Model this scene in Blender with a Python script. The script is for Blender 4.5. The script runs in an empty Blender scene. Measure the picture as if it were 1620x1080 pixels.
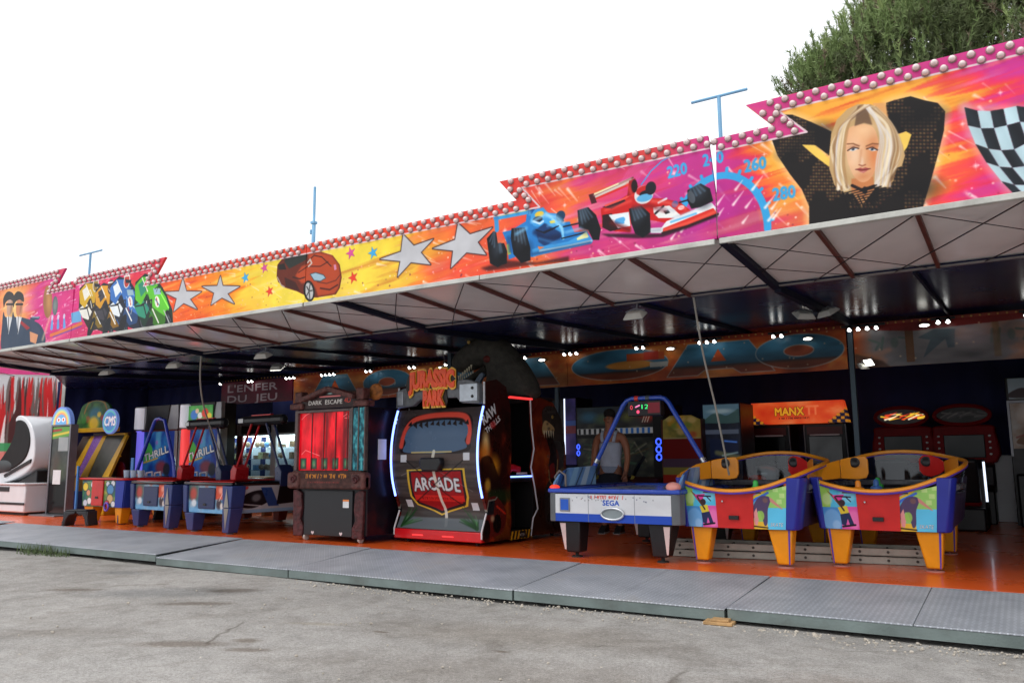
import bpy, bmesh, math, random
import numpy as np
from mathutils import Vector, Matrix
random.seed(7); rng = np.random.default_rng(7)
SC = bpy.context.scene; COL = SC.collection
R = math.radians; PI = math.pi

# ---------------------------------------------------------------- camera, sky, sun, exposure
cam_d = bpy.data.cameras.new('camera'); cam = bpy.data.objects.new('camera', cam_d); COL.objects.link(cam)
cam_d.sensor_width = 36.0; cam_d.lens = 36.0*1279.66/1620; cam_d.clip_end = 2000; cam_d.clip_start = .05
cam.location = (0, 0, 1.3)
yaw, pitch, roll = R(32.341), R(8.325), R(-.4378)
Fv = Vector((-math.sin(yaw)*math.cos(pitch), math.cos(yaw)*math.cos(pitch), math.sin(pitch)))
Rv = Vector((math.cos(yaw), math.sin(yaw), 0)); Uv = Rv.cross(Fv)
R2 = Rv*math.cos(roll)+Uv*math.sin(roll); U2 = Uv*math.cos(roll)-Rv*math.sin(roll)
M = Matrix((R2, U2, -Fv)).transposed().to_4x4(); M.translation = cam.location
cam.matrix_world = M
SC.camera = cam

world = bpy.data.worlds.new('World'); SC.world = world; world.use_nodes = True
wn = world.node_tree.nodes; wl = world.node_tree.links; wn.clear()
sky = wn.new('ShaderNodeTexSky'); sky.sky_type = 'NISHITA'; sky.sun_disc = False
sky.sun_elevation = R(52); sky.sun_rotation = R(200); sky.air_density = 1.0; sky.dust_density = 6.0; sky.ozone_density = .6
hs = wn.new('ShaderNodeHueSaturation'); hs.inputs['Saturation'].default_value = .12
mx = wn.new('ShaderNodeMix'); mx.data_type = 'RGBA'; mx.inputs[0].default_value = .72
mx.inputs[7].default_value = (13.6, 13.9, 14.4, 1)                  # the even white of a thick cloud layer
bg = wn.new('ShaderNodeBackground'); bg.inputs[1].default_value = .10
wo = wn.new('ShaderNodeOutputWorld')
wl.new(sky.outputs[0], hs.inputs['Color']); wl.new(hs.outputs[0], mx.inputs[6]); wl.new(mx.outputs[2], bg.inputs[0]); wl.new(bg.outputs[0], wo.inputs[0])

sun_d = bpy.data.lights.new('sun', 'SUN'); sun_d.energy = .7; sun_d.angle = R(25); sun_d.color = (1, .95, .88)
sun = bpy.data.objects.new('sun', sun_d); COL.objects.link(sun)
sun.rotation_euler = (R(38), 0, R(-20))
SC.view_settings.view_transform = 'Standard'; SC.view_settings.look = 'None'
SC.view_settings.exposure = 0.22; SC.view_settings.gamma = 1.0; SC.view_settings.use_curve_mapping = False
SC.cycles.max_bounces = 8; SC.cycles.transparent_max_bounces = 12
SC.cycles.use_denoising = True

# ---------------------------------------------------------------- helpers: colours, materials, meshes, tags
def lin(c):
    r = []
    for v in c[:3]:
        v /= 255.0
        r.append(v/12.92 if v <= .04045 else ((v+.055)/1.055)**2.4)
    return (*r, 1.0)
MATS = {}
def pm(name, col, rough=.5, metal=0., var=.10, scale=6., bump=0., bscale=60., coat=0., spec=.38, dirt=0.):
    """procedural principled material; col is an sRGB 0-255 triple"""
    if name in MATS: return MATS[name]
    m = bpy.data.materials.new(name); m.use_nodes = True; N = m.node_tree.nodes; L = m.node_tree.links
    b = N['Principled BSDF']; b.inputs['Roughness'].default_value = rough; b.inputs['Metallic'].default_value = metal
    b.inputs['Coat Weight'].default_value = coat; b.inputs['Coat Roughness'].default_value = .08
    b.inputs['Specular IOR Level'].default_value = spec
    tc = N.new('ShaderNodeTexCoord'); nz = N.new('ShaderNodeTexNoise'); nz.inputs['Scale'].default_value = scale; nz.inputs['Detail'].default_value = 5
    L.new(tc.outputs['Object'], nz.inputs['Vector'])
    c = lin(col); rp = N.new('ShaderNodeValToRGB'); e = rp.color_ramp.elements
    e[0].position = .3; e[1].position = .7
    e[0].color = tuple(v*(1-var) for v in c[:3])+(1,); e[1].color = tuple(min(1, v*(1+var)) for v in c[:3])+(1,)
    L.new(nz.outputs['Fac'], rp.inputs[0]); out = rp.outputs[0]
    if dirt:
        n2 = N.new('ShaderNodeTexNoise'); n2.inputs['Scale'].default_value = scale*.45; n2.inputs['Detail'].default_value = 9; n2.inputs['Roughness'].default_value = .7
        L.new(tc.outputs['Object'], n2.inputs['Vector'])
        mr = N.new('ShaderNodeMapRange'); mr.inputs[1].default_value = .5; mr.inputs[2].default_value = .75; mr.inputs[4].default_value = dirt
        L.new(n2.outputs['Fac'], mr.inputs[0])
        mm = N.new('ShaderNodeMix'); mm.data_type = 'RGBA'; mm.inputs[7].default_value = (.09, .075, .06, 1)
        L.new(mr.outputs[0], mm.inputs[0]); L.new(out, mm.inputs[6]); out = mm.outputs[2]
    L.new(out, b.inputs['Base Color'])
    mr = N.new('ShaderNodeMapRange'); mr.inputs[3].default_value = max(.02, rough-.07); mr.inputs[4].default_value = min(1, rough+.1)
    L.new(nz.outputs['Fac'], mr.inputs[0]); L.new(mr.outputs[0], b.inputs['Roughness'])
    if bump:
        n3 = N.new('ShaderNodeTexNoise'); n3.inputs['Scale'].default_value = bscale; n3.inputs['Detail'].default_value = 6
        L.new(tc.outputs['Object'], n3.inputs['Vector'])
        bp = N.new('ShaderNodeBump'); bp.inputs['Strength'].default_value = bump; bp.inputs['Distance'].default_value = .02
        L.new(n3.outputs['Fac'], bp.inputs['Height']); L.new(bp.outputs[0], b.inputs['Normal'])
    MATS[name] = m
    return m
def glow(name, col, s):
    if name in MATS: return MATS[name]
    m = bpy.data.materials.new(name); m.use_nodes = True; b = m.node_tree.nodes['Principled BSDF']
    c = lin(col); b.inputs['Base Color'].default_value = c; b.inputs['Emission Color'].default_value = c
    b.inputs['Emission Strength'].default_value = s; b.inputs['Roughness'].default_value = .4
    MATS[name] = m
    return m
def clear(name, col=(235, 240, 245), rough=.08, alpha=.055):
    if name in MATS: return MATS[name]
    m = bpy.data.materials.new(name); m.use_nodes = True; N = m.node_tree.nodes; L = m.node_tree.links; N.clear()
    t = N.new('ShaderNodeBsdfTransparent'); t.inputs[0].default_value = lin(col)
    g = N.new('ShaderNodeBsdfGlossy'); g.inputs['Roughness'].default_value = rough; g.inputs[0].default_value = lin(col)
    lw = N.new('ShaderNodeLayerWeight'); lw.inputs[0].default_value = .5; fr = N.new('ShaderNodeMath'); fr.operation = 'POWER'; fr.inputs[1].default_value = 4.; L.new(lw.outputs['Facing'], fr.inputs[0])
    ad = N.new('ShaderNodeMath'); ad.operation = 'ADD'; ad.inputs[1].default_value = alpha; ad.use_clamp = True
    ms = N.new('ShaderNodeMixShader'); o = N.new('ShaderNodeOutputMaterial')
    sc = N.new('ShaderNodeMath'); sc.operation = 'MULTIPLY'; sc.inputs[1].default_value = .45; L.new(fr.outputs[0], sc.inputs[0]); L.new(sc.outputs[0], ad.inputs[0]); L.new(ad.outputs[0], ms.inputs[0]); L.new(t.outputs[0], ms.inputs[1]); L.new(g.outputs[0], ms.inputs[2]); L.new(ms.outputs[0], o.inputs[0])
    MATS[name] = m
    return m
def printed(name, img, rough=.35, emit=0., coat=0., relief=0.):
    """flat print: a picture painted by this script, on a glossy sheet with a little wear"""
    if name in MATS: return MATS[name]
    m = bpy.data.materials.new(name); m.use_nodes = True; N = m.node_tree.nodes; L = m.node_tree.links
    b = N['Principled BSDF']; t = N.new('ShaderNodeTexImage'); t.image = img; t.extension = 'EXTEND'
    b.inputs['Roughness'].default_value = rough; b.inputs['Coat Weight'].default_value = coat; b.inputs['Specular IOR Level'].default_value = .2
    L.new(t.outputs[0], b.inputs['Base Color'])
    if emit: L.new(t.outputs[0], b.inputs['Emission Color']); b.inputs['Emission Strength'].default_value = emit
    tc = N.new('ShaderNodeTexCoord'); nz = N.new('ShaderNodeTexNoise'); nz.inputs['Scale'].default_value = 2.5; nz.inputs['Detail'].default_value = 4
    L.new(tc.outputs['Object'], nz.inputs['Vector'])
    bp = N.new('ShaderNodeBump'); bp.inputs['Strength'].default_value = .12; bp.inputs['Distance'].default_value = .02+relief
    L.new(nz.outputs['Fac'], bp.inputs['Height']); L.new(bp.outputs[0], b.inputs['Normal'])
    mr = N.new('ShaderNodeMapRange'); mr.inputs[3].default_value = max(.03, rough-.1); mr.inputs[4].default_value = min(1, rough+.15)
    L.new(nz.outputs['Fac'], mr.inputs[0]); L.new(mr.outputs[0], b.inputs['Roughness'])
    MATS[name] = m
    return m

class MB:
    """collects simple solids into one mesh"""
    def __init__(s): s.v = []; s.f = []; s.m = []; s.cur = 0
    def add(s, vs, fs):
        o = len(s.v); s.v += [tuple(v) for v in vs]; s.f += [tuple(i+o for i in f) for f in fs]; s.m += [s.cur]*len(fs); return s
    def mat(s, i): s.cur = i; return s
    def box(s, x0, x1, y0, y1, z0, z1):
        return s.add([(x0,y0,z0),(x1,y0,z0),(x1,y1,z0),(x0,y1,z0),(x0,y0,z1),(x1,y0,z1),(x1,y1,z1),(x0,y1,z1)],
                     [(0,3,2,1),(4,5,6,7),(0,1,5,4),(1,2,6,5),(2,3,7,6),(3,0,4,7)])
    def frust(s, c0, r0, c1, r1):
        """box-like taper between two rectangles (centre x,y,z; half sizes)"""
        q = []
        for (cx,cy,cz),(a,b) in ((c0,r0),(c1,r1)): q += [(cx-a,cy-b,cz),(cx+a,cy-b,cz),(cx+a,cy+b,cz),(cx-a,cy+b,cz)]
        return s.add(q, [(0,3,2,1),(4,5,6,7),(0,1,5,4),(1,2,6,5),(2,3,7,6),(3,0,4,7)])
    def prism(s, pts, axis, a, b):
        """2-D outline swept along an axis: x (pts y,z), y (pts x,z), z (pts x,y)"""
        f = {'x': lambda p,t: (t,p[0],p[1]), 'y': lambda p,t: (p[0],t,p[1]), 'z': lambda p,t: (p[0],p[1],t)}[axis]
        n = len(pts)
        return s.add([f(p,a) for p in pts]+[f(p,b) for p in pts],
                     [tuple(range(n))[::-1], tuple(range(n,2*n))]+[(i,(i+1)%n,n+(i+1)%n,n+i) for i in range(n)])
    def tube(s, pts, r, n=8, closed=False):
        P = [Vector(p) for p in pts]; k = len(P); rr = r if isinstance(r,(list,tuple)) else [r]*k
        vs = []; prev = None
        for i, p in enumerate(P):
            if closed: t = (P[(i+1)%k]-P[i-1])
            else: t = (P[min(i+1,k-1)]-P[max(i-1,0)])
            t.normalize()
            a = prev if prev is not None else (Vector((0,0,1)) if abs(t.z) < .9 else Vector((1,0,0)))
            a = (a-t*a.dot(t)).normalized(); prev = a; b = t.cross(a)
            vs += [tuple(p+(a*math.cos(2*PI*j/n)+b*math.sin(2*PI*j/n))*rr[i]) for j in range(n)]
        fs = []
        for i in range(k if closed else k-1):
            o, q = i*n, ((i+1)%k)*n
            fs += [(o+j, o+(j+1)%n, q+(j+1)%n, q+j) for j in range(n)]
        if not closed: fs += [tuple(range(n))[::-1], tuple(range((k-1)*n, k*n))]
        return s.add(vs, fs)
    def strip(s, pts, w, t, up=(0,0,1)):
        """rectangular bar w (sideways) by t (along up) along a path"""
        P = [Vector(p) for p in pts]; up = Vector(up); vs = []
        for i, p in enumerate(P):
            d = (P[min(i+1,len(P)-1)]-P[max(i-1,0)]).normalized(); sd = d.cross(up).normalized(); u = sd.cross(d)
            vs += [p+sd*w/2-u*t/2, p+sd*w/2+u*t/2, p-sd*w/2+u*t/2, p-sd*w/2-u*t/2]
        fs = [(0,1,2,3), tuple(len(vs)-4+j for j in (3,2,1,0))]
        for i in range(len(P)-1): fs += [(4*i+j, 4*i+4+j, 4*i+4+(j+1)%4, 4*i+(j+1)%4) for j in range(4)]
        return s.add(vs, fs)
    def lathe(s, prof, c=(0,0,0), n=16, axis='z'):
        vs = []; k = len(prof)
        for r, h in prof:
            for j in range(n):
                a = 2*PI*j/n; x, y = r*math.cos(a), r*math.sin(a)
                p = {'z': (x,y,h), 'y': (x,h,y), 'x': (h,x,y)}[axis]
                vs.append((c[0]+p[0], c[1]+p[1], c[2]+p[2]))
        fs = [(i*n+j, i*n+(j+1)%n, (i+1)*n+(j+1)%n, (i+1)*n+j) for i in range(k-1) for j in range(n)]
        fs += [tuple(range(n))[::-1], tuple(range((k-1)*n, k*n))]
        return s.add(vs, fs)
    def ball(s, c, r, n=10, k=7):
        rx, ry, rz = r if isinstance(r,(tuple,list)) else (r,r,r); vs = [(c[0],c[1],c[2]-rz)]
        for i in range(1, k):
            t = PI*i/k-PI/2
            vs += [(c[0]+rx*math.cos(t)*math.cos(2*PI*j/n), c[1]+ry*math.cos(t)*math.sin(2*PI*j/n), c[2]+rz*math.sin(t)) for j in range(n)]
        vs.append((c[0],c[1],c[2]+rz)); fs = [(0,1+(j+1)%n,1+j) for j in range(n)]
        for i in range(k-2): fs += [(1+i*n+j,1+i*n+(j+1)%n,1+(i+1)*n+(j+1)%n,1+(i+1)*n+j) for j in range(n)]
        q = 1+(k-2)*n; fs += [(q+j,q+(j+1)%n,len(vs)-1) for j in range(n)]
        return s.add(vs, fs)
    def sheet(s, rows):
        """grid of points -> quads"""
        n = len(rows[0]); return s.add([p for r in rows for p in r], [(i*n+j,i*n+j+1,(i+1)*n+j+1,(i+1)*n+j) for i in range(len(rows)-1) for j in range(n-1)])
    def quad(s, a, b, c, d): return s.add([a,b,c,d], [(0,1,2,3)])
    def mesh(s, name, mats, smooth=35, recalc=True):
        me = bpy.data.meshes.new(name); me.from_pydata(s.v, [], s.f)
        for m in (mats if isinstance(mats,(list,tuple)) else [mats]): me.materials.append(m)
        me.polygons.foreach_set('material_index', s.m)
        if recalc:
            bm = bmesh.new(); bm.from_mesh(me); bmesh.ops.recalc_face_normals(bm, faces=bm.faces); bm.to_mesh(me); bm.free()
        if smooth:
            me.polygons.foreach_set('use_smooth', [True]*len(me.polygons)); me.set_sharp_from_angle(angle=R(smooth))
        me.update(); return me
def obj(name, mb, mats, parent=None, loc=(0,0,0), rot=(0,0,0), bev=0, smooth=35, recalc=True):
    me = mb.mesh(name, mats, smooth, recalc) if isinstance(mb, MB) else mb
    o = bpy.data.objects.new(name, me); COL.objects.link(o); o.location = loc; o.rotation_euler = rot
    if parent: o.parent = parent
    if bev:
        b = o.modifiers.new('bevel','BEVEL'); b.width = bev; b.segments = 2; b.limit_method = 'ANGLE'; b.angle_limit = R(40)
    return o
def objs(name, boxes, mat, parent=None, **kw):
    """several separate pieces of one kind, each an object of its own"""
    return [obj(name, b if isinstance(b, MB) else MB().box(*b), mat, parent, **kw) for b in boxes]
def tag(o, label=None, cat=None, group=None, kind=None):
    if label: o['label'] = label
    if cat: o['category'] = cat
    if group: o['group'] = group
    if kind: o['kind'] = kind
    return o
def thing(name, label, cat, loc=(0,0,0), rz=0, group=None):
    o = bpy.data.objects.new(name, None); COL.objects.link(o); o.empty_display_size = .2
    o.location = loc; o.rotation_euler = (0,0,rz)
    return tag(o, label, cat, group)
def copy_tree(o, parent=None):
    c = o.copy(); COL.objects.link(c)
    if parent: c.parent = parent
    for ch in list(o.children): copy_tree(ch, c)
    return c
def uvp(o, u0, u1, v0, v1, ua=0, va=2, flip=False):
    """planar uv from local coordinates"""
    me = o.data; uv = me.uv_layers.new(name='UVMap').data
    for lp in me.loops:
        co = me.vertices[lp.vertex_index].co; u = (co[ua]-u0)/(u1-u0)
        uv[lp.index].uv = (1-u if flip else u, (co[va]-v0)/(v1-v0))
    return o


# ---------------------------------------------------------------- painter: flat prints are drawn here, in metres, as small pictures
_fm = {}
def glyphs(s):
    """triangles of a word in the built-in font, cap height about .7"""
    if s not in _fm:
        cu = bpy.data.curves.new('lettering','FONT'); cu.body = s; cu.resolution_u = 2; ob = bpy.data.objects.new('lettering', cu)
        me = ob.to_mesh(); me.calc_loop_triangles()
        V = np.array([v.co[:2] for v in me.vertices]) if len(me.vertices) else np.zeros((0,2))
        T = np.array([t.vertices[:] for t in me.loop_triangles]); ob.to_mesh_clear(); bpy.data.objects.remove(ob); bpy.data.curves.remove(cu)
        _fm[s] = V[T]
    return _fm[s]
def fbm(h, w, cell, octs=4):
    out = np.zeros((h,w)); amp = 1; tot = 0
    for o in range(octs):
        cy, cx = max(cell[0]/2**o,1.5), max(cell[1]/2**o,1.5); gh, gw = int(h/cy)+3, int(w/cx)+3
        g = rng.random((gh,gw)); y = np.arange(h)/cy; x = np.arange(w)/cx
        yi, xi = y.astype(int), x.astype(int); fy, fx = (y-yi)[:,None], (x-xi)[None]
        fy, fx = fy*fy*(3-2*fy), fx*fx*(3-2*fx)
        a = g[yi][:,xi]; b = g[yi][:,xi+1]; c = g[yi+1][:,xi]; d = g[yi+1][:,xi+1]
        out += amp*((a*(1-fx)+b*fx)*(1-fy)+(c*(1-fx)+d*fx)*fy); tot += amp; amp *= .5
    return out/tot
def blur(m, r):
    r = int(r)
    if r < 1: return m
    k = np.exp(-np.linspace(-2,2,2*r+1)**2); k /= k.sum()
    for ax in (0,1):
        p = np.pad(m, [(r,r) if a == ax else (0,0) for a in (0,1)], mode='constant')
        m = sum(k[i]*np.take(p, range(i, i+m.shape[ax]), axis=ax) for i in range(2*r+1))
    return m
class Pic:
    def __init__(s, x0, x1, z0, z1, ppm, col=(128,128,128)):
        s.x0, s.x1, s.z0, s.z1, s.k = x0, x1, z0, z1, ppm; s.ext = (x0,x1,z0,z1)
        s.w, s.h = max(8,int(round((x1-x0)*ppm))), max(8,int(round((z1-z0)*ppm)))
        s.a = np.empty((s.h,s.w,3)); s.a[:] = np.array(col)/255.
    def P(s, p): return ((np.asarray(p,float)-[s.x0, s.z1])*[s.k,-s.k])
    def win(s, lo, hi, pad=2):
        x0, y0 = np.floor(lo-pad).astype(int); x1, y1 = np.ceil(hi+pad).astype(int)
        return max(0,x0), min(s.w,x1), max(0,y0), min(s.h,y1)
    def mix(s, w, m, col, a):
        x0,x1,y0,y1 = w
        if x1<=x0 or y1<=y0: return
        m = (m*a)[...,None]; s.a[y0:y1,x0:x1] = s.a[y0:y1,x0:x1]*(1-m)+np.array(col)/255.*m
    def mask(s, q, w, ss=3):
        x0,x1,y0,y1 = w
        acc = np.zeros((y1-y0, x1-x0))
        off = (np.arange(ss)+.5)/ss
        for oy in off:
            Yv = np.arange(y0,y1)+oy
            for ox in off:
                Xv = np.arange(x0,x1)+ox; ins = np.zeros((y1-y0,x1-x0),bool)
                for (ax,ay),(bx,by) in zip(q, np.roll(q,-1,axis=0)):
                    c = (ay > Yv) != (by > Yv)
                    if not c.any(): continue
                    xs = ax+(Yv[c]-ay)/(by-ay)*(bx-ax); ins[c] ^= Xv[None] < xs[:,None]
                acc += ins
        return acc/ss**2
    def poly(s, pts, col, a=1., soft=0.):
        q = s.P(pts); b = int(soft*s.k); w = s.win(q.min(0), q.max(0), 2+b)
        if w[1]<=w[0] or w[3]<=w[2]: return s
        s.mix(w, blur(s.mask(q,w), b), col, a); return s
    def line(s, pts, wd, col, a=1., soft=0., closed=False, w1=None):
        q = s.P(pts); q = np.vstack([q,q[:1]]) if closed else q; n = len(q)-1
        wa = wd*s.k/2; wb = (wd if w1 is None else w1)*s.k/2; sf = max(.7, soft*s.k)
        W = s.win(q.min(0), q.max(0), 2+max(wa,wb)+sf)
        if W[1]<=W[0] or W[3]<=W[2]: return s
        Y, X = np.mgrid[W[2]:W[3], W[0]:W[1]]+.5; best = np.full(X.shape, 1e9)
        for i in range(n):
            (ax,ay),(bx,by) = q[i], q[i+1]; dx, dy = bx-ax, by-ay; L2 = dx*dx+dy*dy+1e-9
            t = np.clip(((X-ax)*dx+(Y-ay)*dy)/L2, 0, 1); r = wa+(wb-wa)*((i+t)/n)
            best = np.minimum(best, np.hypot(X-ax-t*dx, Y-ay-t*dy)-r)
        s.mix(W, np.clip(.5-best/(2*sf)*1.0,0,1), col, a); return s
    def ell(s, c, rx, rz, col, a=1., soft=0., rot=0.):
        q = s.P([c])[0]; A, B = rx*s.k, rz*s.k; m = max(A,B)*(1+soft)+2; W = s.win(q-m, q+m)
        if W[1]<=W[0] or W[3]<=W[2]: return s
        Y, X = np.mgrid[W[2]:W[3], W[0]:W[1]]+.5; X = X-q[0]; Y = -(Y-q[1]); c_, s_ = math.cos(rot), math.sin(rot)
        d = np.sqrt(((X*c_+Y*s_)/A)**2+((-X*s_+Y*c_)/B)**2)
        e = max(soft, .7/min(A,B)); s.mix(W, np.clip((1-d)/(2*e)+.5,0,1), col, a); return s
    def rect(s, x0, x1, z0, z1, col, a=1., soft=0.): return s.poly([(x0,z0),(x1,z0),(x1,z1),(x0,z1)], col, a, soft)
    def star(s, c, r, col, n=5, inner=.42, rot=PI/2, a=1., soft=0., sq=1.):
        return s.poly([(c[0]+sq*rr*math.cos(rot+PI*i/n), c[1]+rr*math.sin(rot+PI*i/n)) for i in range(2*n) for rr in ((r if i%2==0 else r*inner),)], col, a, soft)
    def spark(s, c, r, col=(255,245,250), a=.9):
        for t in (0, PI/2): s.line([(c[0]-r*math.cos(t),c[1]-r*math.sin(t)),c,(c[0]+r*math.cos(t),c[1]+r*math.sin(t))], r*.02, col, a*.8, r*.05)
        return s.ell(c, r*.35, r*.35, col, a, .9)
    def comet(s, c, ang, ln, wd, col=(255,240,235), a=.8):
        return s.line([c,(c[0]-ln*math.cos(ang), c[1]-ln*math.sin(ang))], wd, col, a, wd*.4, w1=wd*.05)
    def text(s, t, x, z, h, col, a=1., wid=None, rot=0., shear=0., edge=None, ew=0., bold=0., arch=0.):
        """text with its left baseline at x,z, cap height h and optional total width"""
        T = glyphs(t)
        if not len(T): return s
        T = T-[T[...,0].min(),0]; W0 = T[...,0].max(); k = h/.7; kx = (wid/W0) if wid else k
        Q = T*[kx,k]
        if arch: Q = Q+np.stack([0*Q[...,0], arch*(1-((Q[...,0]/(W0*kx))*2-1)**2)],-1)
        Q = np.stack([Q[...,0]+shear*Q[...,1], Q[...,1]],-1)
        c_, s_ = math.cos(rot), math.sin(rot); Q = np.stack([x+Q[...,0]*c_-Q[...,1]*s_, z+Q[...,0]*s_+Q[...,1]*c_],-1)
        q = (Q-[s.x0,s.z1])*[s.k,-s.k]; W = s.win(q.reshape(-1,2).min(0), q.reshape(-1,2).max(0), 3+int((ew+bold)*s.k))
        if W[1]<=W[0] or W[3]<=W[2]: return s
        S = 3; acc = np.zeros(((W[3]-W[2])*S,(W[1]-W[0])*S),bool); o = np.array([W[0],W[2]])
        for t3 in (q-o)*S:
            lo = np.maximum(np.floor(t3.min(0)).astype(int),0); hi = np.minimum(np.ceil(t3.max(0)).astype(int)+1, [acc.shape[1],acc.shape[0]])
            if (hi<=lo).any(): continue
            X = np.arange(lo[0],hi[0])[None]+.5; Y = np.arange(lo[1],hi[1])[:,None]+.5; sg = []
            for (ax,ay),(bx,by) in zip(t3, np.roll(t3,-1,axis=0)): sg.append((bx-ax)*(Y-ay)-(by-ay)*(X-ax))
            acc[lo[1]:hi[1],lo[0]:hi[0]] |= ((sg[0]>=0)&(sg[1]>=0)&(sg[2]>=0))|((sg[0]<=0)&(sg[1]<=0)&(sg[2]<=0))
        m = acc.reshape(W[3]-W[2],S,W[1]-W[0],S).mean((1,3))
        if bold: m = np.clip(blur(m, max(1,bold*s.k*1.6))*3.2,0,1)
        if edge is not None: s.mix(W, np.clip(blur(m, max(1,ew*s.k))*2.6,0,1), edge, a)
        s.mix(W, m, col, a); return s
    def scrawl(s, x, z, wid, h, col, a=.9):
        """a line of lettering too small to read in the photograph: uneven little strokes"""
        t = x; q = np.random.default_rng(int(abs(x*917+z*331)*100))
        while t < x+wid:
            w = h*q.uniform(.35,.8); k = q.integers(0,3)
            if k == 0: s.line([(t,z),(t+w*.3,z+h)], h*.22, col, a)
            elif k == 1: s.ell((t+w/2,z+h/2), w*.5, h*.45, col, a*.85, .25)
            else: s.line([(t,z+h*.9),(t+w,z+h*q.uniform(.5,1)),(t+w*.6,z)], h*.2, col, a)
            t += w*1.15+(h*.7 if q.random() < .15 else 0)
        return s
    def grain(s, amt=.05, cell=(8,8)):
        s.a *= 1+amt*(2*fbm(s.h,s.w,cell,3)[...,None]-1); return s
    def image(s, name):
        im = bpy.data.images.new(name, s.w, s.h); px = np.ones((s.h,s.w,4),np.float32); px[...,:3] = np.clip(s.a[::-1],0,1)
        im.pixels.foreach_set(px.ravel()); im.update(); im.pack(); return im
def put(o, pic, ua=0, va=2, flip=False):
    """map a picture drawn in the object's own metres onto it"""
    x0,x1,z0,z1 = pic.ext; return uvp(o, x0, x1, z0, z1, ua, va, flip)
def grad(stops, t):
    xs = [p[0] for p in stops]; return np.stack([np.interp(t, xs, [p[1][i]/255. for p in stops]) for i in range(3)],-1)


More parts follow.
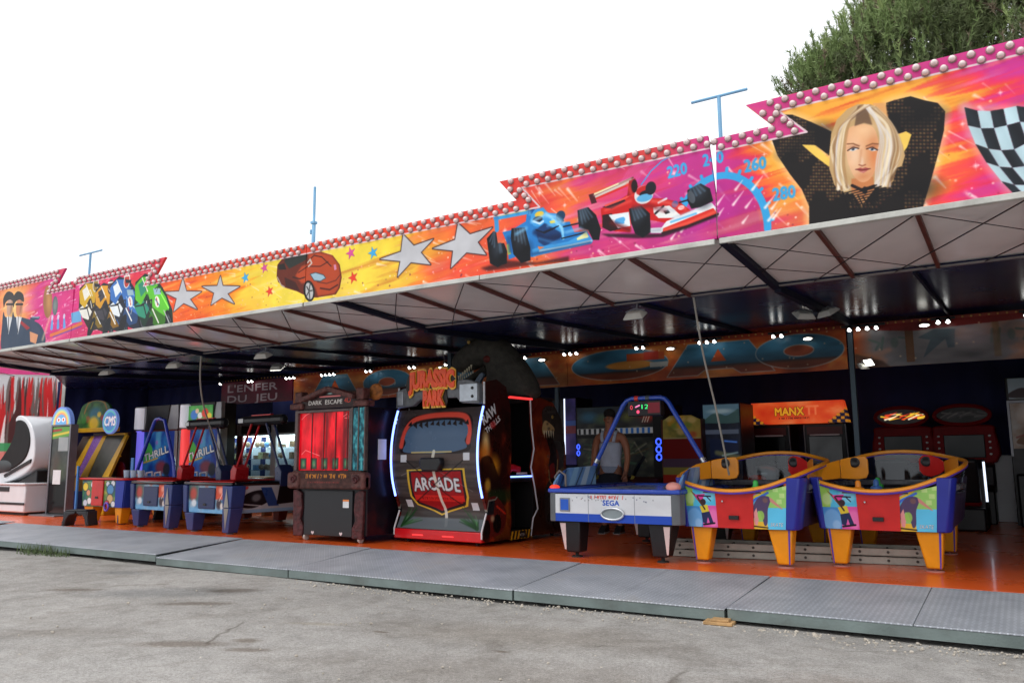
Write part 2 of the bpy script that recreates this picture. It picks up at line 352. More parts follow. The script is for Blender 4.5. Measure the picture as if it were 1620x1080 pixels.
# ================================================================ SETTING
def ground_mat():
    m = bpy.data.materials.new('dusty_asphalt'); m.use_nodes = True; N = m.node_tree.nodes; L = m.node_tree.links
    b = N['Principled BSDF']; b.inputs['Roughness'].default_value = .92; b.inputs['Specular IOR Level'].default_value = .25
    tc = N.new('ShaderNodeTexCoord'); V = tc.outputs['Object']
    def noise(sc, det=6, rough=.6, dist=0.):
        n = N.new('ShaderNodeTexNoise'); n.inputs['Scale'].default_value = sc; n.inputs['Detail'].default_value = det
        n.inputs['Roughness'].default_value = rough; n.inputs['Distortion'].default_value = dist; L.new(V, n.inputs['Vector']); return n.outputs['Fac']
    def ramp(f, stops):
        r = N.new('ShaderNodeValToRGB'); e = r.color_ramp.elements
        for i,(p,c) in enumerate(stops):
            el = e[i] if i < 2 else e.new(p)
            el.position = p; el.color = c
        L.new(f, r.inputs[0]); return r.outputs[0]
    def mul(a, bb, f=1.):
        x = N.new('ShaderNodeMix'); x.data_type = 'RGBA'; x.blend_type = 'MULTIPLY'; x.inputs[0].default_value = f
        L.new(a, x.inputs[6]); L.new(bb, x.inputs[7]); return x.outputs[2]
    base = ramp(noise(.55, 8, .62, .4), [(.3,(.280,.274,.266,1)),(.5,(.350,.345,.338,1)),(.72,(.408,.403,.396,1))])
    base = mul(base, ramp(noise(5, 8, .7), [(.28,(.80,.79,.78,1)),(.62,(1.06,1.05,1.04,1))]))
    base = mul(base, ramp(noise(48, 4, .75), [(.3,(.70,.69,.68,1)),(.6,(1.14,1.14,1.14,1))]))
    base = mul(base, ramp(noise(190, 2, .6), [(.3,(.60,.58,.56,1)),(.55,(1.12,1.12,1.12,1))]))
    # hairline cracks and faint tyre-dark lanes
    wv = N.new('ShaderNodeTexNoise'); wv.inputs['Scale'].default_value = 1.4; wv.inputs['Detail'].default_value = 5; L.new(V, wv.inputs['Vector'])
    wm = N.new('ShaderNodeMix'); wm.data_type = 'RGBA'; wm.inputs[0].default_value = .28; L.new(V, wm.inputs[6]); L.new(wv.outputs['Color'], wm.inputs[7])
    vo = N.new('ShaderNodeTexVoronoi'); vo.feature = 'DISTANCE_TO_EDGE'; vo.inputs['Scale'].default_value = .62; L.new(wm.outputs[2], vo.inputs['Vector'])
    ck = N.new('ShaderNodeMapRange'); ck.inputs[1].default_value = .0; ck.inputs[2].default_value = .010; ck.inputs[3].default_value = 1; ck.inputs[4].default_value = 0; L.new(vo.outputs['Distance'], ck.inputs[0])
    cm_ = N.new('ShaderNodeMapRange'); cm_.inputs[1].default_value = .5; cm_.inputs[2].default_value = .62; L.new(noise(.8, 4), cm_.inputs[0])
    cx_ = N.new('ShaderNodeMath'); cx_.operation = 'MULTIPLY'; L.new(ck.outputs[0], cx_.inputs[0]); L.new(cm_.outputs[0], cx_.inputs[1])
    cq = N.new('ShaderNodeMix'); cq.data_type = 'RGBA'; cq.blend_type = 'MULTIPLY'; cq.inputs[7].default_value = (.5,.47,.44,1); L.new(cx_.outputs[0], cq.inputs[0]); L.new(base, cq.inputs[6]); base = cq.outputs[2]
    base = mul(base, ramp(noise(1.7, 9, .72, .8), [(.36,(.84,.82,.79,1)),(.52,(1.04,1.035,1.02,1))]))
    # brown oily stains and worn-out patches, each with its own place
    def stain(cx, cy, rx, ry, rot, col, src, hard=.38, warp=.95):
        mp = N.new('ShaderNodeMapping'); mp.vector_type = 'TEXTURE'; mp.inputs['Location'].default_value = (cx,cy,0)
        mp.inputs['Rotation'].default_value = (0,0,rot); mp.inputs['Scale'].default_value = (rx,ry,1)
        L.new(V, mp.inputs['Vector'])
        ln = N.new('ShaderNodeVectorMath'); ln.operation = 'LENGTH'; L.new(mp.outputs[0], ln.inputs[0])
        nz = noise(9/max(ry,.1)**.5, 8, .72)
        a = N.new('ShaderNodeMath'); a.operation = 'MULTIPLY_ADD'; a.inputs[1].default_value = warp*2; a.inputs[2].default_value = -warp; L.new(nz, a.inputs[0])
        s = N.new('ShaderNodeMath'); s.operation = 'ADD'; L.new(ln.outputs['Value'], s.inputs[0]); L.new(a.outputs[0], s.inputs[1])
        mr = N.new('ShaderNodeMapRange'); mr.inputs[1].default_value = 1+hard; mr.inputs[2].default_value = 1-hard; mr.inputs[3].default_value = 0; mr.inputs[4].default_value = 1
        L.new(s.outputs[0], mr.inputs[0])
        x = N.new('ShaderNodeMix'); x.data_type = 'RGBA'; x.blend_type = 'MULTIPLY'; x.inputs[7].default_value = col
        L.new(mr.outputs[0], x.inputs[0]); L.new(src, x.inputs[6]); return x.outputs[2]
    for st in STAINS: base = stain(*st[:5], st[5], base, *(st[6:]))
    L.new(base, b.inputs['Base Color'])
    h = N.new('ShaderNodeMath'); h.operation = 'ADD'
    n1 = N.new('ShaderNodeMath'); n1.operation = 'MULTIPLY'; n1.inputs[1].default_value = .5; L.new(noise(70, 6, .7), n1.inputs[0])
    L.new(noise(6, 6, .6), h.inputs[0]); L.new(n1.outputs[0], h.inputs[1])
    bp = N.new('ShaderNodeBump'); bp.inputs['Strength'].default_value = .55; bp.inputs['Distance'].default_value = .03
    L.new(h.outputs[0], bp.inputs['Height']); L.new(bp.outputs[0], b.inputs['Normal'])
    return m
BR = (.60,.55,.51,1); GY = (.74,.76,.78,1); DK = (.62,.57,.52,1); YL = (.90,.87,.80,1)
STAINS = [(-7.6,5.35,.85,.28,.5,GY), (-7.05,5.75,.26,.13,.5,BR), (-6.75,5.05,.34,.09,.5,BR), (-5.3,3.86,.34,.10,.55,BR), (-4.75,4.0,.16,.06,.5,BR),
  (-5.0,4.2,.10,.07,.3,DK), (-4.05,3.2,.42,.18,.5,YL,.18), (-3.6,3.45,.3,.12,.5,DK,.5), (-5.05,4.95,.22,.06,.4,YL), (-2.9,4.3,1.2,.5,.2,(.86,.84,.82,1),.5),
  (-8.7,5.0,.3,.08,.5,BR), (-3.4,5.4,1.0,.35,.2,(.80,.77,.73,1),.6), (-1.3,4.6,.5,.2,.1,(.85,.80,.76,1),.5), (-9.4,6.0,.3,.14,.4,GY), (-.6,5.1,.7,.25,.0,(.88,.82,.78,1),.5),
  (-1.9,3.3,.6,.22,.6,(.80,.78,.76,1),.6), (-6.6,3.6,.5,.16,.6,(.84,.82,.80,1),.5), (-4.4,5.0,.07,.03,0,DK), (-3.2,4.9,.06,.03,0,DK), (-2.1,4.0,.05,.03,0,DK)]
g = MB()
gx = [-400,-120,-50]+[-30+.75*i for i in range(55)]+[20,60,200,400]; gy = [-60,-20,-6]+[-2+.75*i for i in range(14)]+[12,20,40,120,500]
def gz(x, y):
    if not (-30 < x < 11 and -2 < y < 8): return 0
    return .012*math.sin(x*1.3+y*.7)+.010*math.sin(x*.6-y*1.1+2)-.012
g.sheet([[(x,y,gz(x,y)) for x in gx] for y in gy])
tag(obj('ground', g, ground_mat(), smooth=60), kind='structure')

# ---- walkway of bolted-together tread plates, sloping up to the platform
def tread_mat():
    m = bpy.data.materials.new('tread_steel'); m.use_nodes = True; N = m.node_tree.nodes; L = m.node_tree.links
    b = N['Principled BSDF']; b.inputs['Metallic'].default_value = .25; b.inputs['Roughness'].default_value = .5
    tc = N.new('ShaderNodeTexCoord'); V = tc.outputs['Object']
    br = N.new('ShaderNodeSeparateXYZ'); L.new(V, br.inputs[0])
    def mth(op, a, bb=None, c=None):
        n = N.new('ShaderNodeMath'); n.operation = op
        for i, q in enumerate((a,bb,c)):
            if q is None: continue
            if isinstance(q,(int,float)): n.inputs[i].default_value = q
            else: L.new(q, n.inputs[i])
        return n.outputs[0]
    cell = .042
    u = mth('DIVIDE', br.outputs[0], cell); v = mth('DIVIDE', br.outputs[1], cell)
    par = mth('MODULO', mth('ABSOLUTE', mth('ADD', mth('FLOOR', u), mth('FLOOR', v))), 2)       # every other bar turned by a right angle
    sg = mth('MULTIPLY_ADD', par, 2, -1)
    fu = mth('SUBTRACT', mth('FRACT', u), .5); fv = mth('SUBTRACT', mth('FRACT', v), .5)
    a = mth('ADD', fu, mth('MULTIPLY', fv, sg)); c = mth('SUBTRACT', fu, mth('MULTIPLY', fv, sg))
    d = mth('ADD', mth('POWER', mth('DIVIDE', a, .62), 2), mth('POWER', mth('DIVIDE', c, .2), 2))
    hgt = mth('SUBTRACT', 1, d); hgt = mth('MAXIMUM', hgt, 0); hgt = mth('MINIMUM', mth('MULTIPLY', hgt, 2), 1)
    nz = N.new('ShaderNodeTexNoise'); nz.inputs['Scale'].default_value = 2.2; nz.inputs['Detail'].default_value = 8; nz.inputs['Roughness'].default_value = .65; L.new(V, nz.inputs['Vector'])
    rp = N.new('ShaderNodeValToRGB'); e = rp.color_ramp.elements; e[0].position = .3; e[0].color = (.34,.365,.41,1); e[1].position = .72; e[1].color = (.55,.58,.63,1)
    L.new(nz.outputs['Fac'], rp.inputs[0])
    n2 = N.new('ShaderNodeTexNoise'); n2.inputs['Scale'].default_value = 1.1; n2.inputs['Detail'].default_value = 9; n2.inputs['Roughness'].default_value = .7; L.new(V, n2.inputs['Vector'])
    mr = N.new('ShaderNodeMapRange'); mr.inputs[1].default_value = .56; mr.inputs[2].default_value = .74; mr.inputs[4].default_value = .75; L.new(n2.outputs['Fac'], mr.inputs[0])
    x = N.new('ShaderNodeMix'); x.data_type = 'RGBA'; x.inputs[7].default_value = (.36,.34,.31,1); L.new(mr.outputs[0], x.inputs[0]); L.new(rp.outputs[0], x.inputs[6])
    y = N.new('ShaderNodeMix'); y.data_type = 'RGBA'; y.blend_type = 'MULTIPLY'; L.new(x.outputs[2], y.inputs[6])
    rr = N.new('ShaderNodeMapRange'); rr.inputs[3].default_value = .80; rr.inputs[4].default_value = 1.2; L.new(hgt, rr.inputs[0])
    cb = N.new('ShaderNodeCombineColor'); [L.new(rr.outputs[0], cb.inputs[i]) for i in range(3)]; y.inputs[0].default_value = 1; L.new(cb.outputs[0], y.inputs[7])
    L.new(y.outputs[2], b.inputs['Base Color'])
    bp = N.new('ShaderNodeBump'); bp.inputs['Strength'].default_value = .8; bp.inputs['Distance'].default_value = .004; L.new(hgt, bp.inputs['Height']); L.new(bp.outputs[0], b.inputs['Normal'])
    return m
TREAD = tread_mat(); SKIRT = pm('galvanised_skirt', (116,128,126), .55, .4, .2, 3, .15, 40, dirt=.6)
walk = thing('walkway', None, None, (0,0,0)); walk['kind'] = 'structure'
for x0, x1, zf, zb in ((-22,-15.9,.175,.25),(-15.9,-9.62,.135,.225),(-9.61,-7.18,.10,.212),(-7.165,-4.18,.105,.205),(-4.165,-2.17,.108,.2),(-2.15,.02,.122,.2),(.025,2.4,.122,.2)):
    p = MB(); k = max(1,int((x1-x0)/.5))
    yf, yb, t = 6.57+.004*(x0 < -7.2), 7.945, .012
    xm = x0+(x1-x0)*(.5 if x0 < -3 else .62)
    p.prism([(yf,zf-t),(yf,zf),(yb,zb),(yb,zb-t)], 'x', x0, xm-.0025)
    o = obj('tread_plate', p, TREAD, walk, bev=.003); obj('tread_plate', MB().prism([(yf,zf-t+.001),(yf,zf+.001),(yb,zb+.001),(yb,zb-t+.001)], 'x', xm+.0025, x1), TREAD, walk, bev=.003)
    q = MB(); q.box(x0+.004,x1-.004,yf+.004,yf+.03,zf-.094,zf-t-.001); q.box(x0+.004,x0+.03,yf+.03,yb-.05,zf-.09,zf-t-.012); q.box(x1-.03,x1-.004,yf+.03,yb-.05,zf-.09,zf-t-.012)
    obj('edge_skirt', q, SKIRT, o)
# ---- platform floor of painted boards
FLOOR = pm('orange_floor_paint', (236,98,36), .27, 0, .10, 1.1, .05, 18, coat=.2, dirt=.16)
floor = thing('floor', None, None, (0,0,0)); floor['kind'] = 'structure'
fp = MB().box(0,2.194,0,2.494,-.03,0).mesh('floor_panel', FLOOR)
for i in range(11):
    for j in range(4):
        o = obj('floor_panel', fp, None, floor, (-22.0+.24+2.2*i, 7.95+2.5*j, .2+.0006*((i*7+j*3)%4)))
p = MB(); p.box(-22,2.4,7.96,8.0,.02,.165); p.box(-22,2.4,8.0,18,.16,.168)
obj('floor_frame', p, pm('dark_frame_steel', (40,38,38), .6, .3), floor)


# ================================================================ THE AMUSEMENT STALL
stall = thing('amusement_stall', 'long open-fronted amusement arcade stall under an airbrushed orange and pink fascia', 'building', (0,6.45,.2))
def L2(p): return p
YF = 6.45
# ---- fascia artwork, drawn over the whole front and shared by its four panels
FA = Pic(-15.42, 1.62, 3.09, 4.24, 230, (230,90,40))
def fascia_art():
    A = FA; h, w = A.h, A.w
    X = np.linspace(A.x0, A.x1, w)[None]+np.zeros((h,1)); Z = np.linspace(A.z1, A.z1-h/A.k, h)[:,None]+np.zeros((1,w))
    # streaky airbrush clouds, drawn out along the diagonal
    n1 = fbm(h, w, (120,200)); d = fbm(h*2, w+h*2, (14,150), 3); yy, xx = np.mgrid[0:h,0:w]
    st = d[(yy*1.0+xx*.12).astype(int)%(2*h), (xx+h-yy//2).astype(int)%(w+2*h)]
    t = X+(n1-.5)*1.5+(st-.5)*1.1
    S = [(-15.4,(214,40,110)),(-14.1,(238,92,60)),(-13.7,(238,120,50)),(-13.3,(220,70,70)),(-12.9,(205,40,130)),(-11.6,(214,40,120)),(-10.2,(222,45,80)),(-9.7,(232,70,40)),(-9.0,(245,120,25)),(-8.5,(246,150,30)),(-8.1,(240,205,60)),(-7.2,(238,215,70)),
         (-6.2,(240,214,66)),(-5.5,(240,205,60)),(-5.2,(238,150,50)),(-4.7,(235,105,50)),(-4.2,(226,72,60)),(-3.6,(232,110,55)),(-3.2,(214,60,110)),(-2.7,(190,50,135)),(-2.0,(200,46,130)),(-1.75,(224,52,80)),(-1.5,(238,110,50)),(-1.2,(244,170,60)),(-.6,(244,170,60)),(-.35,(236,80,60)),(-.1,(228,50,100)),(.1,(200,50,140)),(.6,(230,60,90)),(1.6,(240,120,50))]
    A.a[:] = grad(S, t)
    low = np.clip((3.45-Z)/.35,0,1)[...,None]*np.clip(fbm(h,w,(60,160))*1.6-.3,0,1)[...,None]
    edge = grad([(-15,(150,30,120)),(-11,(200,30,90)),(-9,(240,90,30)),(-7,(240,200,60)),(-5,(220,80,60)),(-4,(228,70,35)),(-3,(215,60,70)),(-2,(110,40,120)),(-1.6,(190,60,110)),(-1,(240,130,60)),(0,(230,60,70))], X)
    A.a[:] = A.a*(1-.75*low)+edge*.75*low
    hl = np.clip((st-.62)*4,0,1)[...,None]*.35; A.a[:] = A.a*(1-hl)+np.array([1,.86,.66])*hl
    dk = np.clip((.36-st)*4,0,1)[...,None]*.45; A.a[:] = A.a*(1-dk*np.array([.25,.75,.6]))
    for _ in range(330):                                                       # comets and sparks
        x = random.uniform(-15.2,1.5); z = random.uniform(3.12,3.95); c = x < -6.9
        A.comet((x,z), (PI-.35 if not c else -.35)+random.uniform(-.25,.25)+(.0 if abs(x+6.9) < 2.5 else .5*(1 if c else -1)), random.uniform(.06,.24), random.uniform(.010,.028), a=random.uniform(.25,.8))
    for _ in range(700): A.ell((random.uniform(-15.2,1.5),3.12+abs(random.gauss(0,.28))), *(2*[random.uniform(.004,.011)]), random.choice([(255,236,220),(255,210,150),(255,180,200),(120,40,60)]), random.uniform(.3,.8), .5)
    for _ in range(60): A.spark((random.uniform(-15.2,1.5),random.uniform(3.15,3.9)), random.uniform(.02,.07), a=.7)
    # silver stars with dark halo, four of them
    for pts in ([(-9.179,3.686),(-9.092,3.499),(-8.779,3.457),(-9.010,3.386),(-8.850,3.235),(-9.135,3.348),(-9.339,3.256),(-9.288,3.428),(-9.581,3.546),(-9.246,3.517)],
                [(-8.423,3.619),(-8.369,3.482),(-8.043,3.436),(-8.272,3.371),(-8.131,3.227),(-8.374,3.333),(-8.580,3.261),(-8.530,3.412),(-8.778,3.526),(-8.475,3.495)],
                [(-5.447,3.683),(-5.301,3.537),(-5.040,3.570),(-5.206,3.451),(-5.074,3.302),(-5.337,3.363),(-5.517,3.229),(-5.481,3.396),(-5.768,3.458),(-5.473,3.499)],
                [(-4.725,3.686),(-4.576,3.545),(-4.304,3.573),(-4.482,3.450),(-4.380,3.306),(-4.619,3.365),(-4.812,3.229),(-4.786,3.408),(-5.048,3.469),(-4.760,3.518)]):
        A.poly(pts, (60,20,30), .75, .045); A.line(pts, .022, (55,40,45), .9, closed=True); A.poly(pts, (186,186,190))
    for c, px, r in (((64,170,225),[(-7.949,3.534)][0],.075),((214,80,150),[(-7.610,3.610)][0],.07),((226,60,40),[(-7.504,3.310)][0],.07),
                  ((214,80,150),[(-6.201,3.589)][0],.075),((64,170,225),[(-5.870,3.544)][0],.075),((226,60,40),[(-6.157,3.304)][0],.075)):
        A.star(px, r*1.05, (120,60,40), a=.5, rot=1.9); A.star(px, r, c, inner=.4, rot=1.8)
    # the sports car seen from above in the middle
    A.poly([(-7.391,3.476),(-7.384,3.618),(-7.243,3.731),(-6.983,3.759),(-6.877,3.697),(-6.675,3.676),(-6.476,3.602),(-6.363,3.478),(-6.328,3.330),(-6.355,3.209),(-6.412,3.144),(-6.705,3.142),(-6.830,3.157),(-7.038,3.254),(-7.250,3.326),(-7.361,3.406)], (96,34,18))
    A.poly([(-6.877,3.678),(-6.675,3.667),(-6.488,3.600),(-6.380,3.480),(-6.347,3.332),(-6.379,3.211),(-6.437,3.156),(-6.693,3.159),(-6.734,3.254),(-6.812,3.337),(-6.965,3.338),(-7.072,3.444),(-6.973,3.543),(-6.847,3.562)], (176,66,30), 1, .03)
    A.poly([(-7.243,3.721),(-6.995,3.751),(-6.877,3.678),(-6.912,3.609),(-7.052,3.572),(-7.181,3.543),(-7.265,3.639)], (40,44,40), 1, .01)
    A.poly([(-7.059,3.723),(-6.942,3.721),(-6.915,3.683),(-7.018,3.676)], (84,96,50), 1, .02)
    A.poly([(-7.371,3.616),(-7.264,3.620),(-7.229,3.540),(-7.362,3.554)], (34,24,22)); A.poly([(-7.256,3.449),(-7.069,3.369),(-6.986,3.248),(-7.224,3.333)], (60,22,16), 1, .01)
    A.line([(-6.873,3.585),(-6.774,3.645),(-6.648,3.608),(-6.496,3.478)], .012, (60,20,14)); A.line([(-7.022,3.475),(-6.871,3.529),(-6.669,3.501),(-6.547,3.539)], .012, (70,24,14)); A.line([(-7.111,3.431),(-6.993,3.397),(-6.916,3.406)], .014, (50,18,12))
    A.line([(-6.712,3.325),(-6.563,3.288),(-6.418,3.306),(-6.348,3.368)], .012, (96,36,20)); A.line([(-6.659,3.245),(-6.511,3.210),(-6.392,3.249)], .02, (84,30,16))
    A.poly([(-6.829,3.431),(-6.741,3.438),(-6.615,3.394),(-6.577,3.353),(-6.662,3.327),(-6.763,3.349)], (150,180,196)); A.line([(-6.829,3.431),(-6.741,3.438),(-6.615,3.394),(-6.577,3.353),(-6.662,3.327),(-6.763,3.349)], .01, (60,70,80), closed=True)
    A.ell([(-6.838,3.234)][0], .085, .13, (22,20,20), rot=.35); A.ell([(-6.838,3.234)][0], .06, .105, (176,176,176), rot=.35)
    for k in range(5): A.line([[(-6.838,3.234)][0], ([(-6.838,3.234)][0][0]+.05*math.cos(k*1.257), [(-6.838,3.234)][0][1]+.095*math.sin(k*1.257))], .016, (60,60,60))
    A.line([(-6.873,3.575),(-6.836,3.607),(-6.808,3.557),(-6.858,3.527)], .02, (200,180,170)); A.poly([(-6.460,3.491),(-6.424,3.490),(-6.410,3.430),(-6.446,3.426)], (210,130,160)); A.line([(-7.377,3.465),(-7.305,3.361),(-7.250,3.332)], .016, (170,150,140))
    # blue racing car
    A.poly([(-4.448,3.180),(-4.117,3.212),(-3.801,3.147),(-3.453,3.159),(-3.454,3.112),(-3.879,3.131),(-4.364,3.140)], (50,15,15), .8, .03)
    W = (14,16,22)
    A.poly([(-4.186,3.505),(-4.077,3.511),(-3.916,3.570),(-3.906,3.646),(-4.267,3.664),(-4.286,3.688),(-3.915,3.679),(-3.905,3.755),(-3.861,3.763),(-3.818,3.716),(-3.810,3.660),(-3.723,3.676),(-3.681,3.615),(-3.571,3.588),(-3.523,3.489),(-3.440,3.490),(-3.393,3.378),(-3.264,3.365),(-3.203,3.267),(-3.219,3.247),(-3.764,3.216),(-3.851,3.206),(-3.955,3.251),(-4.115,3.220),(-4.132,3.386)], (34,118,190))
    A.poly([(-3.804,3.467),(-3.708,3.520),(-3.557,3.465),(-3.526,3.354),(-3.712,3.292),(-3.780,3.348)], (18,54,104), 1, .015); A.poly([(-3.571,3.588),(-3.521,3.580),(-3.498,3.500),(-3.523,3.489)], (16,30,60))
    A.poly([(-3.862,3.639),(-3.723,3.676),(-3.590,3.515),(-3.491,3.439),(-3.541,3.402),(-3.708,3.520),(-3.829,3.509)], (58,150,214), 1, .015); A.line([(-3.623,3.536),(-3.524,3.444),(-3.509,3.336)], .025, (110,190,235))
    A.line([(-4.267,3.664),(-3.906,3.662)], .05, (60,150,210)); A.line([(-4.267,3.685),(-3.906,3.684)], .022, (170,200,70)); A.line([(-4.258,3.659),(-4.250,3.539)], .05, (60,140,200))
    A.poly([(-3.893,3.756),(-3.823,3.748),(-3.817,3.631),(-3.887,3.635)], (26,84,150)); A.ell([(-3.861,3.716)][0], .045, .05, (14,26,50))
    A.ell([(-3.776,3.585)][0], .085, .09, (60,150,215)); A.ell([(-3.765,3.614)][0], .05, .03, (226,190,60)); A.ell([(-3.785,3.567)][0], .055, .03, (20,20,34)); A.line([(-3.832,3.556),(-3.760,3.521),(-3.725,3.538)], .02, (190,220,240))
    A.line([(-3.804,3.467),(-3.710,3.421),(-3.591,3.455)], .014, (12,20,40)); A.line([(-3.727,3.431),(-3.557,3.465)], .012, (12,20,40)); A.line([(-3.526,3.339),(-3.264,3.357)], .012, (16,20,30)); A.line([(-3.507,3.449),(-3.327,3.456)], .014, (16,20,30))
    A.poly([(-3.850,3.282),(-3.746,3.297),(-3.461,3.299),(-3.264,3.362),(-3.203,3.267),(-3.219,3.244),(-3.764,3.216),(-3.842,3.205)], (60,150,215)); A.poly([(-3.370,3.315),(-3.267,3.362),(-3.246,3.307),(-3.363,3.296)], (225,225,160)); A.poly([(-3.789,3.304),(-3.712,3.283),(-3.772,3.268)], (230,120,60)); A.line([(-3.764,3.254),(-3.478,3.257),(-3.219,3.269)], .02, (190,225,240))
    A.poly([(-4.141,3.372),(-4.105,3.382),(-4.088,3.271),(-4.124,3.268)], (200,200,60)); A.poly([(-3.657,3.527),(-3.598,3.532),(-3.590,3.500),(-3.641,3.501)], (214,200,80)); A.poly([(-3.571,3.588),(-3.521,3.592),(-3.489,3.544),(-3.539,3.522)], (120,190,225))
    def wheel(P, ribs=4):
        A.poly(P, W); P = np.array(P); c = P.mean(0)
        for k in range(ribs):
            t = .22+.19*k; a = P[0]*(1-t)+P[1]*t; b = P[-1]*(1-t)+P[2]*t; m = (a+b)/2+(a-c)*.0; A.line([a*.94+b*.06, m, b*.94+a*.06], .018, (58,76,92), .9, .008)
    wheel([(-4.080,3.527),(-3.926,3.510),(-3.870,3.300),(-3.868,3.178),(-3.973,3.165),(-4.061,3.267),(-4.092,3.427)]); wheel([(-4.296,3.530),(-4.259,3.516),(-4.224,3.290),(-4.170,3.189),(-4.243,3.160),(-4.334,3.212),(-4.371,3.470)],3); wheel([(-4.241,3.403),(-4.168,3.392),(-4.133,3.308),(-4.137,3.184),(-4.206,3.178),(-4.233,3.292)],2)
    wheel([(-3.356,3.581),(-3.243,3.591),(-3.165,3.503),(-3.121,3.364),(-3.140,3.264),(-3.203,3.274),(-3.248,3.377),(-3.344,3.415)]); A.ell([(-3.535,3.559)][0], .05, .05, (26,60,90))
    # speedometer: blue arc with teeth and numbers
    c0 = [(-2.021,3.152)][0]
    arc = lambda r,a0,a1,n=40: [(c0[0]+r*math.cos(a0+(a1-a0)*i/n), c0[1]+r*1.28*math.sin(a0+(a1-a0)*i/n)) for i in range(n+1)]
    A.ell(c0, .36, .46, (176,40,140), .55, .12)
    ring = Pic.line; A.line(arc(.385,-.05,2.75), .06, (52,160,220))
    for i in range(11):
        a = .08+i*.262; A.line([(c0[0]+.385*math.cos(a),c0[1]+.493*math.sin(a)),(c0[0]+.432*math.cos(a),c0[1]+.553*math.sin(a))], .028, (52,160,220))
    for s, p, rt in (('220',[(-2.464,3.713)][0],.05),('240',[(-2.145,3.754)][0],.02),('260',[(-1.797,3.632)][0],.0),('280',[(-1.581,3.347)][0],-.0)):
        A.text(s, p[0], p[1], .105, (60,160,215), wid=.175, rot=rt, bold=.009)
    A.line([(-2.714,3.705),(-2.621,3.809),(-2.516,3.880),(-2.428,3.911)], .012, (70,150,210))
    for k in range(7): A.line([(-2.789,3.697),(-2.726,3.786),(-2.634,3.869),(-2.501,3.905)] if k == 0 else [(a-.02*k,b+.01*k) for a,b in [(-2.789,3.697),(-2.726,3.786),(-2.634,3.869),(-2.501,3.905)]], .012, (220,120,190), .35, .01)
    for k in range(16): A.comet((c0[0]+random.uniform(-.5,.5),c0[1]+random.uniform(0,.35)), -2.3, random.uniform(.06,.16), .022, a=.9)
    for P, c, w_ in (([(-3.846,3.558),(-3.707,3.596),(-3.589,3.561),(-3.506,3.486)],(150,210,245),.03),([(-4.024,3.463),(-3.917,3.500)],(120,190,235),.03),([(-3.813,3.445),(-3.711,3.368),(-3.559,3.359)],(10,30,70),.05),([(-4.114,3.431),(-4.097,3.303)],(20,70,130),.05),([(-3.842,3.235),(-3.594,3.244),(-3.235,3.257)],(14,50,100),.025),([(-3.887,3.752),(-3.871,3.640)],(130,200,240),.02),([(-3.690,3.609),(-3.556,3.495),(-3.508,3.396)],(170,225,250),.016),([(-3.475,3.391),(-3.328,3.405),(-3.264,3.362)],(140,205,245),.02),([(-3.675,3.484),(-3.556,3.495)],(110,180,230),.012),([(-3.771,3.377),(-3.593,3.304)],(60,130,190),.014)): A.line(P, w_, c, .75, .018)
    # red racing car
    A.poly([(-3.123,3.320),(-2.802,3.269),(-2.540,3.227),(-2.038,3.323),(-2.039,3.296),(-2.300,3.237),(-2.527,3.197),(-2.759,3.220),(-3.046,3.279)], (30,12,24), .85, .02)
    A.poly([(-3.117,3.554),(-2.944,3.596),(-2.851,3.637),(-2.810,3.745),(-2.759,3.692),(-2.746,3.617),(-2.644,3.570),(-2.500,3.536),(-2.360,3.476),(-2.273,3.391),(-2.267,3.349),(-2.379,3.340),(-2.508,3.320),(-2.651,3.372),(-2.811,3.457),(-2.832,3.288),(-2.983,3.319),(-3.105,3.390)], (196,26,26))
    A.poly([(-3.102,3.492),(-3.009,3.491),(-2.921,3.331),(-3.029,3.327),(-3.105,3.376)], (40,14,20)); A.poly([(-3.100,3.565),(-2.897,3.616),(-2.868,3.582),(-3.008,3.534)], (30,16,26)); A.line([(-3.069,3.574),(-2.867,3.611),(-2.790,3.654)], .02, (230,80,70))
    A.poly([(-3.201,3.672),(-3.192,3.708),(-2.793,3.793),(-2.779,3.754),(-2.988,3.692),(-3.178,3.638)], (200,190,180)); A.line([(-3.184,3.692),(-2.794,3.783)], .02, (120,60,60)); A.line([(-3.169,3.655),(-2.818,3.732)], .022, (210,40,40)); A.line([(-3.192,3.700),(-2.939,3.756)], .014, (226,220,150)); A.poly([(-3.237,3.709),(-3.184,3.714),(-3.154,3.619),(-3.210,3.615)], (70,24,30)); A.poly([(-2.832,3.764),(-2.771,3.774),(-2.744,3.689),(-2.806,3.628),(-2.852,3.622)], (150,20,26))
    A.poly([(-3.040,3.482),(-2.841,3.476),(-2.830,3.345),(-2.951,3.343)], (220,228,232)); A.line([(-2.957,3.409),(-2.904,3.415)], .05, (80,160,215)); A.line([(-2.950,3.394),(-2.897,3.385)], .02, (80,160,215))
    A.ell([(-2.694,3.608)][0], .09, .085, (228,220,220)); A.ell([(-2.686,3.646)][0], .08, .045, (190,30,30)); A.ell([(-2.675,3.615)][0], .06, .03, (20,20,30)); A.ell([(-2.688,3.578)][0], .075, .035, (90,170,215)); A.ell([(-2.781,3.703)][0], .03, .06, (30,10,16))
    A.poly([(-2.611,3.478),(-2.459,3.466),(-2.364,3.365),(-2.379,3.343),(-2.564,3.371),(-2.605,3.421)], (226,226,224)); A.poly([(-2.518,3.427),(-2.475,3.433),(-2.455,3.402),(-2.498,3.395)], (20,20,24)); A.line([(-2.591,3.418),(-2.517,3.469)], .02, (30,20,26)); A.line([(-2.558,3.511),(-2.486,3.533)], .02, (220,220,230)); A.ell([(-2.355,3.429)][0], .03, .02, (240,220,220)); A.ell([(-2.410,3.471)][0], .03, .03, (80,90,150))
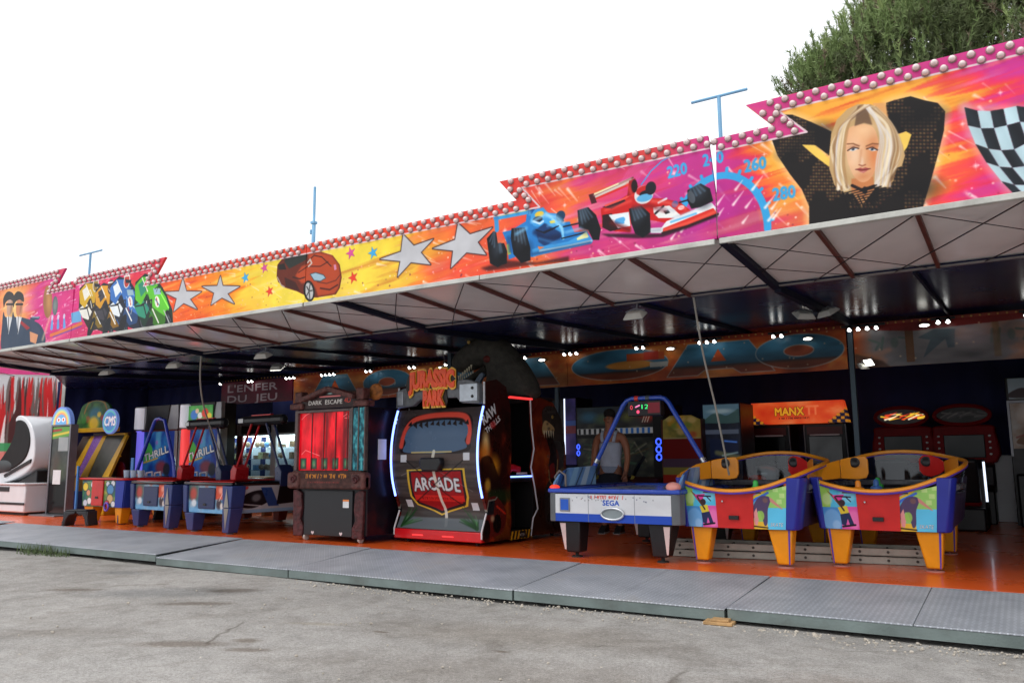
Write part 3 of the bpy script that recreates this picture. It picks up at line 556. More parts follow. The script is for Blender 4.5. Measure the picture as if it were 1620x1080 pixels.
    A.poly([(-2.646,3.294),(-2.538,3.283),(-2.493,3.331),(-2.087,3.426),(-2.055,3.380),(-2.051,3.325),(-2.312,3.267),(-2.533,3.233),(-2.640,3.250)], (224,226,228)); A.poly([(-2.524,3.274),(-2.075,3.376),(-2.040,3.323),(-2.313,3.263),(-2.533,3.233)], (206,40,32)); A.line([(-2.451,3.317),(-2.226,3.355)], .02, (110,180,220)); A.line([(-2.533,3.233),(-2.313,3.257),(-2.038,3.316)], .02, (40,14,20))
    wheel([(-2.840,3.505),(-2.720,3.512),(-2.642,3.427),(-2.640,3.257),(-2.715,3.220),(-2.787,3.267),(-2.822,3.372)]); wheel([(-2.293,3.574),(-2.174,3.610),(-2.095,3.550),(-2.073,3.437),(-2.183,3.402),(-2.265,3.403),(-2.297,3.478)]); A.ell([(-2.626,3.655)][0], .05, .06, (26,24,34)); A.line([(-2.367,3.477),(-2.276,3.488)], .014, (20,20,26))
    A.ell([(-2.261,3.506)][0], .03, .06, (70,76,84), rot=.3)
    for P, c, w_ in (([(-3.070,3.531),(-2.945,3.552),(-2.823,3.574)],(240,90,80),.02),([(-2.795,3.511),(-2.647,3.499),(-2.504,3.431)],(120,10,16),.03),([(-2.616,3.536),(-2.473,3.496),(-2.320,3.413)],(246,110,96),.018),([(-3.011,3.404),(-2.846,3.312)],(90,8,16),.04),([(-2.510,3.258),(-2.298,3.285),(-2.064,3.341)],(246,120,90),.012),([(-2.625,3.269),(-2.553,3.264)],(150,160,176),.03),([(-2.848,3.738),(-2.806,3.628)],(240,70,60),.014),([(-2.561,3.455),(-2.419,3.416)],(180,186,200),.02),([(-2.435,3.350),(-2.101,3.408)],(180,190,204),.014),([(-2.817,3.775),(-3.176,3.697)],(250,244,230),.008)): A.line(P, w_, c, .75, .018)
    for cx, cy, r in ((570,660,.05),(180,790,.06),(930,650,.05),(1320,500,.05),(30,860,.05)): A.ell(FPC(cx,cy), r, r*1.5, (120,140,160), .28, .8); A.ell(FPC(cx+30,cy+70), r, r, (4,6,10), .5, .8)
    # pin-up: a woman with both arms raised in black net sleeves
    LA = [(-1.568,3.879),(-1.474,4.056),(-1.392,4.035),(-1.251,3.939),(-1.106,3.826),(-1.134,3.633),(-1.230,3.741),(-1.333,3.768),(-1.251,3.667),(-1.125,3.528),(-1.048,3.394),(-1.022,3.087),(-1.316,3.093),(-1.307,3.254),(-1.354,3.401),(-1.436,3.540),(-1.526,3.718)]
    RA = [(-0.703,3.960),(-0.651,3.967),(-0.535,3.971),(-0.440,3.913),(-0.360,3.873),(-0.317,3.797),(-0.335,3.655),(-0.389,3.474),(-0.443,3.308),(-0.513,3.105),(-0.571,3.075),(-1.037,3.089),(-1.063,3.278),(-0.974,3.362),(-0.813,3.315),(-0.722,3.363),(-0.657,3.465),(-0.591,3.583),(-0.549,3.672),(-0.583,3.705),(-0.655,3.696),(-0.707,3.792)]
    for P in (LA,RA): A.line(P, .05, (250,222,170), .55, .03, closed=True)
    for P in (LA,RA): A.poly(P, (24,20,20))
    for P, box in ((LA,(60,400,545,1000)),(RA,(430,880,470,990))):
        for i in range(26):
            for j in range(30):
                cx, cy = box[0]+(box[1]-box[0])*(i+.5)/26, box[2]+(box[3]-box[2])*(j+.5)/30
                q = FP5(cx, cy)
                if inside(q, P) and (math.sin(cx*.021+1)*math.sin(cy*.017)+.35*math.sin(cx*.05+cy*.03)) > -.05: A.ell(q, .0075, .0095, (176,130,78) if (i+j)%3 else (120,70,50), .5, .5, .7)
    for x, y, r in ((720,560,.12),(800,560,.1),(280,640,.12),(170,720,.1),(760,900,.12)): A.ell(FP5(x,y), r, r*.6, (16,14,16), .75, .8)
    A.poly([(-1.333,3.768),(-1.238,3.743),(-1.128,3.598),(-1.125,3.528),(-1.236,3.647)], (240,200,90)); A.poly([(-0.656,3.688),(-0.583,3.705),(-0.549,3.672),(-0.584,3.581),(-0.608,3.553)], (240,200,90))
    A.poly([(-1.108,3.801),(-1.062,3.911),(-0.980,3.978),(-0.902,4.000),(-0.813,3.979),(-0.728,3.915),(-0.665,3.765),(-0.611,3.604),(-0.603,3.519),(-0.630,3.443),(-0.673,3.436),(-0.694,3.341),(-0.740,3.301),(-0.827,3.317),(-0.851,3.405),(-0.971,3.396),(-0.993,3.291),(-1.053,3.318),(-1.110,3.389),(-1.140,3.531),(-1.122,3.700)], (196,160,110))
    A.poly([(-0.797,3.984),(-0.710,3.961),(-0.696,3.840),(-0.722,3.779),(-0.774,3.893)], (222,160,100), .9, .01); A.poly([(-0.747,3.418),(-0.656,3.481),(-0.693,3.357),(-0.739,3.317)], (40,26,26), .9, .01)
    for i in range(70):
        u = random.random(); side = random.random() < .5
        x0 = 470+u*70; 
        pts = [(x0,505+20*random.random()),(x0-60-60*u,590) ,(400-55*u,690),(370-20*u+30*random.random(),790),(370+60*random.random(),905-20*u)] if side else [(x0+20,505+15*random.random()),(600+30*u,590),(600+75*u,690),(580+80*u,780),(545+80*random.random(),885)]
        c = random.choice([(236,216,180),(228,200,150),(150,110,70),(110,78,50),(210,200,200),(244,232,210)]); A.line([FP5(*q) for q in smooth(pts)], random.uniform(.006,.018), c, .75, .006)
    A.poly([(-0.985,3.415),(-0.829,3.401),(-0.828,3.301),(-0.924,3.194),(-0.992,3.307)], (196,124,74)); A.poly([(-0.991,3.324),(-0.907,3.233),(-0.835,3.302),(-0.925,3.186)], (226,160,100), 1, .01)
    A.poly([FP5(*q) for q in smooth([(415,660),(430,612),(480,592),(535,600),(562,640),(572,720),(560,795),(530,850),(492,866),(455,840),(428,780),(415,710),(415,660)])], (226,168,122))
    A.ell(FP5(455,740), .05, .11, (242,204,170), .8, .8); A.ell(FP5(548,740), .035, .11, (214,120,66), .7, .8); A.ell(FP5(500,620), .07, .05, (240,196,150), .7, .8); A.ell(FP5(500,840), .05, .03, (206,130,84), .7, .8); A.ell(FP5(490,770), .012, .03, (246,214,184), .8, .8)
    for ex, s in ((450,1),(540,-1)):
        A.poly([FP5(ex-24,712+4*s),(FP5(ex,702)),(FP5(ex+24,712-4*s)),(FP5(ex,720))], (226,226,226)); A.ell(FP5(ex,711), .012, .011, (90,110,130)); A.ell(FP5(ex,711), .006, .006, (16,16,20)); A.line([FP5(ex-26,713+4*s),FP5(ex,701),FP5(ex+26,711-4*s)], .009, (50,26,20)); A.line([FP5(ex-28,691-5*s),FP5(ex,684),FP5(ex+28,691+5*s)], .010, (120,72,44), .85)
        A.ell(FP5(ex,698), .035, .012, (150,86,60), .45, .8)
    A.line([FP5(488,715),FP5(482,772)], .012, (200,136,96), .6, .008); A.line([FP5(478,784),FP5(492,790),FP5(508,784)], .01, (150,80,56), .85)
    A.poly([FP5(462,806),FP5(484,797),FP5(495,801),FP5(508,796),FP5(530,803),FP5(498,824)], (176,84,76)); A.line([FP5(462,806),FP5(497,809),FP5(530,803)], .007, (96,34,36)); A.ell(FP5(496,818), .02, .006, (220,150,140), .7, .6)
    A.poly([(-0.936,3.829),(-0.903,3.985),(-0.872,3.989),(-0.837,3.951),(-0.809,3.808),(-0.867,3.839)], (96,70,54), .8, .012)
    for i in range(14): A.line([FP5(*q) for q in smooth([(490+i*3,500),(445-i*2,560+i),(425-i*4,640),(412-i*4,760+4*i),(425-i*3,880)])] if i%2 else [FP5(*q) for q in smooth([(500+i*2,502),(555+i,570),(578+i*4,660),(560+i*5,770),(555+i*4,880)])], .010, random.choice([(242,226,196),(224,196,150),(170,128,84),(220,214,214)]), .8, .005)
    A.line([FP5(445,882),FP5(495,905),FP5(548,884)], .022, (26,18,20)); A.ell(FP5(505,905), .018, .03, (20,16,20))
    for i in range(7): A.line([FP5(400+i*10,920+i*9),FP5(560+i*22,880+i*6)], .009, (20,16,18)); A.line([FP5(400+i*24,910+i*6),FP5(440+i*28,1030)], .009, (20,16,18))
    # chequered flag
    fl = lambda i,j: FP5(975+i*62+j*8+j*j*9, 510+j*88+14*math.sin(i*1.15)-i*j*3+i*(4 if j < 2 else 16)*(1 if i < 4 else .5))
    A.line([fl(0,0),fl(3,0),fl(8,0)], .05, (255,190,190), .5, .03); A.line([fl(0,j*.5) for j in range(10)], .05, (255,190,190), .5, .03)
    for i in range(16):
        for j in range(5): A.poly([fl(i,j),fl(i+1,j),fl(i+1,j+1),fl(i,j+1)], (22,24,30) if (i+j)%2 == 0 else (190,216,224))
    for i in range(0,16,2): A.line([fl(i,0),fl(i,5)], .06, (90,120,130), .25, .05)
    # left end: two figures in dark suits, a floating rock, skittles, and three motorbikes
    A.ell([(-13.469,3.738)][0], .42, .4, (248,214,130), .8, .8)
    for hx, sx, c in ((80,0,(190,150,130)),(165,90,(196,120,84))):
        A.poly(smooth([FPL(hx-48,300),FPL(hx-30,345),FPL(hx+40,350),FPL(hx+110+sx,420),FPL(hx+130+sx,600),FPL(hx-60,640),FPL(hx-60,400),FPL(hx-48,300)]), (34,54,78)); A.poly([FPL(hx-20,340),FPL(hx+30,345),FPL(hx-5,500)], (214,214,216)); A.line([FPL(hx-2,345),FPL(hx-6,480)], .02, (24,26,40))
        A.ell(FPL(hx+5,250), .085, .16, c); A.ell(FPL(hx+25,270), .04, .12, (120,80,60), .5, .6); A.poly(smooth([FPL(hx-45,260),FPL(hx-50,180),FPL(hx-10,118),FPL(hx+40,140),FPL(hx+48,210),FPL(hx+10,190),FPL(hx-28,215),FPL(hx-45,260)]), (46,42,42)); A.line([FPL(hx-22,232),FPL(hx+38,232)], .03, (20,20,24))
    A.poly([FPL(190,375),FPL(270,440),FPL(240,460),FPL(180,400)], (150,30,40)); A.poly(smooth([FPL(270,350),FPL(350,340),FPL(345,365),FPL(310,372),FPL(322,410),FPL(362,470),FPL(355,495),FPL(290,480),FPL(270,400)]), (44,58,84)); A.line([FPL(290,345),FPL(345,348)], .02, (130,150,170)); A.poly([FPL(265,470),FPL(340,500),FPL(320,580),FPL(270,560)], (206,140,100))
    A.ell(FPL(425,210), .125, .26, (150,100,56), rot=.2); A.ell(FPL(435,200), .06, .2, (196,140,80), .7, .7, .2); A.ell(FPL(490,245), .075, .15, (84,92,96), rot=.15); A.ell(FPL(490,245), .05, .1, (120,134,130), .8, .6)
    for i in range(3): A.line([FPL(460+55*i,440-8*i),FPL(465+52*i,350-6*i)], .075, (96,150,210), w1=.03); A.ell(FPL(465+52*i,350-6*i), .03, .04, (210,190,220))
    A.poly([FPL(630,310),FPL(715,285),FPL(720,385),FPL(635,400)], (100,160,206)); A.line([FPL(450,505),FPL(600,455),FPL(720,400)], .05, (214,110,60)); A.line([FPL(470,520),FPL(720,425)], .02, (120,70,150)); A.line([FPL(380,540),FPL(440,360)], .05, (230,190,150), .7, .03)
    for bx, by, k, c, c2, c3, h_ in ((770,245,1.05,(206,162,26),(226,222,212),(46,34,28),(150,120,60)),(905,255,1.0,(214,150,30),(60,56,64),(30,30,36),(90,50,40)),(1040,215,1.08,(54,108,180),(222,228,232),(24,32,50),(190,60,50)),(1265,215,1.2,(92,190,46),(44,140,110),(18,50,36),(60,120,150))):
        B = lambda *pts: [FPL(bx+k*x, by+k*y) for x,y in pts]
        A.poly(B((-60,-150),(10,-215),(90,-190),(170,-60),(215,60),(220,190),(150,225),(80,200),(20,215),(-30,120),(-70,20)), c3)
        A.poly(B((-70,30),(-10,-30),(40,50),(10,120),(-40,100)), c2); A.line(B((-60,30),(0,20),(20,100)), .02, (30,30,36))
        A.poly(B((-65,-120),(-10,-190),(60,-190),(110,-120),(60,-70),(20,-60),(-20,20),(-60,-20)), c); A.poly(B((-40,-130),(0,-165),(20,-90),(-20,-40)), c2); A.line(B((-10,-180),(30,-80)), .018, (240,238,230))
        A.ell(B((72,-178))[0], .075, .105, c2); A.ell(B((72,-178))[0], .06, .09, h_); A.poly(B((60,-190),(108,-185),(106,-160),(64,-160)), (26,30,40)); A.line(B((50,-215),(95,-222)), .02, (236,232,226))
        A.poly(B((20,-70),(70,-110),(125,-105),(165,-40),(190,40),(170,110),(110,70),(60,30)), c); A.poly(B((70,-105),(120,-104),(130,-60),(80,-55)), (150,180,196)); A.ell(B((100,-5))[0], .05, .085, (236,234,228), .95, .08, .4); A.line(B((95,-30),(104,20)), .018, (190,40,44))
        A.poly(B((60,30),(110,70),(170,110),(150,170),(90,190),(40,110)), tuple(int(v*.6) for v in c)); A.line(B((65,50),(110,150)), .022, (236,232,226)); A.line(B((130,-60),(185,40)), .02, tuple(min(255,int(v*1.3)+30) for v in c)); A.line(B((-20,20),(60,-20),(60,30)), .02, (24,24,30)); A.line(B((30,-60),(60,40)), .016, (20,22,28))
        A.ell(B((190,150))[0], .065, .19, (16,18,24), rot=.4); A.ell(B((193,152))[0], .035, .13, (84,92,98), .9, .2, .4); A.ell(B((194,154))[0], .02, .08, (20,24,30), rot=.4); A.ell(B((35,180))[0], .07, .15, (20,22,28), rot=-.5); A.line(B((150,60),(190,150)), .016, (190,190,190))
        for q in range(9): x, y = random.uniform(-50,160), random.uniform(-170,150); A.line(B((x,y),(x+random.uniform(-30,40),y+random.uniform(10,60))), random.uniform(.008,.02), random.choice([c,c2,(20,24,30),(240,236,226),h_]), .85)
    for ch in range(3): A.a[...,ch] = .45*A.a[...,ch]+.55*blur(np.pad(A.a[...,ch],2,mode='edge'),2)[2:-2,2:-2]
    # bulb strip on top and its white line
    S2 = lambda x: tuple(int(v) for v in grad([(-15,(196,60,100)),(-12,(204,56,90)),(-9.6,(206,58,74)),(-8,(214,66,50)),(-6,(222,70,44)),(-4,(214,62,56)),(-2.7,(214,70,70)),(-2.2,(206,60,130)),(1.6,(206,56,140))], np.array([x]))[0]*255)
    for P in STRIPS:
        for a, b in zip(P[:-1], P[1:]):
            for k in range(24):
                q = lambda t: [(a[0][i]*(1-t)+b[0][i]*t) for i in (0,1)]; q2 = lambda t: [(a[1][i]*(1-t)+b[1][i]*t) for i in (0,1)]
                t0, t1 = k/24-.004, (k+1)/24+.004; A.poly([q(t0),q(t1),q2(t1),q2(t0)], S2(q(t0)[0]))
        A.line([p[1] for p in P], .016, (226,200,206))
    A.grain(.07,(40,40))
def smooth(pts, n=6):
    P = [np.array(p,float) for p in pts]; cl = np.allclose(P[0],P[-1]); out = []
    for i in range(len(P)-1):
        a = P[i-1] if i else (P[-2] if cl else P[0]); b, c = P[i], P[i+1]; d = P[i+2] if i+2 < len(P) else (P[1] if cl else P[-1])
        for k in range(n):
            t = k/n; out.append(tuple(.5*((2*b)+(c-a)*t+(2*a-5*b+4*c-d)*t*t+(3*b-a-3*c+d)*t**3)))
    return out+[tuple(P[-1])]
def inside(p, P):
    r = False
    for (ax,ay),(bx,by) in zip(P, P[1:]+P[:1]):
        if (ay > p[1]) != (by > p[1]) and p[0] < ax+(p[1]-ay)/(by-ay)*(bx-ax): r = not r
    return r
# affine guides of two stretches of the front, in drawing units
_g5 = [(-1.655,4.182),(-0.668,3.934),(0.167,3.724),(-1.692,3.465),(-0.713,3.279),(0.116,3.121)]
_gL = [(-13.954,4.109),(-11.321,3.792),(-9.205,3.538),(-13.829,3.351),(-11.240,3.120),(-9.156,2.934)]
def _quadmap(g, w, h0, h1):
    xs = [np.polyfit([0,w/2,w],[g[3*r+i][0] for i in range(3)],2) for r in (0,1)]; zs = [np.polyfit([0,w/2,w],[g[3*r+i][1] for i in range(3)],2) for r in (0,1)]
    def f(x, y):
        t = (y-h0)/(h1-h0); return (np.polyval(xs[0],x)*(1-t)+np.polyval(xs[1],x)*t, np.polyval(zs[0],x)*(1-t)+np.polyval(zs[1],x)*t)
    return f
_g3 = [(-4.294,3.938),(-2.942,3.683),(-1.821,3.471),(-4.297,3.380),(-2.956,3.179),(-1.843,3.011)]
FPC = _quadmap(_g3,1600,500,850); FP5 = _quadmap(_g5,1260,500,900); FPL = _quadmap(_gL,1600,100,500)
mir = lambda P: [(-13.8-x,z) for x,z in P]
PD = [(-6.895,3.11),(-2.055,3.11),(-2.05,3.5),(-2.095,4.02),(-4.22,4.03),(-4.02,3.80),(-6.895,3.80)]
PE = [(-2.045,3.11),(1.6,3.11),(1.6,4.22),(-1.76,4.21),(-1.55,3.98),(-2.025,3.98),(-2.04,3.5)]
T = .115
SD = [((-6.9,3.80),(-6.9,3.80-T)),((-4.02,3.80),(-3.76,3.80-T)),((-4.22,4.03),(-3.96,4.03-T)),((-2.05,4.02),(-2.05,4.02-T))]
SE = [((-2.06,3.98),(-2.06,3.98-T)),((-1.55,3.98),(-1.29,3.98-T)),((-1.76,4.21),(-1.50,4.21-T)),((1.62,4.22),(1.62,4.22-T))]
mS = lambda S: [((-13.8-a[0],a[1]),(-13.8-b[0],b[1])) for a,b in S]
STRIPS = [SD, SE, mS(SD), mS(SE)]
fascia_art()
FIM = FA.image('fascia_print'); FMAT = printed('fascia_vinyl', FIM, .32)
BACK = pm('fascia_back_steel', (110,112,114), .5, .3)
BULB = pm('pearl_bulb', (230,210,208), .18, 0, .05, 30, coat=.6); SOCK = pm('bulb_socket', (150,120,120), .4)
bm_ = MB(); bm_.mat(1).lathe([(.031,0),(.031,-.006),(.024,-.010)], n=10, axis='y'); bm_.mat(0).lathe([(.023,-.008),(.0245,-.019),(.021,-.031),(.013,-.040),(.004,-.044)], n=10, axis='y')
BME = bm_.mesh('bulb', [BULB,SOCK], 60)
RAIL = pm('white_rail', (188,188,182), .45, .1, .1, 5, dirt=.5)
def bulbs(panel, S):
    mirrored = S[0][0][0] > S[-1][0][0]
    for k in range(3):
        (a,al),(b,bl) = S[k], S[k+1]
        for row in (.25,.76):
            if k == 1:
                pts = [((a[0]*(1-t)+b[0]*t)*(1-row)+(al[0]*(1-t)+bl[0]*t)*row, (a[1]*(1-t)+b[1]*t)*(1-row)+(al[1]*(1-t)+bl[1]*t)*row) for t in ((.35,.65) if row < .5 else (.28,.5,.78))]
            else:
                lo, hi = sorted((a[0]*(1-row)+al[0]*row, b[0]*(1-row)+bl[0]*row)); z = a[1]*(1-row)+al[1]*row
                i0 = math.ceil((lo+.02)/.12-(0 if row < .5 else .5)); pts = []
                while (i0+(0 if row < .5 else .5))*.12 < hi-.02: pts.append(((i0+(0 if row < .5 else .5))*.12, z)); i0 += 1
            for x, z in pts:
                if x > .75 or x < -14.6: continue
                obj('bulb', BME, None, panel, (x, YF-.001, z), (random.uniform(-.09,.09),0,random.uniform(-.09,.09)))
PANELS = []
for P, S in ((PD,SD),(PE,SE),(mir(PD)[::-1],mS(SD)),(mir(PE)[::-1],mS(SE))):
    m = MB().prism(P, 'y', YF, YF+.035)
    o = obj('fascia_panel', m, FMAT, stall, bev=0, smooth=0); put(o, FA); o.location = (0,-YF,-.2); PANELS.append(o); bulbs(o, S)
def sp(name, mb, mat, bev=0, smooth=35):
    o = obj(name, mb, mat, stall, (0,-YF,-.2), bev=bev, smooth=smooth); return o
for x0, x1 in ((-15.4,-13.4),(-13.39,-11.75),(-11.73,-9.35),(-9.34,-6.92),(-6.89,-4.45),(-4.44,-2.07),(-2.03,.35),(.36,1.6)):
    sp('front_rail', MB().box(x0,x1,6.425,6.475,3.058,3.106), RAIL, .006)
# ---- canopy: soffit sheets, rafters, bracing rods
def zs(y): return 3.085-.055*(y-6.45)
SOFF = pm('canopy_pvc', (226,222,220), .2, 0, .06, 2, .05, 8, coat=.3)
MAINX = (-15.3,-10.9,-6.45,-2.0,1.6)
for i in range(4):
    a, b = MAINX[i], MAINX[i+1]; k = 5; w = (b-a)/k
    for j in range(k):
        m = MB(); x0, x1 = a+j*w+.004, a+(j+1)*w-.004; rows = []
        for t in range(7):
            y = 6.48+(8.1-6.48)*t/6; rows.append([(x0+(x1-x0)*u/4, y, zs(y)+.012*math.sin(PI*u/4)*math.sin(PI*t/6)+.03) for u in range(5)])
        m.sheet(rows); o = sp('soffit_sheet', m, SOFF, smooth=60)
    for j in range(k):
        x = a+j*w
        if j == 0: sp('main_beam', MB().prism([(6.44,zs(6.44)-.03),(6.44,zs(6.44)+.026),(8.1,zs(8.1)+.026),(8.1,zs(8.1)-.035)], 'x', x-.034, x+.034), pm('navy_beam', (24,27,44), .6, 0, spec=.15))
        else: sp('rafter', MB().prism([(6.48,zs(6.48)-.012),(6.48,zs(6.48)+.026),(8.1,zs(8.1)+.026),(8.1,zs(8.1)-.012)], 'x', x-.016, x+.016), pm('rust_red_rafter', (92,50,44), .5, .1, .25))
        ya, yb = 6.49, 8.08
        sp('bracing_rod', MB().tube([(x,ya,zs(ya)-.006),(x-w*.8,7.3,zs(7.3)-.022),(x-w*1.5,yb,zs(yb)-.006)], .006, 5), pm('dark_rod', (52,44,46), .5, .3))
        if j%2 == 0: sp('bracing_rod', MB().tube([(x,ya,zs(ya)-.004),(x+w*1.0,7.3,zs(7.3)-.014),(x+w*1.9,yb,zs(yb)-.004)], .004, 5), pm('dark_rod', (52,44,46)))
sp('canopy_top', MB().prism([(6.5,3.135),(6.5,3.15),(8.1,3.06),(8.1,3.045)], 'x', -15.36, 1.6), pm('canopy_top_pvc', (170,172,176), .5))
sp('gutter_edge', MB().box(-15.36,1.6,8.06,8.10,2.985,3.0), pm('gutter_grey', (120,116,116), .4))
sp('end_trim', MB().prism([(6.44,3.05),(6.44,3.09),(8.1,2.995),(8.1,2.96)], 'x', -15.40, -15.365), RAIL)
# ---- dark roof, walls
NAVY = pm('navy_tarpaulin', (25,29,70), .24, 0, .25, 1.5, .06, 3, spec=.16); NAVW = pm('navy_curtain', (32,40,90), .7, 0, .3, 1.2, .5, 3)
zr = lambda y: 3.0+.2*(y-8.1)/3.9
wr = [(-15.37,8.1),(-15.37,13.4),(-20.3,13.4),(-20.3,11.15)]; n_ = len(wr)
sp('roof_sheet', MB().add([(x,y,zr(y)) for x,y in wr]+[(x,y,zr(y)+.04) for x,y in wr], [(0,1,2,3),(7,6,5,4)]+[(i,(i+1)%4,4+(i+1)%4,4+i) for i in range(4)]), NAVY, smooth=0)
for x0, x1 in ((-15.36,-10.9),(-10.89,-6.45),(-6.44,-2.0),(-1.99,1.7)):
    sp('roof_sheet', MB().prism([(8.1,3.0),(8.1,3.04),(12,3.24),(18,3.34),(18,3.30),(12,3.20)], 'x', x0, x1), NAVY)
    sp('roof_beam', MB().prism([(8.1,2.93),(8.1,2.999),(12,3.199),(18,3.299),(18,3.22),(12,3.12)], 'x', x0-.03, x0+.035), pm('navy_beam', (24,27,44), .6, 0, spec=.15))
for x0, x1 in ((-15.36,-10.9),(-10.89,-6.45),(-6.44,-2.0),(-1.99,1.7)):
    for k in range(1,3):
        x = x0+(x1-x0)*k/3; sp('roof_purlin', MB().prism([(8.12,2.965),(8.12,2.998),(12,3.198),(17.9,3.298),(17.9,3.25),(12,3.15)], 'x', x-.015, x+.015), pm('navy_beam', (24,27,44), .6, 0, spec=.15))
def wavy(x0, x1, y, z0, z1, amp=.03, per=.5, ax='x'):
    m = MB(); n = int(abs(x1-x0)/.09); rows = []
    for zz in (z0,(z0+z1)/2,z1):
        r = []
        for i in range(n+1):
            t = x0+(x1-x0)*i/n; d = amp*math.sin(t*2*PI/per+math.sin(t*1.7))*(1 if zz < z1 else .3)
            r.append((t,y+d,zz) if ax == 'x' else (y+d,t,zz))
        rows.append(r)
    return m.sheet(rows)
sp('back_curtain', wavy(-16,1.7,16.75,.2,3.29), NAVW, smooth=70); sp('back_curtain', wavy(-20.3,-15.3,13.36,.2,3.30), NAVW, smooth=70)
sp('side_curtain', wavy(8.3,17.8,1.66,.2,3.3,ax='y'), NAVW, smooth=70); sp('side_curtain', wavy(13.4,17.8,-16.0,.2,3.3,ax='y'), NAVW, smooth=70); sp('side_curtain', wavy(10.9,13.4,-20.27,.2,3.31,ax='y'), NAVW, smooth=70)  # the last curtain is added to keep daylight out of the left wing
POST = pm('grey_blue_post', (74,88,98), .45, .4)
for x, y, r in ((-8.43,11.3,.04),(-6.72,12.05,.035),(-2.0,12.05,.035)):
    sp('post', MB().box(x-r,x+r,y-r,y+r,.2,zs(8.1)-.01 if y < 9 else 3.15), POST, .006)
# ---- masts above the roof
MST = pm('pale_blue_mast', (120,170,205), .45, .1)
for x, zb, zt, w in ((-2.09,3.5,4.5,.255),(-12.0,3.5,4.5,.3)):
    o = sp('mast', MB().tube([(x,6.8,zb),(x,6.8,zt)], .018, 10), MST); obj('cross_bar', MB().tube([(x-w,6.8,zt+.012),(x+w,6.8,zt+.012)], .014, 8), MST, o)
o = sp('mast', MB().tube([(-7.16,6.8,3.2),(-7.16,6.8,4.18),(-7.16,6.8,4.19),(-7.16,6.8,4.64)], [.024,.024,.017,.017], 10), MST); obj('clamp', MB().box(-7.19,-7.13,6.77,6.83,4.17,4.20).tube([(-7.20,6.8,4.05),(-7.20,6.8,4.1)],.02,6), MST, o)
# ---- back banner with letters cut as windows onto a seascape
BN = Pic(-13.1, 1.7, 2.5, 3.16, 110, (190,90,40))
def banner_art():
    A = BN; h, w = A.h, A.w; X = np.linspace(A.x0,A.x1,w)[None]+np.zeros((h,1)); n = fbm(h,w,(30,50)); n2 = fbm(h,w,(10,14))
    A.a[:] = grad([(0,(150,50,24)),(.4,(196,84,34)),(.6,(214,124,52)),(1,(226,150,80))], n*.75+n2*.3)
    rt = np.clip((X+1.95)/.25,0,1)[...,None]; A.a[:] = A.a*(1-rt)+grad([(0,(96,104,110)),(.45,(128,128,132)),(.6,(176,140,124)),(1,(206,120,70))], n)*rt
    A.rect(-13.1,1.7,3.08,3.16,(140,40,30),.7,.02)
    def scene(pts):
        m = Pic(A.x0,A.x1,2.5,3.16,A.k); yy = np.linspace(3.16,2.5,h)[:,None]+np.zeros((1,w)); m.a[:] = grad([(2.5,(150,60,30)),(2.66,(120,60,40)),(2.70,(60,50,50)),(2.72,(40,84,110)),(2.85,(56,124,160)),(3.1,(70,150,190))], yy+.02*(n-.5))
        q = A.P(pts); W = A.win(q.min(0),q.max(0)); k = A.mask(q,W)[...,None]; x0,x1,y0,y1 = W
        if x1 > x0: A.a[y0:y1,x0:x1] = A.a[y0:y1,x0:x1]*(1-k)+m.a[y0:y1,x0:x1]*k
        A.line(pts, .014, (190,200,200), .8, closed=True)
    def A_(x0, x1):
        scene([(x0,2.56),(x0+.36,3.05),(x1-.36,3.05),(x1,2.56),(x1-.5,2.56),(x1-.62,2.64),(x0+.62,2.64),(x0+.5,2.56)]); A.poly([((x0+x1)/2-.12,2.76),((x0+x1)/2+.12,2.76),((x0+x1)/2,2.95)], (196,80,30))
    def el(cx, rx, hole=True):
        scene([(cx+rx*math.cos(t*.15708), 2.82+.25*math.sin(t*.15708)) for t in range(40)])
        if hole: A.ell((cx,2.83), rx*.34, .085, (170,80,50)); A.line([(cx+rx*.34*math.cos(t*.314), 2.83+.085*math.sin(t*.314)) for t in range(21)], .014, (190,200,200), .8)
    A_(-12.6,-11.2); el(-10.5,.62); A_(-9.6,-8.2); A_(-8.0,-6.65)
    el(-5.55,.86,False); A.ell((-5.35,2.80), .42, .07, (206,140,60)); A.rect(-5.4,-4.75,2.86,2.98,(196,84,40)); A.rect(-5.0,-4.7,2.74,2.82,(190,200,196)); A.rect(-5.1,-4.85,2.86,3.0,(196,50,40),.8,.02)
    A_(-4.72,-3.05); el(-2.7,.62)
    for x0, x1, t in ((-1.75,-1.35,'a la'),(-.3,.1,'int.')): A.scrawl(x0, 2.76, x1-x0, .16, (84,110,104), .8)
    A.poly([(-1.15,2.88),(-.95,2.98),(-.7,2.96),(-.72,2.72),(-.8,2.72),(-.82,2.84),(-1.1,2.6),(-1.0,2.84)], (70,92,104), .9, .01); A.ell((-.5,2.86), .2, .16, (168,160,166), .8, .5); A.rect(-1.3,-1.2,2.56,3.05,(110,76,50)); A.rect(-.28,-.2,2.56,3.05,(120,96,60),.6,.02)
    A.poly([(-1.95,3.1),(1.7,3.1),(1.7,3.05),(0,3.02),(-1.2,2.98),(-1.6,3.02)], (120,24,24), .9, .01); A.poly([(-1.95,2.5),(-1.95,2.72),(-1.6,2.6),(-1.5,2.5)], (70,50,44), .8, .03)
    for _ in range(90): A.ell((random.uniform(-13,1.6),random.uniform(2.55,3.08)), .012, .012, (240,210,170), .7, .5)
    A.a[:] = A.a*.80+np.array([.20,.13,.10])*.20; A.grain(.35,(20,60))
banner_art(); BMT = printed('banner_vinyl', BN.image('banner_print'), .3)
for x0, x1 in ((-13.1,-10.95),(-10.94,-6.5),(-6.49,-2.05),(-1.95,1.66)):
    o = sp('banner_panel', MB().box(x0,x1,12.0,12.03,2.52,3.14), BMT, smooth=0); put(o, BN)
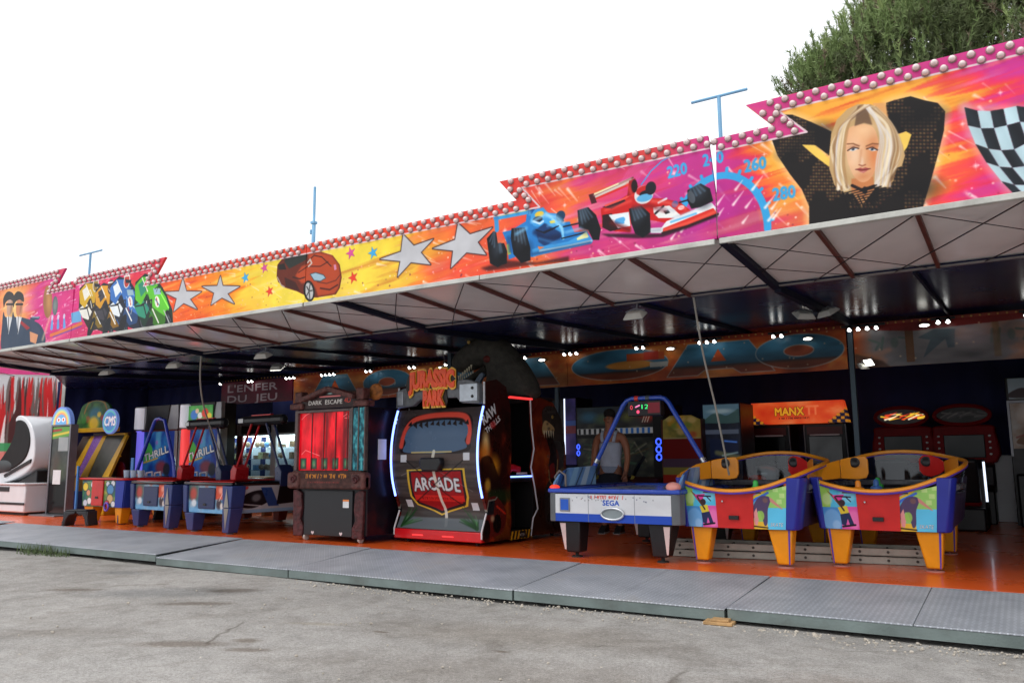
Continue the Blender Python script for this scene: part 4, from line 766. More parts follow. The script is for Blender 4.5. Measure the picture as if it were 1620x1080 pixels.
b = MB()
for i in range(168): b.ball((-15.3+.1*i,11.985,3.115), .016, 6, 4)
tag(sp('bulb_string', b, pm('small_bulb', (200,150,90), .2), smooth=60), kind='stuff')
EN = Pic(-15.45,-13.12,2.56,3.1,150,(96,16,40)); EN.a *= .75+.5*fbm(EN.h,EN.w,(20,30))[...,None]
EN.text("L'ENFER", -15.2, 2.85, .155, (190,170,178), wid=1.62, edge=(50,6,20), ew=.014, bold=.012).text('DU  JEU', -15.2, 2.62, .155, (190,170,178), wid=1.62, edge=(50,6,20), ew=.014, bold=.012)
o = sp('banner_panel', MB().box(-15.42,-13.12,11.98,12.01,2.58,3.08), printed('enfer_vinyl', EN.image('enfer_print'), .35), smooth=0); put(o, EN); o['label'] = "dark red banner reading L'ENFER DU JEU"


# ================================================================ AIR-HOCKEY TABLES
PLB = pm('black_plastic', (26,26,29), .38, 0, .1, 12, .1, 60); WHT = pm('white_laminate', (206,208,212), .32, 0, .05, 4, dirt=.22); CHR = pm('chrome', (190,192,196), .15, .9, .05)
RUB = pm('rubber_foot', (40,38,38), .8); STEEL = pm('brushed_steel', (140,142,146), .35, .7)
def printpart(name, mb, pic, mname, parent, loc=(0,0,0), ua=0, va=2, rough=.3, emit=0., bev=0, flip=False, smooth=0, rot=(0,0,0)):
    o = obj(name, mb, printed(mname, pic.image(mname), rough, emit) if pic is not None else MATS[mname], parent, loc, rot, bev=bev, smooth=smooth)
    if pic is not None: UVX[mname] = pic.ext
    x0,x1,z0,z1 = UVX[mname]; uvp(o, x0,x1,z0,z1, ua, va, flip); return o
UVX = {}
# ---- big blue and white two-player table
t = thing('air_hockey_table', 'full-size white and blue air hockey table with blue overhead arch and SEGA on its end', 'air hockey table', (-3.95,8.25,.2))
NX, DP = .79, 2.35
BLU = pm('royal_blue_plastic', (38,74,176), .28, 0, .08, 6, coat=.3); GRC = pm('grey_corner_plastic', (92,96,100), .4)
b = MB().box(-.71,.71,.012,DP-.01,.50,.715); obj('body', b, WHT, t, bev=.01)
b = MB().box(-.712,.712,.008,DP-.006,.41,.497); obj('lower_band', b, BLU, t, bev=.008)
for sx in (-1,1):
    for sy in (0,1):
        q = [(sx*.70, 0.0),(sx*.75,.005),(sx*.785,.03),(sx*.80,.075),(sx*.80,.15),(sx*.70,.15)]; q = [(x, y if sy == 0 else DP-y) for x,y in q]
        obj('corner_post', MB().prism(q, 'z', .405, .725), GRC, t, bev=.006)
        lx, ly = sx*.55, .17 if sy == 0 else DP-.17
        lg = obj('leg', MB().frust((lx-sx*.03,ly,.06),(.085,.09),(lx,ly,.41),(.135,.13)), PLB, t, bev=.015)
        obj('leg_stripe', MB().add([(lx+sx*.075,ly-.0925,.09),(lx+sx*.055,ly-.0925,.09),(lx+sx*.04,ly-.1300,.385),(lx+sx*.115,ly-.1300,.385)] if True else [], [(0,1,2,3)]), pm('pale_pink_strip', (206,186,184), .4), lg, smooth=0, loc=(0,-.004,0))
        obj('foot', MB().lathe([(.02,.06),(.022,.02),(.06,.016),(.065,0)], (lx-sx*.03,ly,0), 14), RUB, lg)
SG = Pic(-.72,.72,.40,.72,330,(208,210,214))
A = SG; A.a *= .95+.1*fbm(A.h,A.w,(30,60))[...,None]; A.rect(-.72,.72,.40,.497,(40,76,178))
for x in (-.28,.28): A.line([(x,.40),(x,.72)], .006, (120,124,132))
for i in range(34):
    x = random.uniform(-.62,.5); z = .695-abs(x)*.02-random.random()*.05; A.star((x,z), .011, random.choice([(90,96,120),(140,90,100),(110,110,116)]), a=.8)
A.scrawl(-.25, .665, .40, .038, (206,60,54)); A.text('SEGA', -.10, .595, .055, (44,80,180), wid=.2, bold=.005)
obj_ = printpart('front_panel', MB().box(-.70,.70,.0,.010,.41,.712), SG, 'sega_front', t)
o = obj('coin_window', MB().box(-.64,-.51,-.012,.0,.52,.67), STEEL, t, bev=.004); obj('window_pane', MB().box(-.625,-.525,-.016,-.0125,.535,.655), pm('blue_pane', (40,90,190), .15), o)
o = obj('puck_return', MB().tube([(.02+.135*math.cos(a*.3142),-.012,.505+.062*math.sin(a*.3142)) for a in range(20)], .014, 8, True), CHR, t)
obj('return_dish', MB().lathe([(.125,0),(.11,.008),(.02,.012)], (0,0,0), 24, 'y'), pm('dish_grey', (140,150,154), .2, .4), o, (.02,-.004,.505)).scale = (1,1,.44)
q = MB(); q.box(-.80,.80,-.005,.09,.725,.775); q.box(-.80,.80,DP-.09,DP+.005,.725,.775); q.box(-.80,-.70,.09,DP-.09,.725,.775); q.box(.70,.80,.09,DP-.09,.725,.775)
obj('rim', q, BLU, t, bev=.015)
PF = Pic(-.7,.7,.09,DP-.09,90,(178,190,206)); PF.a *= .85+.3*fbm(PF.h,PF.w,(20,30))[...,None]; PF.ell((0,DP/2),.3,.3,(40,80,180)).ell((0,DP/2),.26,.26,(190,200,214)).line([(-.7,DP/2),(.7,DP/2)],.02,(190,40,40))
for s in (.2,2.1): PF.ell((0,s),.35,.35,(70,120,200),.6)
printpart('playfield', MB().box(-.70,.70,.09,DP-.09,.735,.75), PF, 'sega_playfield', t, va=1, rough=.1)
GD = Pic(.05,2.3,.76,1.03,140,(110,150,200)); GD.a *= .8+.4*fbm(GD.h,GD.w,(30,20))[...,None]
for i in range(7): GD.poly([(.1+i*.3,.76),(.25+i*.3,.76),(.42+i*.3,1.03),(.3+i*.3,1.03)], random.choice([(70,120,190),(200,214,226),(40,80,160),(150,190,220)]), .8, .01)
for i in range(5): GD.line([(.2+.4*i,.78),(.4+.4*i,1.0)], .02, (40,46,60), .8)
for sx in (-1,1):
    x = sx*.765; pr = [(.06,.776),(.10,.84),(.22,.93),(.45,1.0),(1.15,1.02),(1.15,.776)]
    printpart('guard_board', MB().prism(pr, 'x', x-.012, x+.012), GD if sx < 0 else None, 'sega_guard', t, ua=1)
    obj('clear_guard', MB().prism([(1.152,.776),(1.152,1.02),(1.9,1.0),(2.15,.92),(2.28,.776)], 'x', x-.004, x+.004), clear('acrylic'), t, smooth=0)
    obj('guard_base_strip', MB().box(x-.02,x+.02,.08,2.27,.7755,.79), pm('navy_strip', (28,44,110), .3), t)
arch = [(-.86,1.18,.8),(-.86,1.18,.96)]+[(-.84+.02*0,1.18,1.0)]
ap = [(-.80,1.18,.80),(-.80,1.18,.98),(-.36,1.18,1.77),(-.31,1.18,1.825),(-.24,1.18,1.85),(.14,1.18,1.85),(.20,1.18,1.835),(.25,1.18,1.78),(.72,1.18,.98),(.76,1.18,.80)]
o = obj('overhead_arch', MB().tube(ap, .030, 10), BLU, t)
for k in (2,7): obj('arch_collar', MB().tube([Vector(ap[k-1 if k == 2 else k+1])*.9+Vector(ap[k])*.1, Vector(ap[k-1 if k == 2 else k+1])*.84+Vector(ap[k])*.16], .036, 10), CHR, o)
o = obj('score_display', MB().box(-.27,.17,1.12,1.24,1.63,1.815), PLB, t, bev=.01)
SD_ = Pic(-.27,.17,1.63,1.815,200,(14,12,14)); SD_.text('0', -.235, 1.71, .055, (255,60,80)); SD_.line([(-.16,1.74),(-.11,1.76)], .018, (230,120,170)).text('12', -.08, 1.715, .055, (60,255,130), wid=.09).ell((-.13,1.68),.02,.022,(255,70,110)); SD_.rect(.0,.16,1.66,1.79,(70,14,22))
printpart('score_screen', MB().box(-.265,.165,1.114,1.1195,1.635,1.81), SD_, 'score_screen', o, emit=1.2)
for x, c in ((-.17,(220,60,50)),(-.02,(70,80,90))): obj('arch_sleeve', MB().tube([(x-.025,1.18,1.85),(x+.025,1.18,1.85)], .036, 10), pm('sleeve_%s' % ('red' if c[0] > 100 else 'grey'), c, .4), t)
obj('corner_bumper', MB().ball((.71,.06,.80), (.085,.075,.055), 12, 8), pm('pink_plastic', (222,150,140), .4), t); obj('corner_bumper', MB().ball((-.74,.06,.785), (.06,.06,.03), 12, 8), glow('red_lit_plastic', (255,70,50), .6), t)
o = obj('coin_hood', MB().tube([(-.80,.25,.79),(-.84,.25,.9),(-.78,.25,.97),(-.70,.25,.92),(-.70,.25,.79)], .014, 8), pm('grey_hose', (120,110,106), .5), t)

# ---- two long blue-legged tables side by side, each under a gantry
def blue_table(name, label, loc, rz):
    t = thing(name, label, 'air hockey table', loc, rz, 'blue air hockey tables with overhead score bars')
    DPT = 2.35; W = .66; NB = pm('slate_blue_plastic', (44,58,112), .36, 0, .1, 5, dirt=.22); 
    obj('body', MB().prism([(-W+.10,.30),(W-.10,.30),(W,.735),(-W,.735)], 'y', .05, DPT-.05), pm('dark_table_side', (60,64,78), .4), t, bev=.01)
    FT = Pic(-W,W,.30,.735,200,(150,180,205)); A = FT; A.a[:] = grad([(0,(40,70,90)),(.4,(90,140,180)),(.6,(150,180,200)),(1,(200,90,70))], fbm(A.h,A.w,(24,30)))
    A.rect(-.66,-.3,.5,.735,(60,90,80),.8,.05).ell((-.45,.6),.1,.1,(190,70,60),.9,.4).ell((-.42,.45),.07,.06,(220,225,230),.9,.3).rect(-.66,.66,.30,.38,(110,170,215),.8,.03).rect(.2,.6,.52,.735,(220,80,50),.9,.02).ell((.34,.66),.06,.05,(240,160,140),.9,.4).ell((.3,.45),.07,.08,(60,40,44),.9,.3).ell((.38,.42),.05,.05,(226,214,206),.9,.3).line([(.3,.5),(.45,.7)],.02,(250,220,210),.7)
    key = 'blue_table_front'
    printpart('front_panel', MB().add([(-W+.105,.045,.305),(W-.105,.045,.305),(W-.005,.045,.73),(-W+.005,.045,.73),(-W+.105,.049,.305),(W-.105,.049,.305),(W-.005,.049,.73),(-W+.005,.049,.73)], [(0,1,2,3),(7,6,5,4),(0,4,5,1),(1,5,6,2),(2,6,7,3),(3,7,4,0)]), FT if key not in MATS else None, key, t)
    d = obj('coin_door', MB().box(-.27,.20,.02,.0445,.37,.70), pm('navy_door', (34,46,88), .35), t, bev=.015); obj('coin_slot', MB().box(-.10,-.02,.008,.0195,.42,.455), PLB, d, bev=.004)
    SP = Pic(0,DPT,.30,.735,120,(176,184,192)); A = SP; A.a *= .85+.3*fbm(A.h,A.w,(20,40))[...,None]
    A.rect(0,DPT,.3,.36,(130,170,205),.9,.02).poly(smooth([(.25,.42),(.3,.6),(.6,.66),(.75,.56),(.7,.45),(.45,.38),(.25,.42)]),(24,26,32)).poly([(.55,.7),(.75,.7),(.95,.4),(.75,.4)],(40,70,130)).poly([(.9,.42),(.9,.72),(1.35,.72),(1.4,.45)],(20,20,24)).ell((.5,.54),.08,.06,(130,134,140),.8,.3).line([(.05,.66),(.3,.7)],.05,(200,50,50),.8).poly(smooth([(1.5,.4),(1.7,.66),(2.1,.6),(2.2,.42),(1.5,.4)]),(60,30,36)).line([(.25,.45),(.6,.41)],.02,(220,224,228),.8)
    for sx in (1,-1):
        m = MB().add([(sx*(W-.095),.06,.305),(sx*(W-.095),DPT-.06,.305),(sx*(W+.004),DPT-.06,.73),(sx*(W+.004),.06,.73)], [(0,1,2,3)])
        printpart('side_panel', m, SP if 'blue_table_side' not in MATS else None, 'blue_table_side', t, ua=1, loc=(sx*.003,0,0))
    for sx in (-1,1):
        for y in (.10,DPT-.10):
            full = sx > 0 or y > 1; m = MB(); col = NB if (y < 1) else pm('red_brown_leg', (110,40,30), .4)
            if full: m.frust((sx*.545,y,.02),(.085,.085),(sx*.60,y,.40),(.115,.115)); m.frust((sx*.60,y,.403),(.115,.115),(sx*.615,y,.735),(.135,.125))
            else: m.frust((sx*.46,y,.02),(.085,.085),(sx*.46,y,.30),(.135,.115)); m.frust((sx*.63,y-.04,.30),(.05,.05),(sx*.645,y-.04,.735),(.06,.06))
            lg = obj('leg', m, col, t, bev=.012)
            if full and y < 1:
                yy = y-.135; o = obj('diamond_plate', MB().add([(.60,y-.119,.41),(.672,y-.121,.41),(.615,y-.128,.70),(.538,y-.121,.41)], [(0,1,2),(0,2,3)]), pm('satin_silver', (150,146,140), .4, .5), lg, loc=(0,-.004,0), smooth=0)
                obj('diamond_plate', MB().add([(.535,y-.116,.395),(.665,y-.116,.395),(.548,y-.088,.06)], [(0,1,2)]), MATS['satin_silver'], lg, loc=(0,-.004,0), smooth=0)
            obj('foot', MB().lathe([(.05,.02),(.06,0)], ((sx*.545 if full else sx*.46),y,0), 12), pm('grey_foot', (110,120,130), .5), lg)
    q = MB(); q.box(-W-.03,W+.03,0,.07,.735,.79); q.box(-W-.03,W+.03,DPT-.07,DPT,.735,.79); q.box(-W-.03,-W+.04,.07,DPT-.07,.735,.79); q.box(W-.04,W+.03,.07,DPT-.07,.735,.79)
    obj('rim', q, pm('gloss_black_rim', (18,18,22), .12, 0, .05, coat=.5), t, bev=.02)
    obj('red_edge', MB().box(-W+.04,W-.04,.07,.10,.775,.80).box(-W+.04,-W+.07,.1,DPT-.1,.775,.80), pm('red_plastic', (196,34,32), .3), t, bev=.005)
    obj('playfield', MB().box(-W+.04,W-.04,.07,DPT-.07,.74,.76), pm('dark_playfield', (50,30,44), .12), t)
    yg = 1.0
    for sx, c, nm in ((-1,(186,28,34),'red'),(1,(32,44,84),'navy')):
        m_ = pm('gantry_'+nm, c, .28, 0, .08, coat=.3)
        br = obj('bracket', MB().prism([(sx*(W-.10),.79),(sx*(W+.02),.79),(sx*(W+.05),.70),(sx*(W+.06),.95),(sx*(W-.02),1.06),(sx*(W-.12),1.0)], 'y', yg-.13, yg+.13), m_, t, bev=.02)
        for dy in (-.08,.08): obj('gantry_arm', MB().tube([(sx*(W-.02),yg+dy,.95),(sx*.50,yg+dy,1.20),(sx*.21,yg+dy,1.74)], .020, 8), m_, br)
    o = obj('score_bar', MB().tube([(-.62,yg,1.80),(-.58,yg,1.80),(.58,yg,1.80),(.62,yg,1.80)], [.05,.085,.085,.05], 10), PLB, t)
    obj('label', MB().box(-.60,-.46,yg-.092,yg-.086,1.77,1.84), pm('white_label', (214,216,218), .4), o); obj('red_lamp', MB().box(-.3,.25,yg-.03,yg+.03,1.882,1.90), pm('red_plastic', (196,34,32)), o)
    return t
blue_table('air_hockey_table', 'blue-legged air hockey table nearer the small red kids table', (-12.76,8.55,.2), R(-6))
blue_table('air_hockey_table', 'blue-legged air hockey table beside the red curtain cabinet, white side panel in view', (-11.10,8.42,.2), R(-6))

# ---- low red and blue table for small children
t = thing('kids_hockey_table', 'small red-topped children\'s hockey table with cartoon front and yellow legs', 'kids table', (-14.6,8.75,.2), R(-4))
KF = Pic(-.78,.78,.30,.80,170,(50,90,150)); A = KF; A.a[:] = grad([(0,(40,60,120)),(.5,(60,120,80)),(1,(220,190,80))], fbm(A.h,A.w,(20,26)))
for c, r, cc in (((-.62,.66),.11,(236,206,70)),((-.5,.55),.08,(220,150,110)),((-.45,.4),.09,(230,230,226)),((-.35,.7),.08,(230,236,240)),((.2,.72),.07,(226,232,236)),((.38,.73),.08,(232,238,240)),((.3,.62),.13,(90,150,200)),((.3,.45),.12,(222,180,120)),((.2,.36),.09,(220,60,50)),((.42,.36),.08,(230,230,230)),((-.6,.36),.09,(200,210,220))): A.ell(c, r, r*.8, (20,30,60), .9, .1); A.ell(c, r*.88, r*.68, cc, .95, .15)
A.rect(.48,.78,.30,.80,(34,56,160)); A.line([(-.78,.74),(.4,.78)],.015,(230,240,240),.4,.01)
obj('body', MB().prism([(-.70,.30),(.74,.30),(.79,.79),(-.75,.79)], 'y', .06, 1.7), pm('blue_cabinet', (36,58,150), .35), t, bev=.01)
printpart('front_panel', MB().prism([(-.70,.305),(.735,.305),(.785,.785),(-.745,.785)], 'y', .045, .058), KF, 'kids_table_front', t)
d = obj('coin_door', MB().box(-.33,.08,.015,.044,.32,.785), pm('red_plastic', (196,34,32)), t, bev=.01); obj('coin_slot', MB().box(-.17,-.07,.006,.0145,.45,.49), PLB, d)
o = obj('token_ring', MB().tube([(.22+.07*math.cos(a*.4488),.03,.31+.07*math.sin(a*.4488)) for a in range(14)], .018, 8, True), pm('violet_ring', (120,90,200), .3), t)
obj('rim', MB().prism([(-.80,.0),(.80,.0),(.86,.08),(.86,1.68),(.80,1.76),(-.80,1.76),(-.86,1.68),(-.86,.08)], 'z', .792, .83), pm('red_plastic', (196,34,32)), t, bev=.015)
obj('playfield', MB().box(-.76,.76,.10,1.66,.8305,.834), pm('dark_playfield', (50,30,44)), t)
for sx in (-1,1):
    for y in (.18,1.5):
        lg = obj('leg', MB().frust((sx*.52,y,.015),(.075,.075),(sx*.54,y,.30),(.12 if sx > 0 else .17,.10)), pm('amber_plastic', (230,152,20), .35, dirt=.12), t, bev=.012); obj('foot', MB().lathe([(.06,.015),(.075,0)], (sx*.52,y,0), 12), RUB, lg)
        if sx > 0 and y < 1: obj('leg_stripe', MB().box(.515,.545,y-.088,y-.080,.02,.29), pm('navy_strip', (28,44,110)), lg)
pb = pm('deep_blue_tube', (40,56,170), .25, coat=.3); ya = .85
obj('overhead_arch', MB().tube([(-.30,ya,.83),(-.24,ya,1.0),(.26,ya,1.88),(.32,ya,1.93),(.45,ya,1.94),(.62,ya,1.90),(1.0,ya,1.1),(1.05,ya,.83)], .034, 9), pb, t)
obj('arch_foot', MB().ball((-.30,ya,.85), (.11,.09,.05), 10, 6), pm('pink_plastic', (222,150,140)), t)
objs('blue_rail', [(-.84,-.79,-.04,.0,.02,1.05),(-.62,-.52,.9,.94,.83,1.2)], pm('sky_blue_post', (60,120,190), .4), t, bev=.01)
for i in range(3): tag(obj('drinking_cup', MB().lathe([(.045,0),(.06,.13)], (-14.33+.17*i,9.1+.03*i,1.035), 12), pm('pale_cup', (190,200,220), .3)), ['pale cup on the red table, leftmost of three','pale cup on the red table, middle of three','pale cup on the red table, rightmost of three'][i], 'cup', 'pale cups on the red table')

# ---- two children's tables with curved rails, front right
def kart_table(name, label, loc):
    t = thing(name, label, 'kids hockey table', loc, 0, 'yellow-legged children\'s hockey tables')
    D = 2.0; OB = pm('orange_plastic', (240,152,30), .33, 0, .06, 6, coat=.2); RB = pm('red_plastic', (196,34,32)); NV = pm('cobalt_corner', (34,46,150), .34, 0, .07, 6, coat=.2, dirt=.18)
    top = lambda x: .752+.30*x*x-(.02*x)          # the front edge sags towards its middle
    yb = lambda x: .02-.05*(1-(x/.6)**2)           # and bows out a little
    obj('body', MB().prism([(-.50,.385),(.50,.385),(.58,.74),(-.58,.74)], 'y', .07, D-.05), pm('dark_kart_body', (34,34,44), .4), t, bev=.01)
    FP = None
    if 'kart_front' not in MATS:
        FP = Pic(-.66,.66,.37,.88,300,(120,190,220)); A = FP
        A.a[:] = grad([(0,(90,170,215)),(.5,(110,196,226)),(1,(130,204,232))], fbm(A.h,A.w,(40,40)))
        # left picture: coloured quarters, a boarder with raised arms
        A.rect(-.66,-.38,.60,.9,(150,200,90)).rect(-.47,-.2,.60,.9,(84,190,226)).rect(-.66,-.37,.37,.60,(72,140,206)).rect(-.37,-.15,.37,.61,(220,90,170)); A.ell((-.46,.47),.09,.11,(120,176,226),.8,.1); A.ell((-.5,.68),.05,.06,(196,222,160),.7,.2); A.ell((-.30,.72),.08,.07,(140,214,238),.7,.2); A.ell((-.25,.48),.06,.09,(236,130,190),.7,.2); A.ell((-.42,.42),.04,.05,(150,196,236),.8,.2)
        A.poly([(-.50,.77),(-.36,.66),(-.33,.60),(-.37,.60),(-.47,.73)],(130,70,60)); A.poly([(-.45,.72),(-.33,.73),(-.36,.67),(-.42,.67)],(220,60,150)); A.line([(-.41,.71),(-.27,.705)],.014,(40,30,50)); A.line([(-.31,.70),(-.27,.66)],.010,(40,30,50)); A.ell((-.355,.645),.03,.033,(60,44,50)); A.poly([(-.40,.60),(-.31,.62),(-.29,.54),(-.37,.52)],(220,200,60)); A.poly([(-.38,.53),(-.29,.55),(-.25,.43),(-.29,.42),(-.31,.49),(-.33,.42),(-.37,.43)],(40,50,90)); A.line([(-.36,.41),(-.24,.43)],.018,(20,22,30)); A.line([(-.42,.7),(-.34,.57)],.016,(70,50,44))
        # right picture: leaning skater
        A.rect(.12,.30,.60,.9,(90,190,224)).rect(.28,.6,.60,.9,(150,206,110)).rect(.30,.60,.37,.60,(96,200,240)).rect(.1,.31,.37,.46,(224,186,60)).rect(.1,.31,.46,.62,(140,200,120)); A.line(smooth([(.13,.67),(.18,.73),(.24,.76),(.29,.80)]),.022,(226,70,140)).line(smooth([(.13,.645),(.19,.705),(.25,.735),(.31,.775)]),.022,(240,200,60)).line(smooth([(.13,.62),(.2,.68),(.26,.71),(.33,.75)]),.022,(70,110,210))
        for x, z in ((.38,.76),(.44,.70),(.47,.78),(.41,.64),(.34,.80)): A.rect(x,x+.05,z,z+.045,(196,226,150),.8,.004)
        A.poly(smooth([(.15,.52),(.19,.64),(.25,.71),(.33,.715),(.35,.67),(.32,.58),(.31,.45),(.28,.42),(.26,.50),(.23,.57),(.19,.50),(.15,.52)]),(84,70,104)); A.poly([(.34,.71),(.37,.69),(.47,.585),(.45,.59),(.35,.66)],(204,140,130)); A.poly([(.18,.55),(.21,.60),(.225,.48),(.21,.42),(.18,.43)],(222,150,150)); A.ell((.25,.52),.032,.05,(150,196,90),.9,.1); A.line([(.15,.415),(.31,.40)],.014,(60,50,40)); A.ell((.30,.675),.026,.026,(120,90,90),.9,.2)
        A.text('SKATE', .335, .415, .036, (240,244,246), wid=.12, shear=.2, edge=(30,40,60), ew=.005)
        A.grain(.06,(60,60))
    xl = lambda x, z: x*(.94+.06*((z-.385)/.4))*(1.0)
    def front(x0, x1, th, off=0.):
        n = 8; rows = [[], []]
        for i in range(n+1):
            x = x0+(x1-x0)*i/n; rows[0].append((x*.93,yb(x)+off+.02,.385)); rows[1].append((x,yb(x)+off,top(x)))
        m = MB().sheet(rows); k = len(rows[0]); o2 = [[(p[0],p[1]+th,p[2]) for p in r] for r in rows]; m.sheet([r[::-1] for r in o2]); m.sheet([rows[1],o2[1]]); m.sheet([o2[0],rows[0]]); m.add([rows[0][0],rows[1][0],o2[1][0],o2[0][0]],[(0,1,2,3)]); m.add([rows[0][-1],rows[1][-1],o2[1][-1],o2[0][-1]],[(3,2,1,0)]); return m
    printpart('front_panel', front(-.575,.52,.02), FP, 'kart_front', t, smooth=50)
    d = obj('coin_door', front(-.215,.185,.02,-.012), RB, t); obj('coin_slot', MB().box(-.07,.03,-.062,-.02,.475,.515), PLB, d, bev=.003); obj('door_lock', MB().lathe([(.012,0),(.009,-.008)], (-.13,-.058,.66), 10, 'y'), CHR, d)
    for sx, x0, x1 in ((1,.515,.68),(-1,.575,.68)):
        q = [(x0,.0),(x0+(x1-x0)*.75,.01),(x1,.06),(x1,.22),(x0,.22)]; n = len(q)
        lo = [(sx*(x*.93-(.03 if x > .6 else 0)),y+.02,.38) for x,y in q]; hi = [(sx*x,y,top(.62)+.045) for x,y in q]
        obj('corner_post', MB().add(lo+hi, [tuple(range(n)),tuple(range(n,2*n))]+[(i,(i+1)%n,n+(i+1)%n,n+i) for i in range(n)]), NV, t, bev=.012, smooth=40)
    for sx in (-1,1): obj('side_skirt', MB().add([(sx*.60,.23,.40),(sx*.60,D-.1,.40),(sx*.665,D-.1,.88),(sx*.665,.23,.88),(sx*.58,.23,.40),(sx*.58,D-.1,.40),(sx*.645,D-.1,.88),(sx*.645,.23,.88)], [(0,1,2,3),(7,6,5,4),(0,4,5,1),(1,5,6,2),(2,6,7,3),(3,7,4,0)]), pm('violet_skirt', (60,50,90), .3), t)
    for sx in (-1,1):
        for y in (.16,D-.16):
            tp = .385
            m = MB().add([(sx*.50,y-.06,.03),(sx*.36,y-.06,.03),(sx*.36,y+.08,.03),(sx*.50,y+.08,.03),(sx*.535,y-.10,tp),(sx*.29,y-.10,tp),(sx*.29,y+.10,tp),(sx*.535,y+.10,tp)], [(0,3,2,1),(4,5,6,7),(0,1,5,4),(1,2,6,5),(2,3,7,6),(3,0,4,7)])
            lg = obj('leg', m, pm('amber_plastic', (222,150,22)), t, bev=.018)
            obj('leg_stripe', MB().add([(sx*.478,y-.0625,.035),(sx*.49,y-.0625,.035),(sx*.515,y-.1005,.38),(sx*.495,y-.1005,.38)], [(0,1,2,3)]), pm('purple_stripe', (86,60,170), .4), lg, loc=(0,-.003,0), smooth=0)
            obj('foot', MB().lathe([(.012,.04),(.012,.016),(.075,.012),(.085,.0)], (sx*.43,y,0), 18), pm('pink_grey_foot', (176,120,112), .5), lg)
    # rail: sagging along the front, rising up the sides to a high arch at the back
    ctl = [(-.72,.26,.90),(-.55,.03,.845),(-.28,-.06,.785),(.0,-.085,.765),(.28,-.05,.80),(.55,.06,.90),(.70,.34,.985),(.73,.75,1.03),(.68,1.25,1.06),(.50,1.62,1.10),(.20,1.84,1.155),(-.15,1.86,1.16),(-.45,1.66,1.10),(-.64,1.28,1.01),(-.72,.75,.95),(-.72,.26,.90)]
    rail = smooth(ctl,4)[:-1]
    o = obj('rim_rail', MB().tube(rail, .022, 8, True), OB, t)
    obj('rail_edging', MB().tube([(p[0]*1.01,p[1]-(.008 if p[1] < .9 else -.008),p[2]-.022) for p in rail], .013, 6, True), pm('purple_stripe', (86,60,170)), o)
    base = [(p[0]*.93,min(max(p[1]*.96+.05,.03),D-.12),min(p[2]-.03,.83 if p[1] > .3 else p[2]-.03)) for p in rail]
    w = MB(); w.sheet([[(p[0],p[1],p[2]-.02) for p in rail+rail[:1]], base+base[:1]]); obj('clear_wall', w, clear('acrylic'), t, smooth=60)
    KP = None
    if 'kart_playfield' not in MATS:
        KP = Pic(-.7,.7,-.05,D,80,(70,72,80)); KP.a *= .8+.4*fbm(KP.h,KP.w,(20,20))[...,None]; KP.ell((-.2,.4),.4,.25,(170,96,44),.8,.2).line([(0,-.05),(0,D)],.03,(200,150,60)).ell((0,D/2),.2,.2,(50,50,60),.8,.05).rect(-.65,-.1,.0,.55,(186,112,48),.6,.1)
    pf = [(p[0]*.95,p[1]*.97+.03) for p in rail]
    printpart('playfield', MB().prism(pf, 'z', .742, .755), KP, 'kart_playfield', t, va=1, rough=.1)
    obj('inner_wall', MB().tube([(p[0]*.93,p[1]*.95+.06,.80) for p in smooth(ctl[6:15],4)], .035, 6), pm('grey_goal_wall', (96,98,104), .25), t)
    # bent end shields with loudspeakers: orange on the left, red and orange on the right
    def shield(pts, zlo, zhi, mat_, th=.03):
        m = MB(); n = len(pts); a = [(x,y,z) for (x,y),z in zip(pts,zlo)]+[(x,y,z) for (x,y),z in zip(pts,zhi)]; b = [(x,y+th,z) for x,y,z in a]
        f = []
        for i in range(n-1): f += [(i,i+1,n+i+1,n+i),(2*n+i+1,2*n+i,3*n+i,3*n+i+1),(n+i,n+i+1,3*n+i+1,3*n+i),(i+1,i,2*n+i,2*n+i+1)]
        f += [(0,n,3*n,2*n),(n-1,3*n-1,4*n-1,2*n-1)]
        return obj('end_shield', m.add(a+b,f), mat_, t, bev=.006, smooth=25)
    shield([(-.70,.26),(-.58,.45),(-.47,.62)], [.855,.862,.872], [.945,1.035,1.075], OB)
    f = shield([(-.465,.63),(-.40,.70),(-.31,.77),(-.24,.82),(-.215,.83)], [.873,.868,.862,.875,.93], [1.077,1.095,1.11,1.115,1.07], OB)
    obj('loudspeaker', MB().lathe([(.055,0),(.055,-.012),(.038,-.018),(.01,-.008)], (-.335,.735,1.045), 16, 'y'), PLB, f)
    f = shield([(.25,1.20),(.29,1.18),(.37,1.12),(.45,1.06),(.51,1.0)], [.95,.90,.885,.91,.95], [1.07,1.115,1.12,1.09,1.05], RB)
    obj('loudspeaker', MB().lathe([(.055,0),(.055,-.012),(.038,-.018),(.01,-.008)], (.33,1.135,1.05), 16, 'y'), PLB, f)
    shield([(.515,.98),(.60,.74),(.68,.48)], [.93,.935,.97], [1.05,1.085,1.09], OB)
    return t
kart_table('kids_hockey_table', 'yellow-legged kids hockey table beside the white and blue table, left of two alike', (-2.62,8.47,.2))
kart_table('kids_hockey_table', 'yellow-legged kids hockey table nearest the right edge, ladder lying under it', (-1.30,8.85,.2))
def mallet(label, loc, c, nm):
    o = obj('mallet', MB().lathe([(.05,0),(.055,.012),(.05,.024),(.026,.034),(.024,.07),(.014,.085)], n=18), pm(nm, c, .35), None, loc); o.scale = (1.15,1.15,1.3); tag(o, label, 'mallet', 'mallets on the kids tables')
mallet('bright green mallet standing on the left kids hockey table', (-2.50,8.78,.956), (70,200,90), 'green_mallet'); mallet('bright orange mallet on the left kids hockey table near its red shield', (-2.22,8.95,.956), (236,96,36), 'coral_mallet'); mallet('amber mallet lying at the near left of the right kids hockey table', (-1.52,9.02,.956), (236,140,30), 'amber_mallet')
